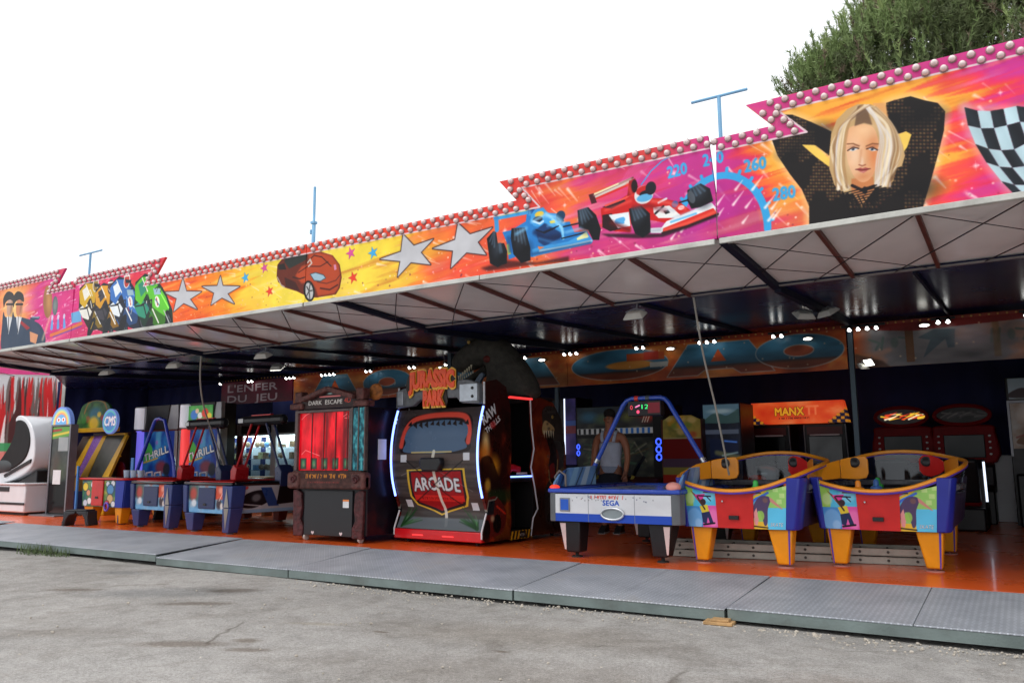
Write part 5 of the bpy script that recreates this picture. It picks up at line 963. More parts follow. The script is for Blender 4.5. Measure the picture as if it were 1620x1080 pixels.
mallet('lime mallet at the far side of the right kids hockey table', (-1.52,10.3,.956), (90,210,90), 'green_mallet'); mallet('small blue mallet in the middle of the right kids hockey table', (-1.42,9.5,.956), (60,110,180), 'blue_mallet')


# ================================================================ ARCADE CABINETS
DKR = pm('dark_cabinet', (22,20,24), .38, 0, .1, 8)
# ---- dark stone-look cabinet with a red curtain
t = thing('ride_cabinet', 'tall dark stone-look cabinet with a lit red curtain window and the title DARK ESCAPE', 'arcade cabinet', (-8.32,8.28,.2))
STN = pm('carved_dark_stone', (72,32,34), .6, 0, .55, 14, .9, 22); STN2 = pm('carved_brown_stone', (88,52,48), .6, 0, .5, 16, .9, 25)
obj('carcass', MB().box(-.66,.70,.06,1.25,.10,1.84), DKR, t, bev=.01)
DF = Pic(-.66,.70,.10,.72,150,(30,30,32)); DF.a *= .85+.3*fbm(DF.h,DF.w,(30,30))[...,None]
o = obj('lower_door', MB().box(-.46,.46,.03,.058,.08,.70), pm('charcoal_door', (36,37,40), .5), t, bev=.006)
obj('notice', MB().box(.29,.40,.0265,.0295,.47,.58), pm('white_label', (214,216,218)), o); obj('notice_header', MB().box(.29,.40,.0255,.0262,.555,.58), pm('orange_label', (226,130,60), .5), o)
for x in (-.28,.26): obj('sticker', MB().prism([(x-.03,.12),(x,.09),(x+.03,.12),(x+.018,.14),(x,.128),(x-.018,.14)], 'y', .026, .0295), pm('pale_sticker', (210,196,198), .5), o)
for sx in (-1,1):
    obj('side_pilaster', MB().prism([(sx*.47,.06),(sx*.66,.06),(sx*.68,.70),(sx*.60,.71),(sx*.52,.66),(sx*.50,.45),(sx*.53,.3),(sx*.47,.2)], 'y', .015, .07), STN, t, bev=.012)
    m = MB().box(sx*.70-.20 if sx > 0 else -.74, .74 if sx > 0 else -.50, -.06,.10,.72,.95); o = obj('corner_block', m, STN2, t, bev=.035)
    obj('carved_scroll', MB().tube([(sx*.60+.06*math.cos(a*.6)*(1-a/16),-.07,.85+.06*math.sin(a*.6)*(1-a/16)) for a in range(14)], .018, 6), STN, o)
DL = Pic(-.72,.74,.70,.98,220,(70,44,40)); A = DL; A.a *= .6+.8*fbm(A.h,A.w,(10,14))[...,None]; A.scrawl(-.38, .87, .78, .055, (222,140,44)); A.scrawl(-.35, .80, .62, .022, (150,60,56))
printpart('ledge', MB().prism([(-.72,.72),(.74,.72),(.74,.90),(.66,.97),(-.66,.97),(-.72,.90)], 'y', -.03, .06), DL, 'dark_ledge', t, bev=.02, rough=.5)
for x, w in ((-.64,.05),(.42,.05)): obj('window_frame', MB().box(x-.03,x+.03,.0,.058,.975,1.83), pm('grey_brown_frame', (96,82,80), .5, .1, .3, 20, .4), t, bev=.008)
obj('window_frame', MB().box(-.61,.39,.0,.058,1.79,1.83), MATS['grey_brown_frame'], t, bev=.008)
CU = Pic(-.62,.40,.97,1.80,230,(190,12,22)); A = CU; h, w = A.h, A.w; X = np.linspace(-.62,.40,w)[None]+0*np.zeros((h,1)); X = X+np.zeros((h,1)); n = fbm(h,w,(80,26)); A.a[:] = grad([(0,(70,0,8)),(.45,(168,8,20)),(.75,(226,16,34)),(1,(250,60,60))], n*1.25-.12)
for x in (-.30,-.07,.27): A.rect(x-.022,x+.022,.97,1.8,(84,6,12),.55,.012)
A.ell((-.36,1.38),.16,.1,(250,30,50),.7,.8).ell((-.3,1.64),.1,.14,(246,30,44),.6,.8).ell((.15,1.55),.06,.2,(236,20,40),.6,.8).ell((-.4,1.12),.15,.1,(236,14,36),.7,.7)
for i in range(5):
    x = -.52+.21*i; A.rect(x-.065,x+.065,.99,1.15,(84,18,22)); A.rect(x-.05,x+.05,1.0,1.14,(44,60,48)); A.ell((x,1.07),.03,.045,(70,120,80),.9,.5); A.ell((x+.01,1.05),.015,.02,(120,100,80),.8,.4)
for P in ([(-.58,1.7),(-.5,1.76),(-.42,1.79)],[(.25,1.72),(.33,1.76),(.36,1.69),(.27,1.70)],[(-.56,1.2),(-.48,1.26),(-.2,1.18)]): A.line(P,.008,(250,170,160),.7)
o = printpart('curtain_window', MB().box(-.61,.39,.045,.056,.975,1.79), CU, 'red_curtain', t, rough=.12, emit=.5)
for x in (-.355,-.12,.11,.335): obj('window_bar', MB().box(x-.008,x+.008,.036,.0445,.98,1.785), pm('dark_bar', (96,12,18), .4), o)
TQ = Pic(.46,.70,.97,1.83,120,(30,70,80)); A = TQ; A.a[:] = grad([(0,(14,24,30)),(.5,(30,96,110)),(.7,(60,150,160)),(1,(110,190,190))], fbm(A.h,A.w,(7,4))*1.2-.05); 
for x0 in (.47,.585): printpart('turquoise_strip', MB().box(x0,x0+.09,.01,.056,.975,1.83), TQ if x0 < .5 else None, 'turquoise_strip', t, emit=.08)
for x in (.452,.572,.688): obj('strip_edge', MB().box(x-.009,x+.009,.0,.056,.975,1.84), MATS['grey_brown_frame'], t)
DT = Pic(-.55,.55,1.84,2.12,240,(40,24,24)); A = DT; A.a *= .6+.8*fbm(A.h,A.w,(10,12))[...,None]; A.text('DARK  ESCAPE', -.40, 1.90, .06, (200,196,190), wid=.66, bold=.004); A.text('4D', .30, 1.91, .07, (210,60,40), wid=.12); A.line([(-.18,2.01),(.22,2.01)],.016,(226,120,120)).ell((.02,2.05),.05,.012,(150,190,190),.8,.4)
ped = [(-.62,1.845),(.66,1.845),(.66,1.93),(.42,2.0),(.02,2.10),(-.38,2.0),(-.62,1.93)]
o = printpart('title_board', MB().prism(ped, 'y', .0, .10), DT, 'dark_title', t, emit=.1)
obj('gable_beam', MB().strip([(-.48,.0,1.98),(.02,.0,2.115)], .16, .07, (0,0,1)).strip([(.02,.0,2.115),(.52,.0,1.98)], .16, .07, (0,0,1)), STN2, t, bev=.015)
for sx in (-1,1): obj('finial_block', MB().box(sx*.62-.13,sx*.62+.13,-.04,.14,1.845,1.93).box(sx*.60-.07,sx*.60+.07,-.02,.12,1.935,2.10), STN2, t, bev=.02)
obj('carved_finial', MB().ball((.70,.2,2.05),(.13,.06,.12),8,6).ball((.74,.2,2.10),(.05,.05,.07),8,6), pm('ochre_carving', (150,90,40), .6, 0, .5, 20, .5), t)
SDK = Pic(.06,1.25,.10,1.84,90,(24,20,30)); A = SDK; A.a[:] = grad([(0,(10,10,16)),(.5,(26,18,30)),(.8,(70,22,26)),(1,(60,40,110))], fbm(A.h,A.w,(24,24)))
printpart('side_panel', MB().box(.701,.712,.06,1.25,.10,1.84), SDK, 'dark_side', t, ua=1)
obj('paper_notice', MB().box(.7125,.716,.25,.42,1.12,1.40), pm('white_label', (214,216,218)), t)
for x in (-.52,.52):
    for y in (.1,1.15): o = obj('castor', MB().lathe([(.045,-.018),(.05,-.01),(.05,.01),(.045,.018)], (x+.06,y-.02,.05), 14, 'x'), pm('grey_castor', (170,166,160), .4), t); obj('castor_fork', MB().box(x-.02,x+.035,y-.02,y+.02,.04,.10), RUB, o)

# ---- motion cabinet: stone title sign, printed front sheet, open side, dinosaur side art
t = thing('shooting_cabinet', 'bulky dinosaur shooting cabinet with JURASSIC PARK sign, blue light edges and ARCADE shield', 'arcade cabinet', (-6.75,8.75,.2), R(-3))
W = .76
prof = [(.05,.06),(.0,.10),(.0,.19),(.10,.42),(.02,.62),(-.05,.85),(-.08,1.1),(-.07,1.35),(-.02,1.6),(.05,1.8),(.06,1.82),(.06,2.12)]
side = prof+[(.30,2.17),(.52,2.08),(.62,1.8),(.64,1.3),(.60,.8),(.62,.3),(.60,.06)]
JS = Pic(-.1,.66,.05,2.2,220,(50,20,18)); A = JS; A.a[:] = grad([(0,(16,10,10)),(.45,(54,18,14)),(.65,(110,34,20)),(.8,(190,90,30)),(1,(240,190,90))], fbm(A.h,A.w,(60,40))*1.1-.1)
A.rect(-.1,.7,1.75,2.2,(60,18,18),.6,.1).ell((.06,1.30),.07,.17,(250,220,150),.95,.6).ell((.02,1.2),.12,.1,(230,130,40),.8,.7).ell((.25,1.02),.1,.12,(222,150,40),.9,.7).poly(smooth([(-.05,1.1),(.15,1.15),(.3,.95),(.5,.6),(.45,.5),(.2,.6),(.0,.85),(-.05,1.1)]),(34,16,12),.8,.02).rect(.1,.66,.55,.72,(30,60,30),.7,.08).ell((.1,.78),.06,.08,(220,170,60),.8,.4).rect(.25,.6,.07,.5,(110,60,20),.7,.06)
A.poly(smooth([(.04,.20),(.02,.45),(.1,.60),(.3,.62),(.5,.42),(.45,.2),(.25,.12),(.04,.20)]),(90,30,26)).poly([(.07,.40),(.12,.58),(.26,.59),(.22,.40)],(30,34,38)).line([(.07,.40),(.12,.58),(.26,.59),(.3,.62)],.02,(130,130,120)).ell((.3,.28),.09,.12,(18,16,16)).ell((.08,.22),.07,.12,(20,18,18)).line([(.3,.5),(.48,.4)],.03,(190,50,30)).ell((.2,.35),.04,.04,(200,180,140),.8,.5)
A.poly([(.0,1.66),(.22,1.86),(.27,1.66),(.05,1.46)],(40,8,8)); A.text('RAW', .03, 1.55, .14, (226,228,230), wid=.34, rot=.55, edge=(30,10,10), ew=.012, bold=.012); A.text('THRILLS', .08, 1.44, .075, (226,228,230), wid=.36, rot=.55, edge=(30,10,10), ew=.01, bold=.008); A.ell((.22,1.56),.06,.05,(190,30,30),.7,.3)
obj('side_panel', MB().prism(side, 'x', W-.02, W+.02), printed('jurassic_side', JS.image('jurassic_side'), .25), t, smooth=50); put(t.children[-1], JS, 1, 2)
UVX['jurassic_side'] = JS.ext
printpart('side_panel', MB().prism(side, 'x', -W-.02, -W+.02), None, 'jurassic_side', t, ua=1, smooth=50)
LED = glow('blue_led_strip', (120,150,255), 3.2); WED = pm('white_edge', (220,222,226), .3)
for sx in (-1,1):
    pr = [p for p in prof if .55 < p[1] < 1.81]
    pts = smooth([(sx*(W+.0),y-.012,z) for y,z in pr]); obj('light_strip', MB().tube(pts, .015, 6), LED, t)
    obj('edge_trim', MB().tube([(sx*W,prof[i][0]-.008,prof[i][1]) for i in (1,2,3)], .012, 6).tube([(sx*W,.052,1.83),(sx*W,.052,2.12)], .015, 6), WED, t)
# front sheet
JF = Pic(-W,W,.19,1.82,220,(64,58,58)); A = JF; A.a[:] = grad([(0,(44,38,38)),(.5,(66,60,58)),(1,(92,84,80))], fbm(A.h,A.w,(10,120)))
A.rect(-W,W,1.2,1.82,(52,44,44),.6,.02)
win = smooth([(-.55,1.22),(-.52,1.34),(-.55,1.42),(-.46,1.56),(-.2,1.62),(.2,1.64),(.5,1.58),(.56,1.46),(.52,1.36),(.55,1.26),(.2,1.2),(-.2,1.2),(-.55,1.22)])
A.poly(smooth([(-.62,1.28),(-.6,1.5),(-.5,1.68),(-.2,1.74),(.2,1.75),(.5,1.72),(.62,1.6),(.63,1.36),(.5,1.2),(-.5,1.2),(-.62,1.28)]),(30,20,22)); A.line(smooth([(-.6,1.3),(-.56,1.5),(-.45,1.64),(-.2,1.70),(.2,1.71),(.48,1.67),(.58,1.5),(.58,1.34)]),.075,(214,74,58),.95,.01); A.poly(win,(70,94,122)); A.rect(-.5,.5,1.42,1.6,(80,104,132),.5,.06)
for i in range(11): A.poly([(-.52+i*.1,1.58),(-.47+i*.1,1.64),(-.44+i*.1,1.55+random.uniform(-.03,.03))],(26,20,22))
A.line([(-.4,1.21),(.3,1.215)],.02,(206,180,110),.8); A.rect(-W,W,1.10,1.19,(84,70,66),.8,.01)
sh = [(-.50,.98),(-.5,.62),(-.42,.5),(-.15,.42),(.0,.37),(.15,.42),(.46,.5),(.52,.62),(.52,1.0)]
A.poly(sh,(206,170,60)); A.poly([(x*.93,z*.93+.05) for x,z in sh],(40,30,36)); A.poly([(x*.86,z*.84+.12) for x,z in sh],(150,26,32)); A.rect(-.42,.44,.56,.64,(206,44,40),.9,.01)
A.text('ARCADE', -.40, .69, .17, (206,208,212), wid=.80, edge=(24,16,22), ew=.020, bold=.014, arch=.02); A.scrawl(-.30, .58, .56, .035, (120,20,24))
for x, z in ((-.55,1.13),(.56,1.15),(-.55,.52),(.58,.50)): A.rect(x-.055,x+.055,z-.05,z+.05,(206,210,216),.95,.004)
A.line(smooth([(.0,1.22),(-.02,1.05),(.03,.7),(.05,.5),(.12,.25)]),.05,(208,204,190),.95); A.line([(.0,1.1),(-.6,.9)],.012,(150,150,150),.4); A.line([(.0,1.0),(.6,.7)],.012,(150,150,150),.4); A.line([(-.5,1.1),(.4,.5)],.02,(20,18,20),.5); A.line([(.5,1.1),(-.4,.55)],.02,(20,18,20),.5)
A.rect(-W,W,.19,.34,(96,106,112),.9,.02); 
for sx in (-1,1):
    for i in range(16): A.line([(sx*.66,.22),(sx*(.66-.35*random.random()),.30+.2*random.random())],.03,random.choice([(44,84,46),(70,120,70),(30,60,34)]),.85,.01,w1=.006)
rows = []
pr2 = smooth([(p[0],p[1]) for p in prof if .18 < p[1] < 1.81],4)
for y, z in pr2: rows.append([(-W+.02+(2*W-.04)*i/10, y+.012+.012*math.sin(i*1.3+z*5)*(.6 if z < 1.2 else .2), z) for i in range(11)])
printpart('front_sheet', MB().sheet(rows), JF, 'jurassic_front', t, smooth=60, rough=.22)
obj('gun_box', MB().prism([(-.14,.96),(.14,.96),(.19,1.06),(.17,1.14),(-.17,1.14),(-.19,1.06)], 'y', -.16, -.05), PLB, t, bev=.02)
o = obj('base_lip', MB().box(-W,W,-.012,.3,.055,.185), pm('gloss_red', (204,24,34), .22, 0, .06, coat=.4), t, bev=.012)
for x in (-.33,.2): obj('red_lamp', MB().box(x-.09,x+.1,-.017,-.0125,.105,.118), glow('red_lamp_line', (255,60,60), 1.0), o)
# title sign
GST = pm('grey_stone_sign', (104,108,112), .5, .1, .3, 12, .5, 25)
s = obj('title_sign', MB().prism([(-.74,1.83),(-.74,2.06),(-.62,2.10),(-.3,2.15),(.3,2.17),(.55,2.16),(.74,2.10),(.74,1.83),(.45,1.85),(.35,1.93),(-.3,1.93),(-.42,1.85)], 'y', -.03, .06), GST, t, bev=.015)
objs('sign_plate', [(.42,.72,-.045,-.031,1.87,2.10),(-.70,-.60,-.045,-.031,1.87,2.06)], pm('pale_steel_plate', (176,184,192), .35, .4, .2, 10), s, bev=.006)
for z in (1.93,2.04): obj('bolt', MB().lathe([(.022,0),(.018,-.012)], (.64,-.046,z), 8, 'y'), PLB, s)
def letters(txt, parent, x0, wid, z, h, y, mat_, depth=.02, grow=.0, arch=0., name='lettering'):
    cu = bpy.data.curves.new('lettering','FONT'); cu.body = txt; cu.extrude = depth/2; cu.resolution_u = 2; cu.offset = grow
    ob = bpy.data.objects.new('l', cu); me0 = ob.to_mesh(); V = np.array([v.co[:] for v in me0.vertices]); F = [tuple(p.vertices) for p in me0.polygons]; ob.to_mesh_clear(); bpy.data.objects.remove(ob); bpy.data.curves.remove(cu)
    V[:,0] -= V[:,0].min(); k = wid/V[:,0].max(); V[:,0] *= k; V[:,1] *= h/.7; u = V[:,0]/wid*2-1
    m = MB().add([(x0+a[0], y+a[2], z+a[1]+arch*(1-uu*uu)) for a, uu in zip(V,u)], F)
    return obj(name, m, mat_, parent, smooth=0, recalc=True)
LR = pm('fiery_letter', (250,84,40), .35, 0, .22, 14); LY = pm('yellow_letter_edge', (246,190,70), .35); LD = pm('dark_letter_backing', (34,28,22), .4)
obj('letter_backing', MB().prism(smooth([(-.50,2.02),(-.49,2.27),(-.2,2.31),(.2,2.33),(.37,2.32),(.36,2.07),(.2,2.05),(.20,1.82),(-.18,1.82),(-.20,2.04),(-.50,2.02)],3), 'y', -.050, -.033), LD, s)
for tx, x0, wd, z, h, ar in (('JURASSIC',-.46,.82,2.075,.215,.028),('PARK',-.19,.38,1.845,.19,0)):
    o = letters(tx, s, x0-.012, wd+.024, z-.010, h+.015, -.058, LY, .012, .11, ar); letters(tx, o, x0, wd, z, h, -.072, LR, .03, .062, ar)
# hollow body: seat bay with dark inside, opening on the right, rear half with dinosaur art
IN = pm('black_interior', (12,12,14), .6)
obj('bay_floor', MB().box(-W+.02,W-.0,.30,1.02,.06,.16), DKR, t); obj('bay_back', MB().box(-W+.02,W-.02,1.70,1.74,.06,2.0), IN, t); obj('bay_roof', MB().box(-W+.02,W-.0,.10,1.75,1.96,2.0), DKR, t); obj('bay_left_wall', MB().box(-W+.021,-W+.05,.30,2.0,.06,1.99), IN, t); obj('seat_block', MB().box(-.62,.55,.62,1.05,.16,.55), IN, t, bev=.03)
obj('control_shelf', MB().box(-.6,W-.01,.66,1.16,.80,.86), DKR, t, bev=.01); obj('light_strip', MB().box(W-.02,W+.0,.64,1.18,.865,.885), LED, t); obj('red_gun', MB().strip([(.60,.70,.92),(.62,.85,1.0),(.62,1.05,.96)], .07, .10), pm('gloss_red', (204,24,34)), t, bev=.02)
obj('console_panel', MB().box(.2,W-.02,1.20,1.26,.16,.80), IN, t); obj('brand_plate', MB().box(W-.013,W-.01,.80,1.05,.905,.93), pm('pale_sticker', (210,196,198)), t)
obj('red_lintel', MB().box(W-.03,W+.022,.62,1.16,1.94,1.965), glow('red_lamp_line', (255,60,60), 1.0), t)
st = Pic(.6,1.2,.04,.16,200,(24,22,22)); 
for i in range(8): st.poly([(.6+i*.08,.04),(.64+i*.08,.04),(.68+i*.08,.16),(.64+i*.08,.16)],(214,160,30))
st.rect(.82,.97,.055,.145,(30,28,28)).scrawl(.83, .08, .12, .035, (220,216,210))
printpart('hazard_step', MB().box(W-.01,W+.015,.62,1.12,.045,.155), st, 'hazard_step', t, ua=1)
rs = [(1.10,.06),(1.16,.3),(1.28,.42),(1.20,.75),(1.12,1.0),(1.20,1.25),(1.14,1.6),(1.12,1.95),(1.35,1.98),(1.7,1.93),(1.92,1.7),(2.02,1.3),(2.05,.8),(2.0,.06)]
JR = Pic(1.05,2.1,.04,2.0,170,(110,44,24)); A = JR; A.a[:] = grad([(0,(50,14,12)),(.5,(120,40,20)),(.8,(176,84,30)),(1,(206,120,44))], fbm(A.h,A.w,(50,40))); A.rect(1.05,2.1,1.7,2.0,(80,20,20),.6,.1).rect(1.05,2.1,.04,.7,(36,26,22),.85,.15)
A.poly(smooth([(1.40,1.78),(1.6,1.88),(1.9,1.78),(2.0,1.4),(1.95,.9),(1.9,.3),(1.5,.2),(1.45,.6),(1.55,.8),(1.8,.95),(1.82,1.2),(1.6,1.36),(1.46,1.5),(1.40,1.78)]),(52,48,46),1,.01); A.poly(smooth([(1.5,1.44),(1.6,1.46),(1.75,1.3),(1.78,1.05),(1.72,.88),(1.6,.8),(1.56,1.0),(1.6,1.2),(1.5,1.44)]),(24,8,10)); A.poly(smooth([(1.58,1.0),(1.7,1.05),(1.72,.9),(1.62,.82),(1.58,1.0)]),(130,28,28))
A.poly(smooth([(1.40,1.56),(1.48,1.66),(1.62,1.62),(1.72,1.56),(1.7,1.5),(1.55,1.52),(1.43,1.46),(1.40,1.56)]),(190,160,110))
for i in range(5): A.poly([(1.43+.06*i,1.52),(1.47+.06*i,1.52),(1.46+.06*i,1.40)],(226,214,180))
A.line(smooth([(1.56,.95),(1.6,.78),(1.72,.76),(1.78,.95),(1.8,1.1)]),.022,(176,150,96)); A.ell((1.68,1.72),.03,.025,(210,170,90)); A.ell((1.69,1.72),.012,.018,(10,8,8)); A.line([(1.55,1.78),(1.75,1.80)],.02,(90,84,80),.8); A.poly(smooth([(1.85,.9),(2.0,.95),(2.02,.5),(1.9,.4),(1.85,.9)]),(150,120,50),.8,.03)
for i in range(40): A.ell((random.uniform(1.5,2.0),random.uniform(.3,1.8)), .03,.018,random.choice([(70,64,60),(36,32,32)]),.5,.6)
printpart('side_panel', MB().prism(rs, 'x', W-.02, W+.02), JR, 'jurassic_rear', t, ua=1, smooth=50, rough=.25)
printpart('side_panel', MB().prism(rs, 'x', -W-.02, -W+.02), None, 'jurassic_rear', t, ua=1, smooth=50)
obj('edge_trim', MB().tube([(W+.012,y-.006,z) for y,z in rs[:8]], .011, 6), WED, t)
obj('rear_shell', MB().box(-W+.02,W-.021,1.75,2.0,.06,1.75), DKR, t, bev=.03)
for x in (-.6,.6):
    for y in (.12,1.9): obj('castor', MB().lathe([(.03,-.015),(.03,.015)], (x,y,.03), 10, 'x').box(x-.02,x+.02,y-.02,y+.02,.03,.07), RUB, t)

# ---- dinosaur bust standing on the cabinet roof
SK = pm('grey_brown_hide', (64,61,55), .75, 0, .35, 9, .9, 14)
d = thing('dinosaur_bust', 'dark grey dinosaur head and neck looming over the JURASSIC PARK cabinet, teeth showing', 'dinosaur figure', (-6.42,9.85,2.25), R(-3)); d.scale = (.95,.95,.97)
def loft(rings, n=14):
    m = MB(); vs = []
    for c, ax, ry, rz in rings:   # centre, tangent angle in xz plane, half width y, half height
        for j in range(n):
            a = 2*PI*j/n; u, v = ry*math.cos(a), rz*math.sin(a); jit = 1+.05*math.sin(j*2.3+c[0]*21+c[2]*17)
            vs.append((c[0]-math.sin(ax)*v*jit, c[1]+u*jit, c[2]+math.cos(ax)*v*jit))
    k = len(rings); return m.add(vs, [(i*n+j,i*n+(j+1)%n,(i+1)*n+(j+1)%n,(i+1)*n+j) for i in range(k-1) for j in range(n)]+[tuple(range(n))[::-1],tuple(range((k-1)*n,k*n))])
body = [((.16,.1,-.16),1.6,.42,.50),((.13,.1,.08),1.7,.40,.47),((.09,.06,.30),1.8,.33,.38),((.02,.03,.48),2.0,.26,.30),((-.08,.0,.62),2.4,.24,.27),((-.22,-.01,.68),2.9,.26,.26),((-.40,-.02,.66),3.25,.26,.25),((-.58,-.02,.60),3.4,.22,.22),((-.74,-.02,.54),3.45,.18,.19),((-.86,-.02,.50),3.5,.14,.15),((-.91,-.02,.48),3.5,.08,.09)]
o = obj('neck_and_head', loft(body), SK, d, smooth=80); ss = o.modifiers.new('subdivision','SUBSURF'); ss.levels = ss.render_levels = 1
jw = [((-.22,0,.40),3.4,.16,.07),((-.42,0,.32),3.5,.15,.06),((-.60,0,.25),3.45,.12,.05),((-.72,0,.215),3.4,.09,.045),((-.78,0,.20),3.4,.05,.03)]
o = obj('lower_jaw', loft(jw,10), SK, d, smooth=80); tm = pm('ivory_tooth', (200,190,160), .4)
for i in range(9):
    for sy in (-1,1):
        x = -.44-.05*i; w = .15-.010*i; zu = .455-.032*i*.75; q = .33-.016*i
        obj('tooth', MB().add([(x-.014,sy*w-.01,q),(x+.014,sy*w-.01,q),(x,sy*w+.012,q),(x,sy*w,q+.055)], [(0,1,3),(1,2,3),(2,0,3),(2,1,0)]), tm, o, smooth=0); w += .035
        obj('tooth', MB().add([(x-.018,sy*w-.012,zu),(x+.018,sy*w-.012,zu),(x,sy*w+.012,zu),(x-.005,sy*w,zu-.085)], [(0,1,3),(1,2,3),(2,0,3),(2,1,0)]), tm, d, smooth=0)
for sy in (-1,1): o = obj('eye', MB().ball((-.46,-.02+sy*.215,.80), .028, 10, 8), pm('amber_eye', (210,170,90), .1), d); obj('brow', MB().ball((-.46,-.02+sy*.19,.845), (.09,.05,.035), 10, 6), SK, d)
obj('throat_patch', MB().ball((-.12,-.20,.52),(.08,.05,.06),8,6), pm('dull_red_hide', (96,30,26), .7), d)
obj('pale_claw', MB().prism([(-.55,.10),(-.30,.36),(-.26,.30),(-.42,.06)], 'y', -.12, -.06), pm('blue_grey_horn', (110,126,144), .5), d, bev=.01)


# ================================================================ MACHINES FURTHER BACK
def cab_profile(t, name, prof, x0, x1, mat_, bev=.01): return obj(name, MB().prism(prof, 'x', x0, x1), mat_, t, bev=bev)
# ---- twin racing cabinets under one orange sign
t = thing('racing_cabinet', 'twin black motorcycle racing cabinets under one glowing orange MANX TT sign', 'arcade cabinet', (-3.62,15.5,.2))
MS = Pic(-.92,.88,1.72,2.14,150,(230,80,34)); A = MS; A.a[:] = grad([(0,(200,40,24)),(.5,(238,84,36)),(1,(250,150,90))], fbm(A.h,A.w,(30,50)))
for sx in (-1,1):
    A.poly([(sx*.92,1.72),(sx*.92,2.0),(sx*.55,1.72)],(30,22,50)); 
    for i in range(5):
        for j in range(5):
            if (i+j)%2 == 0 and i+j < 6: A.rect(sx*(.9-.07*i)-.03,sx*(.9-.07*i)+.03,1.73+.055*j,1.78+.055*j,(220,140,30) ,.9)
A.text('MANX', -.36, 1.88, .15, (252,170,40), wid=.52, edge=(50,12,10), ew=.018, bold=.014); A.text('TT', .20, 1.88, .17, (255,120,70), wid=.22, bold=.014); A.scrawl(-.30, 1.81, .55, .035, (70,20,14))
printpart('marquee', MB().prism([(-.92,1.73),(.92,1.73),(.84,2.13),(-.80,2.13)], 'y', 0, .25), MS, 'manx_marquee', t, emit=.5)
for cx in (-.52,.48):
    c = obj('cabinet_body', MB().prism([(.1,.0),(.05,.6),(.25,.75),(.2,1.0),(.12,1.65),(.12,1.72),(.9,1.72),(.9,0)], 'x', cx-.36, cx+.36), DKR, t, bev=.02)
    for sx in (-1,1): obj('edge_trim', MB().tube([(cx+sx*.36,.12,1.7),(cx+sx*.37,.2,1.0),(cx+sx*.38,.24,.76)], .014, 6), pm('grey_trim', (120,120,126), .3, .4), c)
    obj('screen', MB().box(cx-.28,cx+.28,.135,.15,1.0,1.48), pm('dark_screen', (10,14,16), .08), c); obj('header', MB().box(cx-.31,cx+.31,.10,.118,1.52,1.66), pm('dark_red_header', (90,20,18), .4), c); obj('speaker_slot', MB().box(cx-.26,cx+.26,.095,.0995,1.50,1.525), pm('pale_sticker', (210,196,198)), c)
    bk = obj('bike_fairing', MB().ball((cx,-.35,.82),(.30,.35,.16),12,8).ball((cx,-.55,.62),(.16,.5,.14),12,8), pm('pale_fairing', (150,170,176), .15, .2), t, smooth=60); obj('handlebar', MB().tube([(cx-.36,-.2,.92),(cx,-.12,.96),(cx+.36,-.2,.92)], .018, 6), PLB, bk); obj('bike_base', MB().box(cx-.2,cx+.2,-1.1,.05,.0,.35), pm('dark_red_header', (90,20,18)), bk, bev=.04)
    obj('seat', MB().ball((cx,-.9,.72),(.17,.35,.10),10,6), pm('gloss_red', (204,24,34)), bk)
# ---- two red racers
def racer(label, loc, lit):
    t = thing('racing_cabinet', label, 'arcade cabinet', loc, 0, 'dark red racing cabinets on the right')
    DR = pm('deep_red_cabinet', (120,12,18), .55, 0, .15, 5, spec=.15)
    obj('monitor_shell', MB().prism(smooth([(-.44,1.0),(-.46,1.5),(-.38,1.62),(.38,1.62),(.46,1.5),(.44,1.0),(-.44,1.0)],3), 'y', .1, .8), DR, t, bev=.03)
    obj('screen', MB().box(-.30,.30,.075,.098,1.08,1.46), pm('grey_screen', (30,36,36), .2, spec=.2), t, bev=.01)
    TS = Pic(-.42,.42,1.62,1.96,120,(20,14,14)); A = TS; A.a *= 1
    col = [(240,190,50),(226,60,30),(250,240,200)] if lit else [(70,66,66),(110,104,100),(50,46,48)]
    for i in range(26): x = random.uniform(-.32,.3); A.line([(x,1.74+random.random()*.1),(x+.18,1.76+random.random()*.12)], .03, random.choice(col), .9, .004, w1=.005)
    k = 'racer_title_lit' if lit else 'racer_title_dark'
    o = printpart('title_oval', MB().prism([(.40*math.cos(a*PI/12),1.79+.15*math.sin(a*PI/12)) for a in range(24)], 'y', .05, .14), TS, k, t, emit=.9 if lit else .02)
    obj('title_ring', MB().tube([(.41*math.cos(a*PI/12),.06,1.79+.16*math.sin(a*PI/12)) for a in range(24)], .035, 8, True), DR, o)
    for sx in (-1,1):
        for z in (1.14,1.24,1.34,1.44): obj('lamp', MB().ball((sx*.375,.09,z),(.022,.012,.018),8,5), pm('lamp_glass', (200,205,205), .1), t)
    obj('dash', MB().prism([(-.3,.62),(-.35,.95),(.1,1.0),(.12,.5)], 'x', -.42, .42), DKR, t, bev=.03); w = obj('steering_wheel', MB().tube([(.17*math.cos(a*.3927),-.36-.05*math.sin(a*.3927),.92+.15*math.sin(a*.3927)) for a in range(16)], .018, 6, True), PLB, t); obj('wheel_spoke', MB().strip([(-.16,-.36,.92),(.16,-.36,.92)],.03,.02).ball((0,-.36,.92),(.05,.03,.05),8,6), PLB, w)
    obj('pedestal', MB().box(-.38,.38,.05,.8,0,1.0), DKR, t, bev=.02); s = obj('seat', MB().prism([(-1.2,.35),(-1.25,.45),(-.75,.42),(-.7,.35)], 'x', -.24,.24), pm('deep_red_cabinet', (110,14,18)), t, bev=.04); obj('seat_back', MB().prism([(-1.25,.40),(-1.5,1.05),(-1.42,1.08),(-1.12,.42)], 'x', -.24,.24), PLB, s, bev=.04); obj('seat_base', MB().box(-.3,.3,-1.5,.06,0,.34), DKR, t, bev=.03)
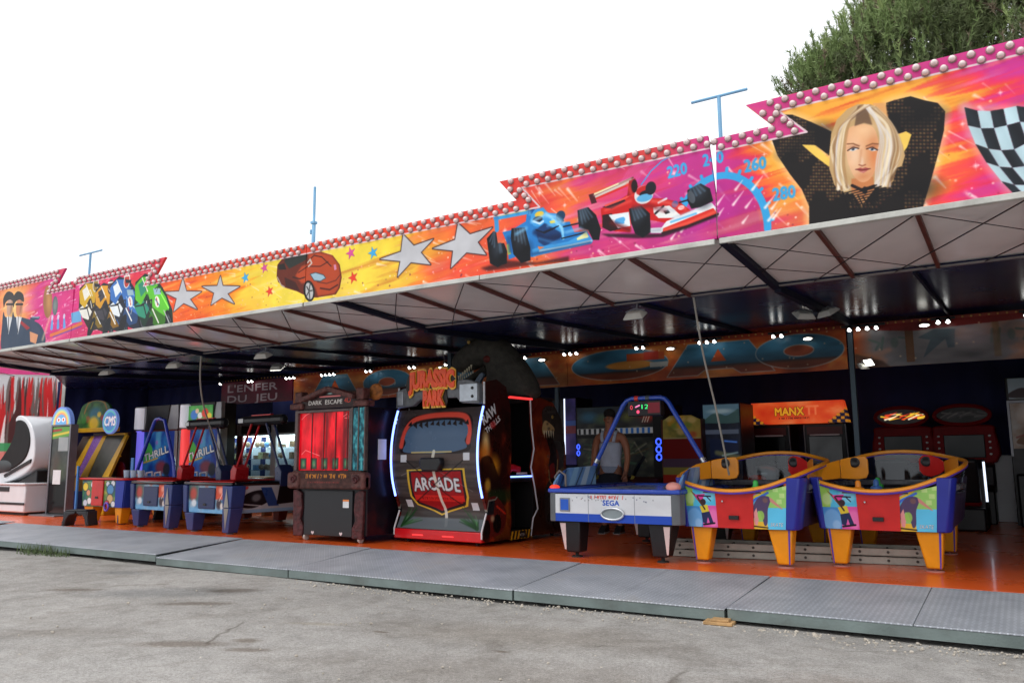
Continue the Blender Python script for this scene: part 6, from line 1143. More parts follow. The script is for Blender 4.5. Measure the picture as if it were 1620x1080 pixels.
racer('red racing cabinet with a lit yellow title, left of the pair', (-1.85,15.5,.2), True); racer('red racing cabinet with an unlit title, right of the pair', (-.92,15.5,.2), False)
# ---- far right: white lamp tube cabinet, white box, cabinets with pictures
t = thing('arcade_cabinet', 'black cabinet with a bright white light tube down its edge at the far right', 'arcade cabinet', (-1.0,14.4,.2)); obj('body', MB().prism([(0,0),(0,.9),(.2,1.05),(.6,1.05),(.6,0)], 'x', -.35, .38), DKR, t, bev=.02); obj('light_tube', MB().tube([(.39,-.01,.42),(.385,-.01,1.02)], .016, 8), glow('white_led_strip', (225,235,255), 1.3), t); obj('label', MB().box(-.05,.05,-.004,-.0005,.82,.88), pm('yellow_label', (190,170,60), .5), t); obj('lower_print', MB().box(-.3,.3,-.004,-.0005,.12,.22), pm('dim_print', (70,66,50), .5), t)
t = thing('storage_box', 'plain white box standing on the floor between dark cabinets at far right', 'box', (-.42,16.3,.2)); obj('carcass', MB().box(-.16,.16,0,.5,0,1.12), WHT, t, bev=.01); obj('door', MB().box(-.15,.08,-.012,-.001,.02,1.10), pm('white_laminate', (206,208,212)), t)
t = thing('poster_cabinet', 'tall cabinet with two pale pictures, cut off by the right picture edge', 'arcade cabinet', (.24,15.6,.2))
PC = Pic(-.5,.5,1.2,2.4,110,(150,150,150)); A = PC; A.a[:] = grad([(0,(70,60,56)),(.5,(150,130,116)),(1,(190,205,215))], fbm(A.h,A.w,(30,30))); A.rect(-.5,.5,2.02,2.4,(150,180,196),.7,.05).poly(smooth([(-.45,2.05),(-.3,2.2),(-.05,2.16),(.1,2.3),(.4,2.2),(.45,2.05),(-.45,2.05)]),(64,52,56)).rect(-.5,.5,1.96,2.02,(24,24,26)).ell((-.2,1.75),.14,.16,(206,190,180),.8,.5).poly(smooth([(-.4,1.3),(-.1,1.55),(.2,1.5),(.4,1.3),(-.4,1.3)]),(110,80,60)).line([(-.4,1.4),(.4,1.7)],.03,(120,50,44),.7)
printpart('picture_panel', MB().box(-.46,.5,-.012,.0,1.22,2.36), PC, 'poster_cabinet_print', t, emit=.05); obj('body', MB().box(-.5,.52,.001,.6,0,2.38), DKR, t, bev=.01); objs('frame_bar', [(-.50,-.465,-.03,.0,1.1,1.959),(-.5,.5,-.03,-.013,1.96,2.0)], pm('grey_trim', (120,120,126)), t)
obj('blue_ball', MB().ball((.05,-.35,1.0),(.22,.2,.2),12,8), pm('royal_blue_plastic', (38,74,176)), t); obj('control_ledge', MB().box(-.45,.5,-.5,.0,.0,.82), DKR, t, bev=.03)
# ---- shooting-gallery cabinet behind the man
t = thing('shooting_gallery', 'wide shooting gallery cabinet with checkered strip and blue lamp rings behind the man', 'arcade cabinet', (-6.42,14.0,.2))
GL = Pic(-.95,.82,.75,2.1,120,(40,44,48)); A = GL; A.a[:] = grad([(0,(16,18,22)),(.5,(50,52,52)),(.8,(110,110,90)),(1,(150,150,120))], fbm(A.h,A.w,(24,30))); A.rect(-.95,.82,1.78,2.1,(34,56,70),.7,.03).rect(-.2,.75,1.72,2.08,(40,36,40),.6,.03)
for x, z, c in ((-.7,1.9,(60,110,140)),(-.4,1.85,(80,100,70)),(.15,1.88,(120,120,60)),(.45,1.86,(190,40,30)),(.62,1.92,(160,50,34)),(.3,1.8,(60,60,60))): A.ell((x,z),.16,.09,c,.8,.5)
for i in range(3): A.line([(.40+i*.05,1.78),(.44+i*.05,1.88)],.02,(230,220,200),.9)
A.rect(-.95,.82,1.57,1.68,(206,208,210))
for i in range(16): A.rect(-.93+.11*i,-.88+.11*i,1.575,1.675,(30,32,40) if i < 8 else (50,110,190))
A.rect(-.95,.82,1.5,1.57,(14,14,16)).rect(-.95,.82,.75,1.5,(30,32,30),.35)
for i in range(30): A.line([(random.uniform(-.9,.7),random.uniform(.95,1.45)),(random.uniform(-.9,.7),random.uniform(.95,1.45))],.03,random.choice([(110,130,90),(150,140,120),(60,90,70),(90,60,40),(40,50,44)]),.5,.01)
printpart('gallery_front', MB().box(-.95,.62,-.01,.0,.78,2.08), GL, 'gallery_print', t, emit=.09); obj('body', MB().box(-.98,.85,.001,.9,0,2.1), DKR, t, bev=.01)
obj('side_column', MB().box(.62,.84,-.05,.0,.6,2.08), DKR, t, bev=.01)
for z in (1.13,1.27,1.41): obj('lamp_ring', MB().tube([(.73+.05*math.cos(a*.5236),-.056,z+.055*math.sin(a*.5236)) for a in range(12)], .014, 6, True), glow('blue_ring_light', (60,90,255), 1.6), t)
obj('gun_counter', MB().prism([(-.45,.0),(-.45,.62),(-.3,.74),(0,.78),(0,0)], 'x', -.95, .8), pm('counter_red_brown', (90,40,26), .4), t, bev=.02)
for x in (-.4,.3): g_ = obj('toy_gun', MB().strip([(x,-.25,.80),(x+.05,-.1,1.0),(x+.15,.0-.06,1.15)], .04, .06), pm('dark_steel_gun', (40,44,50), .3, .5), t); obj('gun_grip', MB().strip([(x,-.25,.80),(x-.04,-.28,.70)], .05, .05), pm('yellow_label', (190,170,60)), g_)
# ---- cabinet with a white edge light
t = thing('arcade_cabinet', 'slim cabinet with violet art and a white light edge beside the dinosaur panel', 'arcade cabinet', (-7.75,14.0,.2)); VP = Pic(-.1,.35,.6,2.3,80,(60,50,110)); VP.a[:] = grad([(0,(30,24,60)),(.5,(70,60,130)),(1,(120,90,160))], fbm(VP.h,VP.w,(20,20))); VP.rect(-.1,.35,1.6,1.75,(150,60,60),.8,.02).rect(-.1,.35,1.75,1.85,(70,110,190),.8,.02).rect(.05,.2,1.2,1.55,(110,90,170),.7,.02)
printpart('side_art', MB().box(.12,.34,-.01,.0,1.0,2.28), VP, 'violet_side', t, emit=.08); obj('light_tube', MB().tube([(.10,-.012,1.2),(.10,-.012,2.28)], .014, 8), glow('white_led_strip', (225,235,255), 1.3), t); obj('body', MB().prism([(0,1.0),(.0,2.3),(.7,2.3),(.7,0),(-.6,0),(-.6,.7),(-.3,.85)], 'x', -.4, .36), DKR, t, bev=.01)
for z in (1.22,1.34): obj('lamp_ring', MB().tube([(.40+.03*math.cos(a*.7854),-.03,z+.045*math.sin(a*.7854)) for a in range(8)], .012, 6, True), glow('blue_ring_light', (60,90,255), 1.6), t)
# ---- toy crane with yellow picture, and blue cabinet
t = thing('prize_crane', 'yellow and red prize crane cabinet right of the blue arch', 'arcade cabinet', (-5.2,13.8,.2)); YC = Pic(-.36,.36,.6,1.95,100,(120,110,60)); A = YC; A.a[:] = grad([(0,(80,90,50)),(.5,(170,150,70)),(1,(200,130,70))], fbm(A.h,A.w,(20,20))); A.rect(-.4,.4,1.1,1.45,(110,24,24)).rect(-.4,.4,.95,1.1,(80,60,80)).rect(-.4,.4,.82,.95,(130,120,60)).line([(-.36,1.46),(.36,1.46)],.02,(170,160,120)).rect(-.4,.4,.6,.82,(150,36,26))
for i in range(14): A.ell((random.uniform(-.3,.3),random.uniform(1.5,1.85)),.07,.05,random.choice([(200,150,50),(120,140,60),(210,180,110),(180,80,50)]),.8,.4)
printpart('picture_front', MB().prism([(-.36,.62),(.36,.62),(.36,1.78),(.2,1.86),(-.2,1.86),(-.33,1.78)], 'y', -.012, .0), YC, 'crane_print', t, emit=.06); obj('body', MB().box(-.38,.38,.001,.8,0,1.8), pm('counter_red_brown', (90,40,26)), t, bev=.01); obj('counter', MB().box(-.5,.5,-.5,-.02,0,.62), pm('deep_red_cabinet', (110,14,18)), t, bev=.02)
t = thing('arcade_cabinet', 'dark blue cabinet with pale landscape header, right of the prize crane', 'arcade cabinet', (-4.53,14.0,.2)); HB = Pic(-.32,.32,.95,2.06,110,(40,50,60)); A = HB; A.a[:] = grad([(0,(16,18,26)),(.5,(24,28,44)),(1,(40,50,80))], fbm(A.h,A.w,(20,20))); A.rect(-.32,.32,1.72,2.04,(96,130,150)).poly(smooth([(-.32,1.76),(-.1,1.9),(.1,1.84),(.32,1.95),(.32,1.72),(-.32,1.72)]),(60,90,90)).ell((0,1.92),.2,.04,(180,200,205),.8,.5); A.rect(-.3,.3,1.52,1.6,(90,100,120)); A.rect(-.22,.28,1.08,1.44,(20,30,60)).line([(-.1,1.2),(.28,1.12)],.08,(120,120,80),.8,.02).line([(.05,1.4),(.25,1.38)],.03,(90,150,255),.9,.01).line([(.0,1.15),(.26,1.2)],.03,(160,190,190),.8,.01)
printpart('front_print', MB().box(-.32,.32,-.012,.0,.96,2.05), HB, 'blue_cab_print', t, emit=.18); obj('body', MB().box(-.34,.34,.001,.8,0,2.06), pm('navy_cabinet', (20,24,50), .35), t, bev=.01); obj('red_hood', MB().ball((.0,-.3,.9),(.26,.25,.2),12,8), pm('deep_red_cabinet', (110,14,18)), t); obj('control_box', MB().box(-.3,.3,-.5,-.02,0,.75), pm('navy_cabinet', (20,24,50)), t, bev=.03)
# ---- lit prize vitrines behind the blue tables
for i, (x, lab) in enumerate(((-16.1,'lit glass prize cabinet half hidden by the tower with the toy sign'),(-14.93,'lit glass prize cabinet with a red sign column on its left'),(-13.73,'lit glass prize cabinet next to the stone-look cabinet, yellow sign on top'))):
    t = thing('prize_vitrine', lab, 'prize cabinet', (x,12.6,.2), 0, 'lit white prize cabinets'); hw = .56
    obj('back_wall', MB().box(-hw,hw,.75,.8,0,1.95), WHT, t); obj('base', MB().box(-hw,hw,0,.8,0,.72), pm('pale_grey_base', (150,150,152), .4), t, bev=.01); obj('top_box', MB().box(-hw,hw,0,.8,1.72,1.98), pm('black_header', (22,20,22), .4), t, bev=.01)
    for sx in (-1,1): obj('frame_post', MB().box(sx*hw-.04,sx*hw+.04,-.02,.05,.0,1.98), pm('light_grey_frame', (170,170,172), .4, .2), t)
    objs('frame_rail', [(-hw,hw,-.015,.03,.70,.75),(-hw,hw,-.015,.03,1.69,1.74)], MATS['light_grey_frame'], t); obj('lamp_panel', MB().box(-hw+.05,hw-.05,.1,.7,1.695,1.715), glow('vitrine_lamp', (236,255,246), 11), t); obj('glass_front', MB().box(-hw+.04,hw-.04,.0,.006,.75,1.69), clear('acrylic'), t, smooth=0)
    for k in range(3):
        s_ = obj('shelf', MB().box(-hw+.05,hw-.05,.2,.74,.90+.26*k,.912+.26*k), clear('shelf_glass', alpha=.35), t)
        for j in range(6): px = -hw+.12+.165*j; obj('prize', MB().box(px-.05,px+.05,.35,.5,.913+.26*k,.913+.26*k+random.uniform(.06,.17)) if random.random() < .6 else MB().ball((px,.42,.985+.26*k),.07,8,6), pm('prize_%d' % random.randint(0,5), random.choice([(180,60,60),(90,130,110),(200,200,190),(110,90,70),(70,110,150),(150,150,110)]), .4), s_)
    if i == 2: obj('yellow_sign', MB().box(.1,.6,-.03,.02,1.76,1.94), glow('yellow_sign_light', (240,200,70), .5), t); 
    if i == 1: obj('red_column', MB().box(-hw-.02,-hw+.14,-.04,.0,.75,1.7), pm('red_brown_column', (120,26,28), .4), t)
tag(obj('counter_bench', MB().box(-14.9,-13.3,11.55,11.9,.95,1.0).box(-14.8,-14.7,11.6,11.8,.2,.95).box(-13.5,-13.4,11.6,11.8,.2,.95), pm('wood_top', (150,110,76), .5), bev=.006), 'narrow wooden-topped bench in front of the lit prize cabinets', 'bench')
# ---- two redemption towers
def tower(label, loc, tint, HWID):
    t = thing('redemption_tower', label, 'arcade cabinet', loc, 0, 'silver-topped game towers'); hw = HWID
    obj('carcass', MB().box(-hw+.1,hw-.02,.12,.42,.0,2.36), DKR, t); SL = pm('silver_panel', (150,150,152), .3, .4, .15, 4)
    objs('top_panel', [(-hw,-.38,.02,.12,1.83,2.38),(.42,hw,.02,.12,1.83,2.38)], SL, t, bev=.01); obj('name_panel', MB().prism([(-.38,1.83),(.42,1.83),(.52,2.38),(-.30,2.38)], 'y', .0, .12), pm('black_header', (22,20,22)), t, bev=.006); objs('side_frame', [(-hw,-hw+.10,.02,.2,.0,1.83),(hw-.10,hw,.02,.2,.0,1.83)], SL, t, bev=.01)
    obj('light_column', MB().lathe([(.11,.75),(.12,.8),(.12,1.8),(.11,1.82)], (-hw+.22,.06,0), 14), printed_or('column_'+tint, tint), t); obj('light_column', MB().lathe([(.12,1.86),(.12,2.34)], (-hw+.24,-.0,0), 14), glow('white_column', (230,230,240), .3), t)
    obj('band', MB().box(-hw,hw,.0,.13,1.80,1.828), pm('dark_red_header', (90,20,18)), t)
    k = 'tower_print'
    TP = Pic(-.55,.75,.6,1.8,110,(30,70,140)); A = TP; A.a[:] = grad([(0,(16,30,90)),(.4,(30,70,150)),(.7,(50,130,190)),(1,(90,180,210))], fbm(A.h,A.w,(30,24)))
    A.rect(.0,.2,1.2,1.8,(110,190,216),.6,.06).rect(.5,.75,.6,1.8,(24,40,130),.7,.04).poly(smooth([(-.42,1.2),(-.3,1.55),(-.12,1.45),(-.1,1.25),(-.3,1.1),(-.42,1.2)]),(80,180,70),.9,.02).ell((.25,1.0),.2,.14,(120,50,60),.9,.3).ell((.45,.95),.12,.14,(30,34,40),.9,.2).ell((.05,1.55),.05,.05,(150,110,190),.8,.4).rect(-.55,.75,.6,.78,(24,26,30),.8,.03)
    A.text('THRILL', -.38, 1.12, .16, (210,214,216), wid=.9, rot=.24, edge=(24,20,30), ew=.024, bold=.014); A.line([(-.4,1.1),(.1,1.2)],.04,(220,170,60),.8,.01)
    printpart('display_panel', MB().box(-hw+.36,hw-.12,.04,.06,.75,1.8), TP if k not in MATS else None, k, t, emit=.14)
    obj('control_ledge', MB().prism([(-.35,.0),(-.35,.62),(-.1,.74),(.04,.78),(.04,0)], 'x', -hw+.05, hw-.05), pm('dark_red_header', (90,20,18)), t, bev=.02)
    for x in (-.2,.1,.4): obj('coin_chute', MB().tube([(x,-.2,.7),(x,-.2,.88),(x+.2,-.2,.9),(x+.22,-.2,.72)], .022, 6), pm('pale_tube', (190,190,200), .3), t)
    return t
def printed_or(n, tint): return glow(n, (130,120,255) if tint == 'violet' else (255,70,70), .5)
t1 = tower('silver-topped game tower with a violet light column, left of the two', (-16.68,11.2,.2), 'violet', .80)
t2 = tower('silver-topped game tower with a red light column and bright toy sign, right of the two', (-15.12,11.2,.2), 'red', .70)
TS2 = Pic(-.36,.5,1.9,2.34,120,(60,140,80)); A = TS2; A.a[:] = grad([(0,(40,110,60)),(1,(110,190,90))], fbm(A.h,A.w,(20,20)))
for c, r, cc in (((-.15,2.12),.12,(70,120,200)),((.05,2.1),.08,(230,230,230)),((.22,2.15),.11,(220,60,50)),((.36,2.08),.08,(240,200,70)),((-.05,2.2),.06,(230,190,160))): A.ell(c,r,r*.9,cc,.95,.2)
printpart('toy_sign', MB().box(-.34,.46,-.02,-.005,1.92,2.32), TS2, 'toy_sign', t2, emit=.4)
s = obj('red_stool_back', MB().ball((-.35,-.55,.92),(.16,.08,.22),10,8), pm('deep_red_cabinet', (110,14,18)), t1)
# ---- children's jungle machine with round sign
t = thing('jungle_machine', 'yellow-framed children\'s jungle game with leafy top board and round blue sign', 'arcade cabinet', (-17.75,10.6,.2)); YF_ = pm('mustard_frame', (196,150,30), .35)
JG = Pic(-.95,.30,1.85,2.55,130,(34,70,40)); A = JG; A.a[:] = grad([(0,(20,40,26)),(.5,(40,84,44)),(.8,(70,110,50)),(1,(130,110,60))], fbm(A.h,A.w,(16,16)))
A.ell((-.3,2.2),.25,.18,(40,100,130),.8,.3).line(smooth([(-.75,2.25),(-.6,2.48),(-.3,2.54),(0,2.48),(.15,2.3)]),.05,(120,90,40))
for c, r, cc in (((-.15,2.2),.08,(220,180,60)),((-.6,2.1),.1,(130,80,40)),((-.02,2.12),.08,(150,50,40)),((-.75,2.08),.1,(50,110,50)),((.15,2.1),.08,(90,120,160)),((-.35,2.0),.2,(214,170,40))): A.ell(c,r,r*.8,cc,.9,.3)
printpart('top_board', MB().prism(smooth([(-.95,1.90),(-.92,2.3),(-.75,2.46),(-.3,2.53),(.1,2.46),(.28,2.3),(.3,1.9),(-.95,1.90)],3), 'y', 0, .06), JG, 'jungle_print', t, emit=.06)
obj('frame_beam', MB().box(-.95,.62,-.03,.05,1.80,1.90), YF_, t, bev=.01); obj('body', MB().box(-1.0,.50,.40,1.0,0,1.8), DKR, t)
RS = Pic(.15,.75,1.72,2.32,160,(90,150,200)); A = RS; A.ell((.45,2.02),.29,.29,(120,150,226)).ell((.45,2.02),.25,.25,(100,190,190)).ell((.45,2.02),.21,.21,(80,140,200)); A.text('CMS', .24, 1.93, .20, (236,240,244), wid=.42, shear=.1, edge=(190,90,140), ew=.014, bold=.012)
printpart('round_sign', MB().prism([(.45+.28*math.cos(a*PI/16),2.02+.28*math.sin(a*PI/16)) for a in range(32)], 'y', -.10, -.04), RS, 'round_sign', t, emit=.35)
def slant(name, x0, x1, mat_, y0=-.05): return obj(name, MB().add([(x0+.12,y0-.35,.80),(x1+.25,y0-.35,.80),(x1,.12,1.72),(x0,.12,1.72),(x0+.12,y0-.30,.78),(x1+.25,y0-.30,.78),(x1,.17,1.70),(x0,.17,1.70)], [(0,1,2,3),(7,6,5,4),(0,4,5,1),(1,5,6,2),(2,6,7,3),(3,7,4,0)]), mat_, t, smooth=0)
GF = pm('dim_green_field', (56,60,46), .3, 0, .5, 3); slant('target_field', .02,.70, GF); slant('target_field', -.95,-.62, GF)
GLT = pm('violet_glitter', (130,90,170), .3, .3, .6, 60); o = slant('glitter_ramp', -.48,-.15, GLT); 
for x0, x1 in ((-.62,-.48),(-.14,.0),(.70,.80)): slant('yellow_rib', x0, x1, YF_, -.07)
objs('field_rail', [MB().strip([(.05,.15,1.74),(.72,.15,1.74)],.06,.05),MB().strip([(.3,-.1,1.25),(.95,-.1,1.25)],.03,.03)], YF_, t); obj('front_box', MB().box(-.9,1.0,-.45,.3,0,.78), YF_, t, bev=.02); obj('kick_panel', MB().box(-.85,.95,-.46,-.452,.08,.5), pm('blue_cabinet', (36,58,150)), t)
# ---- tall thin change kiosk with rainbow top
t = thing('ticket_kiosk', 'tall black glass kiosk with a rainbow half-round top, paper taped to its front', 'kiosk', (-17.62,9.62,.2)); hw = .37
obj('carcass', MB().box(-hw,hw,.02,.14,.0,1.92), DKR, t, bev=.008); objs('frame_bar', [(-hw-.02,-hw+.03,-.02,.145,.0,1.93),(hw-.03,hw+.02,-.02,.145,.0,1.93),(-hw+.03,hw-.03,-.02,.03,1.90,1.93)], pm('grey_trim', (120,120,126), .3, .4), t)
KG = Pic(-hw,hw,.05,1.9,100,(30,34,36)); A = KG; A.a[:] = grad([(0,(20,24,26)),(.5,(46,52,50)),(1,(96,92,80))], fbm(A.h,A.w,(24,20))); A.rect(-hw,hw,.05,.72,(14,15,18),.95,.04).poly([(-hw,1.62),(hw,1.68),(hw,1.88),(-hw,1.88)],(90,150,60)).line([(-.32,1.80),(.0,1.82)],.05,(160,50,40)).line([(-.3,1.70),(.3,1.76)],.05,(214,190,60)).rect(-.08,.30,1.36,1.66,(190,196,200),.7,.02).ell((-.1,1.1),.18,.2,(90,60,40),.5,.6).ell((.1,.95),.16,.2,(60,80,50),.5,.6)
printpart('glass_front', MB().box(-hw+.03,hw-.03,-.006,.019,.06,1.89), KG, 'kiosk_print', t, rough=.06); obj('paper_notice', MB().box(-.20,.10,-.011,-.0065,.66,.96), pm('white_label', (214,216,218)), t); obj('foot_plate', MB().box(-.55,.45,-.28,.3,.0,.03), pm('grey_trim', (120,120,126)), t, bev=.008)
RB_ = Pic(-.40,.40,1.93,2.34,160,(110,140,210)); A = RB_
for r, c in ((.39,(120,150,220)),(.33,(150,200,190)),(.29,(226,206,110)),(.25,(226,150,120)),(.21,(110,170,220))): A.ell((0,1.94),r,r*.98,c)
for sx in (-1,1): A.ell((sx*.09,2.03),.07,.05,(240,240,240)); A.ell((sx*.09,2.03),.03,.03,(190,60,50))
printpart('rainbow_top', MB().prism([(-.38,1.931),(.38,1.931)]+[(.38*math.cos(a*PI/16),1.931+.38*math.sin(a*PI/16)) for a in range(1,16)], 'y', -.03, .06), RB_, 'rainbow_top', t, emit=.2)
# ---- white motion pod at the far left
t = thing('simulator_pod', 'white egg-shaped virtual reality pod with a black padded inside on a white base', 'simulator', (-19.15,9.55,.2)); GW = pm('gloss_white_shell', (214,216,220), .18, 0, .04, 3, coat=.4)
outer = [(-1.15,.88),(-1.0,.72),(-.6,.66),(.2,.80),(.75,1.05),(.80,1.5),(.62,1.9),(.30,2.12),(.02,2.17),(-.10,2.10)]
inner = [(-.06,1.95),(-.10,1.75),(-.22,1.5),(-.48,1.22),(-.75,1.05),(-1.12,1.0)]
obj('shell', MB().prism(smooth(outer,4)+smooth(inner,4), 'y', -.10, .75), GW, t, bev=.06)
obj('padding', MB().prism(smooth([(.0,2.05),(.32,2.02),(.55,1.8),(.62,1.5),(.45,1.2),(.0,1.0),(-.5,.90),(-1.0,.88),(-1.05,1.0),(-.72,1.1),(-.46,1.28),(-.18,1.55),(-.05,1.8),(.0,2.05)],4), 'y', -.125, -.06), pm('black_padding', (22,22,24), .7), t, bev=.02)
s = obj('seat_pad', MB().ball((-.42,-.10,1.05),(.40,.10,.14),12,8), pm('grey_padding', (66,70,72), .7), t); obj('black_slash', MB().prism([(-.35,.86),(-.32,.80),(.72,1.12),(.74,1.2)], 'y', -.13, -.101), PLB, t)
obj('pedestal', MB().prism([(-.3,.45),(.8,.62),(.78,.95),(.0,.70),(-.5,.62)], 'y', .0, .6), PLB, t, bev=.02)
b_ = obj('base', MB().box(-1.3,.85,-.25,.9,.06,.64), GW, t, bev=.03); obj('base_stripe', MB().box(-1.3,.86,-.262,-.251,.22,.27).prism([(-1.3,.52),(-1.3,.60),(.2,.60),(.2,.50),(-.6,.50),(-.75,.42),(-.95,.44)], 'y', -.262, -.251), PLB, b_); obj('base_rim', MB().box(-1.34,.88,-.29,.94,.641,.69), GW, b_, bev=.02); obj('base_skid', MB().box(-1.25,.8,-.2,.85,0,.058), RUB, b_)
# ---- neighbour's panel with red flames
a0, a1 = Vector((-20.25,11.0,0)), Vector((-22.6,7.7,0)); ln = (a1-a0).length; t = thing('flame_panel', 'white panel painted with red and grey flames under a pink edge', 'panel', a0, math.atan2((a0-a1).y,(a0-a1).x))
FLP = Pic(-ln,0,.2,3.62,70,(206,206,208)); A = FLP; A.a *= .92+.12*fbm(A.h,A.w,(30,30))[...,None]
for i in range(230):
    x = -1.7*random.random(); h_ = random.uniform(1.0,2.4); z0 = random.uniform(.2,1.6); dx = random.uniform(-.22,.22); c = ((190,34,36),(196,36,38),(104,92,88),(232,228,226),(64,34,34),(200,30,34))[i%6]; q = random.uniform(.5,1.1)
    A.poly(smooth([(x-.10*q,z0),(x-.13*q+dx*.3,z0+h_*.35),(x-.04*q+dx,z0+h_*.7),(x+dx*.8,min(3.42,z0+h_*1.2)),(x+.06*q+dx,z0+h_*.65),(x+.12*q+dx*.4,z0+h_*.3),(x+.09*q,z0),(x-.10*q,z0)]), c, .92, .006)
A.rect(-.5,0,.2,1.7,(60,50,50),.2,.1); A.rect(-ln,-1.0,1.6,1.8,(60,150,90),.9).rect(-ln,-1.0,1.1,1.6,(214,110,100),.8,.02)
printpart('painted_panel', MB().box(-ln,0,-.0,.05,.2,3.46), FLP, 'flame_print', t, rough=.4); obj('pink_edge', MB().box(-ln-.02,.02,-.03,.08,3.47,3.66), pm('hot_pink_paint', (214,60,130), .4), t); obj('end_post', MB().box(.0,.07,-.05,.06,.0,3.46), pm('white_rail', (188,188,182)), t)


# ================================================================ PEOPLE, LIGHTS, SMALL THINGS
# ---- man in a grey vest
P0 = Vector((-5.42,11.35,.2)); t = thing('person', 'man in grey tank top standing behind the white and blue hockey table', 'person', P0, R(10))
SKN = pm('tanned_skin', (158,104,78), .5, 0, .08, 6); 
def skin(name, V, E, Rr, mat_, parent, sub=2, root=0):
    me = bpy.data.meshes.new(name); me.from_pydata(V, E, []); o = bpy.data.objects.new(name, me); COL.objects.link(o); o.parent = parent; me.materials.append(mat_)
    sk = o.modifiers.new('skin','SKIN'); sk.use_smooth_shade = True
    for i, r in enumerate(Rr): me.skin_vertices[0].data[i].radius = r if isinstance(r,tuple) else (r,r)
    me.skin_vertices[0].data[root].use_root = True
    s = o.modifiers.new('subdivision','SUBSURF'); s.levels = s.render_levels = sub; return o
V = [(0,0,.93),(0,.0,1.12),(0,.01,1.32),(0,.01,1.45),(0,-.0,1.53),(0,-.02,1.60),(0,-.025,1.70),(0,-.02,1.78)]; Rr = [(.165,.115),(.15,.105),(.175,.115),(.13,.085),(.06,.06),(.066,.075),(.078,.095),(.055,.07)]
E = [(i,i+1) for i in range(7)]
def chain(base, pts, rs):
    for p, r in zip(pts, rs): V.append(p); Rr.append(r); E.append((base,len(V)-1)); base = len(V)-1
    return base
hands = []
for sx in (-1,1):
    e = chain(3, [(sx*.19,.01,1.44),(sx*.245,.03,1.28),(sx*.265,.01,1.12),(sx*.26,-.06,.98),(sx*.255,-.10,.88),(sx*.25,-.12,.83)], [.072,.058,.045,.042,.03,(.042,.022)]); hp = V[e]
    for k, (dx, l) in enumerate(((-.03,.07),(-.01,.085),(.012,.08),(.032,.065))): chain(e, [(hp[0]+dx,hp[1]-.01,hp[2]-.035),(hp[0]+dx,hp[1]-.02,hp[2]-.035-l*.6),(hp[0]+dx,hp[1]-.01,hp[2]-.035-l)], [.011,.010,.008])
    chain(e-1, [(hp[0]-sx*.035,hp[1]-.03,hp[2]+.005),(hp[0]-sx*.045,hp[1]-.05,hp[2]-.035)], [.013,.010])
    chain(0, [(sx*.10,0,.84),(sx*.115,-.01,.50),(sx*.12,.02,.28),(sx*.12,.03,.09),(sx*.12,-.10,.04)], [.10,.065,.058,.042,(.045,.03)])
skin('body', V, E, Rr, SKN, t)
VST = pm('grey_vest', (172,182,200), .8, 0, .08, 10, .4, 50); vest = skin('tank_top', [(0,0,.84),(0,0,1.0),(0,.0,1.15),(0,.008,1.30),(0,.012,1.38)], [(0,1),(1,2),(2,3),(3,4)], [(.19,.137),(.182,.132),(.176,.129),(.200,.138),(.172,.125)], VST, t)
for sx in (-1,1): obj('strap', MB().strip(smooth([(sx*.085,-.128,1.36),(sx*.10,-.105,1.44),(sx*.105,-.04,1.515),(sx*.105,.04,1.525),(sx*.095,.12,1.44),(sx*.085,.14,1.36)]), .045, .012, (0,-1,.3)), VST, vest)
skin('shorts', [(0,0,.97),(0,0,.80),(-.11,0,.70),(-.12,-.01,.50),(.11,0,.70),(.12,-.01,.50)], [(0,1),(1,2),(2,3),(1,4),(4,5)], [(.184,.134),(.195,.145),(.115,.112),(.105,.102),(.115,.112),(.105,.102)], pm('dark_shorts', (34,36,44), .85), t)
for sx in (-1,1):
    s = obj('shoe', MB().prism(smooth([(.09,.0),(-.17,.0),(-.19,.03),(-.12,.075),(-.02,.11),(.08,.12),(.10,.05),(.09,.0)],3), 'x', sx*.12-.048, sx*.12+.048), pm('dark_shoe', (30,30,34), .6), t, bev=.02); obj('sole', MB().prism([(.095,.0),(-.19,.0),(-.195,.022),(.10,.022)], 'x', sx*.12-.052, sx*.12+.052), pm('white_sole', (190,190,190), .6), s)
HR = pm('black_hair', (24,20,18), .7, 0, .3, 40, .6, 80); h = MB(); h.ball((0,.005,1.79),(.093,.108,.085),14,9); hair = obj('hair', h, HR, t); 
f = MB(); f.prism([(-.135,1.70),(-.118,1.745),(-.105,1.70)], 'x', -.012, .012); f.ball((0,-.120,1.698),(.018,.016,.014),8,6)
obj('nose', f, SKN, t); obj('mouth', MB().ball((0,-.113,1.655),(.026,.010,.008),8,5), pm('lip', (120,62,52), .5), t)
for sx in (-1,1):
    e = obj('eye', MB().ball((sx*.033,-.105,1.728),(.014,.010,.008),8,6), pm('eye_white', (200,196,190), .2), t); obj('iris', MB().ball((sx*.033,-.113,1.728),(.006,.004,.006),8,6), PLB, e); obj('eyebrow', MB().strip([(sx*.015,-.112,1.748),(sx*.05,-.105,1.75)],.008,.008), HR, t); obj('ear', MB().ball((sx*.086,.0,1.705),(.012,.022,.032),8,6), SKN, t)
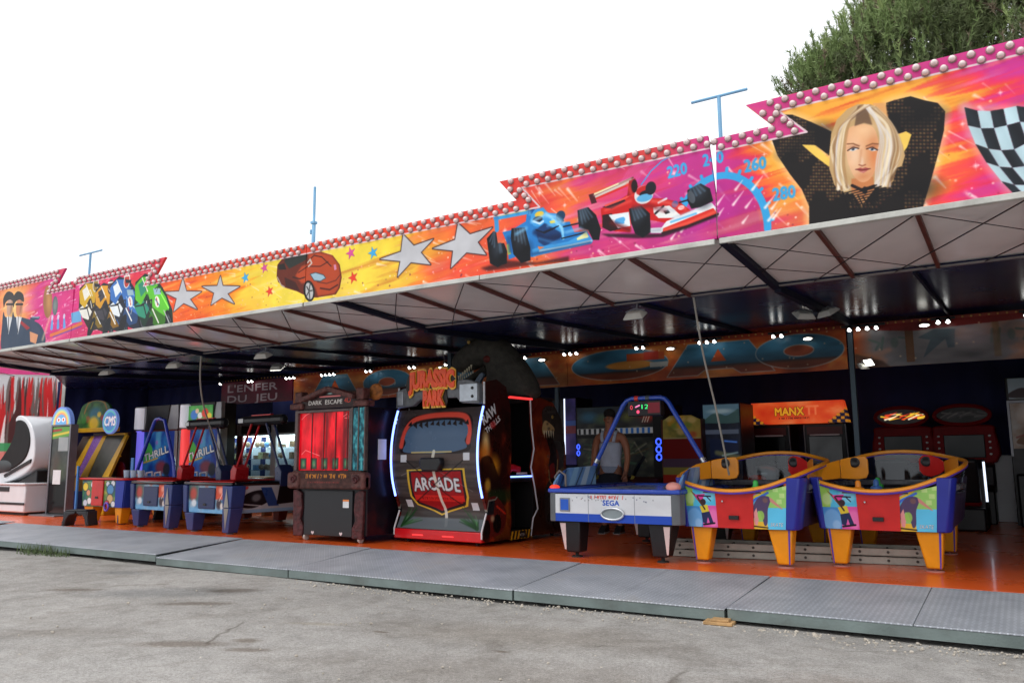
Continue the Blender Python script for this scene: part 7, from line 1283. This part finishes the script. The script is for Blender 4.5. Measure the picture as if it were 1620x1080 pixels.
# ---- plastic step stools
def stool(label, loc, rz, s=1.):
    t = thing('plastic_stool', label, 'stool', loc, rz, 'dark plastic step stools'); m = pm('dark_grey_plastic', (52,54,58), .55)
    obj('seat', MB().prism([(-.20,.25),(.20,.25),(.19,.28),(-.19,.28)], 'y', -.14, .14), m, t, bev=.012)
    for sx in (-1,1): obj('leg', MB().prism([(sx*.26,0),(sx*.19,0),(sx*.17,.12),(sx*.12,.19),(sx*.02,.21),(sx*.01,.25),(sx*.20,.25)], 'y', -.15, .15), m, t, bev=.012)
    obj('side_apron', MB().prism([(-.16,0),(-.10,0),(-.06,.12),(.06,.12),(.10,0),(.16,0),(.14,.25),(-.14,.25)], 'x', .205, .225).prism([(-.16,0),(-.10,0),(-.06,.12),(.06,.12),(.10,0),(.16,0),(.14,.25),(-.14,.25)], 'x', -.225, -.205), m, t)
stool('dark grey plastic step stool in front of the red kids table', (-14.5,8.36,.2), R(28)); stool('dark plastic step stool half hidden behind the yellow leg of the red kids table', (-14.3,10.0,.2), R(10))
# ---- aluminium ladder lying on the floor
t = thing('ladder', 'aluminium extension ladder lying flat on the orange floor under the kids tables', 'ladder', (-3.66,8.98,.2), math.atan2(.42,2.72)); AL = pm('worn_aluminium', (168,164,154), .42, .45, .15, 8, dirt=.35)
for zz in (.0,.085):
    for yy in (0,.42): r_ = obj('rail', MB().box(0,2.75,yy,yy+.028,zz+.005,zz+.078).box(.0,2.75,yy-.003,yy+.031,zz+.005,zz+.014).box(.0,2.75,yy-.003,yy+.031,zz+.069,zz+.078), AL, t, bev=.002)
    for k in range(10): obj('rung', MB().tube([(.2+.27*k,-.006,zz+.042),(.2+.27*k,.455,zz+.042)], .015, 8), pm('dark_rung_end', (70,66,62), .5, .4), t)
# ---- floodlights and spot lamps
HW = pm('white_lamp_body', (190,190,184), .4); ON = glow('lamp_on', (255,252,240), 6); OFF = pm('lamp_glass_off', (150,152,150), .1)
def flood(label, loc, rz, tilt, on, k=1.):
    t = thing('floodlight', label, 'floodlight', loc, rz, 'floodlights under the roof'); t.scale = (k,k,k); c, s = math.cos(tilt), math.sin(tilt)
    obj('bracket', MB().tube([(0,0,.0),(0,0,-.05),(0,-.06,-.08)], .012, 6).tube([(-.11,-.06,-.09),(0,-.06,-.06),(.11,-.06,-.09)], .010, 6), pm('grey_trim', (120,120,126)), t)
    h = obj('housing', MB().frust((0,0,-.03),(.12,.09),(0,0,.03),(.08,.05)), HW, t, (0,-.07,-.12), (tilt,0,0), bev=.01); obj('lens', MB().box(-.105,.105,-.075,.075,-.037,-.031), ON if on else OFF, h)
for i, (x, y, z, rz, tl, on, lab) in enumerate(((-3.52,8.14,2.985,0,.5,0,'white floodlight under the canopy edge above the blue arch'),(-11.62,8.14,2.985,.3,.4,0,'white floodlight under the canopy edge above the blue tables'),(-13.5,8.14,2.985,.2,.3,0,'leftmost white floodlight under the canopy edge'),(-9.5,8.14,2.985,.2,.4,0,'white floodlight under the canopy edge above the stone-look cabinet'),
   (-11.2,9.9,3.09,.3,.6,1,'lit floodlight under the dark roof left of the stone-look cabinet'),(-6.76,10.0,3.095,0,.3,1,'lit floodlight beside the dinosaur head'),(-1.72,11.9,2.66,-.6,-.9,1,'lit white floodlight on the grey post under the banner'),(-1.86,11.95,2.62,.8,.9,0,'dim floodlight on the grey post under the banner'),(-2.15,9.8,3.09,.7,.6,0,'brown folded floodlight on the roof beam, left of two'),(-1.80,9.8,3.09,-.7,.5,0,'brown folded floodlight on the roof beam, right of two'))):
    flood(lab, (x,y,z), rz, tl, on, .62 if z < 2.8 else 1.)
for i, (x, z, lab) in enumerate(((-9.14,3.0,'small oval lamp on the banner above the JURASSIC sign'),(-6.95,2.99,'small oval lamp on the banner right of the dinosaur head'),(-4.62,3.0,'small oval lamp on the banner between the big letters'),(-2.55,2.98,'small oval lamp on the banner over the last O'),(-1.05,3.03,'small oval lamp on the torn right banner'))):
    t = thing('oval_lamp', lab, 'lamp', (x,11.93,z), 0, 'oval lamps on the banner'); obj('shade', MB().ball((0,.03,.01),(.075,.05,.03),10,6), HW, t); obj('lens', MB().ball((0,0,0),(.06,.04,.018),10,6), ON, t)
for i, (x, n) in enumerate(((-15.3,1),(-14.3,2),(-13.05,3),(-11.95,4),(-10.85,2),(-9.75,2),(-8.95,1),(-7.35,3),(-6.35,3),(-5.1,2),(-4.0,3),(-2.95,2),(-1.80,4),(-.82,2),(.1,1))):
    near = ['at the left end over the red banner','over the words of the red banner','at the right end of the red banner','left of the stone-look gable','right of the stone-look gable','left of the JURASSIC sign','above the JURASSIC sign','right of the dinosaur head','over the first big letter right of the dinosaur','between the two middle letters','left of the last O','above the last O','at the grey post','over the torn banner','at the right end'][i]
    t = thing('spot_bar', '%s white spot lamp%s %s' % (['one','two','three','four'][n-1], 's' if n > 1 else '', near), 'spot lamps', (x,11.86,3.06), 0, 'spot lamps along the banner rail'); obj('rail_clip', MB().box(-.07*n,.07*n,.0,.03,.02,.05), PLB, t)
    for k in range(n): q = (k-(n-1)/2)*.115; b_ = obj('spot_lamp', MB().lathe([(.02,.05),(.038,.0),(.04,-.02)], (q,0,.0), 12), PLB, t); obj('bulb', MB().ball((q,-.012,-.012),.030,10,7), glow('spot_on', (255,253,248), 7), b_)
# ---- hanging cables
def cable(label, pts, r): tag(obj('cable', MB().tube(smooth(pts,6), r, 6), pm('grey_cable', (150,146,138), .5)), label, 'cable')
cable('straight pale cable hanging from the canopy edge beside the blue arch', [(-2.86,8.1,2.98),(-2.85,8.3,2.4),(-2.83,8.6,1.8),(-2.82,8.9,1.12)], .011)
cable('grey cable hanging from the canopy edge down to the blue tables', [(-10.96,8.1,2.99),(-11.09,8.2,2.61),(-11.38,8.5,2.23),(-11.80,9.0,1.84),(-11.95,9.4,1.25)], .013)
cable('thin dark string hanging left of the dinosaur head', [(-8.0,10.5,3.1),(-7.95,10.6,2.6),(-7.9,10.7,2.3)], .006)
# ---- timber packer, weeds, gravel along the walkway edge
t = tag(obj('wood_block', MB().box(-.11,.12,-.05,.09,0,.026).box(-.05,.09,-.04,.06,.027,.045), pm('raw_timber', (176,140,96), .75, 0, .25, 14, .3), None, (-2.2,6.50,0), (0,0,R(4)), bev=.004), 'short pale timber packer under the walkway joint', 'wood block')
def weed(label, loc, n, s):
    t = thing('weed', label, 'plant', loc, 0, 'weeds at the walkway edge'); m = MB(); gm = pm('weed_green', (70,86,48), .7, 0, .35, 8)
    for i in range(n):
        a = random.random()*2*PI; r = random.random()**.7*.22*s; bx, by = r*math.cos(a)*1.6, r*math.sin(a)*.5; h_ = random.uniform(.04,.15)*s; dx, dy = random.uniform(-.05,.05), random.uniform(-.05,.05); w = random.uniform(.004,.009)
        m.add([(bx-w,by,0),(bx+w,by,0),(bx+dx*.6+w*1.2,by+dy*.6,h_*.6),(bx+dx,by+dy,h_),(bx+dx*.6-w*1.2,by+dy*.6,h_*.6)], [(0,1,2,3,4)])
    obj('leaves', m, gm, t, smooth=0, recalc=False); obj('stem', MB().tube([(0,0,0),(.01,0,.1*s)], .004, 5), gm, t)
weed('low green weed at the walkway edge near the left', (-12.35,6.46,0), 90, 1.2); weed('smaller green weed at the walkway edge beside the bigger one', (-11.75,6.47,0), 60, .9)
g = MB()
for i in range(900):
    x = random.uniform(-7,1.2) if i < 500 else random.uniform(-1.9,.8); y = 6.56-abs(random.gauss(0,.16)); 
    if i > 700: x, y = random.uniform(-8,0), random.uniform(2.0,6.4)
    r = random.uniform(.004,.014)*(1.3 if i%9 == 0 else .8)
    g.ball((x,y,r*.4-.006), (r,r*random.uniform(.7,1.1),r*.7), 5, 4)
tag(obj('gravel', g, pm('pale_gravel', (176,168,156), .85, 0, .35, 30), smooth=0), kind='stuff')
# ---- stone pine behind the stall
random.seed(11); r2 = np.random.default_rng(5); TX, TY = 5.6, 25.0
t = thing('pine_tree', 'big green stone pine crown rising behind the right end of the fascia', 'tree', (TX,TY,0)); BK = pm('pine_bark', (92,78,66), .85, 0, .3, 5, .8, 12)
obj('trunk', MB().tube([(0,0,0),(.15,0,5),(-.1,.1,9.5),(.3,0,13.0)], [.42,.36,.3,.18], 10), BK, t)
dome = lambda r: 18.3-5.9*(min(r,11.2)/11)**1.6
lm = MB()
for i in range(34):
    a = 2*PI*i/34+random.uniform(-.1,.1); ln = random.uniform(5.5,10.2); z0 = random.uniform(9.0,12.4); e = Vector((ln*math.cos(a),ln*math.sin(a)*.34,dome(ln)-random.uniform(.5,1.4))); mid = e*.5; mid.z = z0*.5+e.z*.5-.7; lm.tube([(0,0,z0),tuple(mid),tuple(e)], [.09,.05,.02], 6)
    for k in range(7):
        q = mid.lerp(e,random.random()); r_ = q+Vector((random.uniform(-1.2,1.2),random.uniform(-1.2,1.2),random.uniform(.2,1.2))); lm.tube([tuple(q),tuple((q+r_)/2+Vector((random.uniform(-.2,.2),random.uniform(-.2,.2),-.1))),tuple(r_)], [.02,.014,.007], 4)
obj('limbs', lm, BK, t)
NM = [pm('pine_needles_shaded', (96,108,70), .65, 0, .3, .7), pm('pine_needles', (122,142,88), .65, 0, .3, .7), pm('pine_needles_lit', (150,168,108), .65, 0, .3, .7), pm('pine_twig_brown', (124,112,92), .8, 0, .3, .7)]
C_ = []                                                          # centres of the needle brushes, each with its growing direction
for i in range(700):
    a = r2.uniform(0,2*PI); rr = math.sqrt(r2.uniform(0,1))*10.8; x, y = rr*math.cos(a), rr*math.sin(a)*.34
    if x > 2.5 and i%3: x = -x
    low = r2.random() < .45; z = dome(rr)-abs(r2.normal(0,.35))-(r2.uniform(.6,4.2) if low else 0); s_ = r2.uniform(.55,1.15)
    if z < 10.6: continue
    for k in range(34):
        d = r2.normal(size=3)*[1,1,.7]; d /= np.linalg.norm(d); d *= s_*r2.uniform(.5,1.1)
        C_.append((x+d[0],y+d[1],z+d[2], d[0]/s_*.5,d[1]/s_*.5,(1.15 if d[2] > -.1 else .35), (0 if d[2]/s_ < -.25 or low and r2.random() < .6 else (2 if d[2]/s_ > .4 and r2.random() < .55 else 1)) if r2.random() > .07 else 3))  # shading put into the colour: clump undersides get darker needles, tops lighter
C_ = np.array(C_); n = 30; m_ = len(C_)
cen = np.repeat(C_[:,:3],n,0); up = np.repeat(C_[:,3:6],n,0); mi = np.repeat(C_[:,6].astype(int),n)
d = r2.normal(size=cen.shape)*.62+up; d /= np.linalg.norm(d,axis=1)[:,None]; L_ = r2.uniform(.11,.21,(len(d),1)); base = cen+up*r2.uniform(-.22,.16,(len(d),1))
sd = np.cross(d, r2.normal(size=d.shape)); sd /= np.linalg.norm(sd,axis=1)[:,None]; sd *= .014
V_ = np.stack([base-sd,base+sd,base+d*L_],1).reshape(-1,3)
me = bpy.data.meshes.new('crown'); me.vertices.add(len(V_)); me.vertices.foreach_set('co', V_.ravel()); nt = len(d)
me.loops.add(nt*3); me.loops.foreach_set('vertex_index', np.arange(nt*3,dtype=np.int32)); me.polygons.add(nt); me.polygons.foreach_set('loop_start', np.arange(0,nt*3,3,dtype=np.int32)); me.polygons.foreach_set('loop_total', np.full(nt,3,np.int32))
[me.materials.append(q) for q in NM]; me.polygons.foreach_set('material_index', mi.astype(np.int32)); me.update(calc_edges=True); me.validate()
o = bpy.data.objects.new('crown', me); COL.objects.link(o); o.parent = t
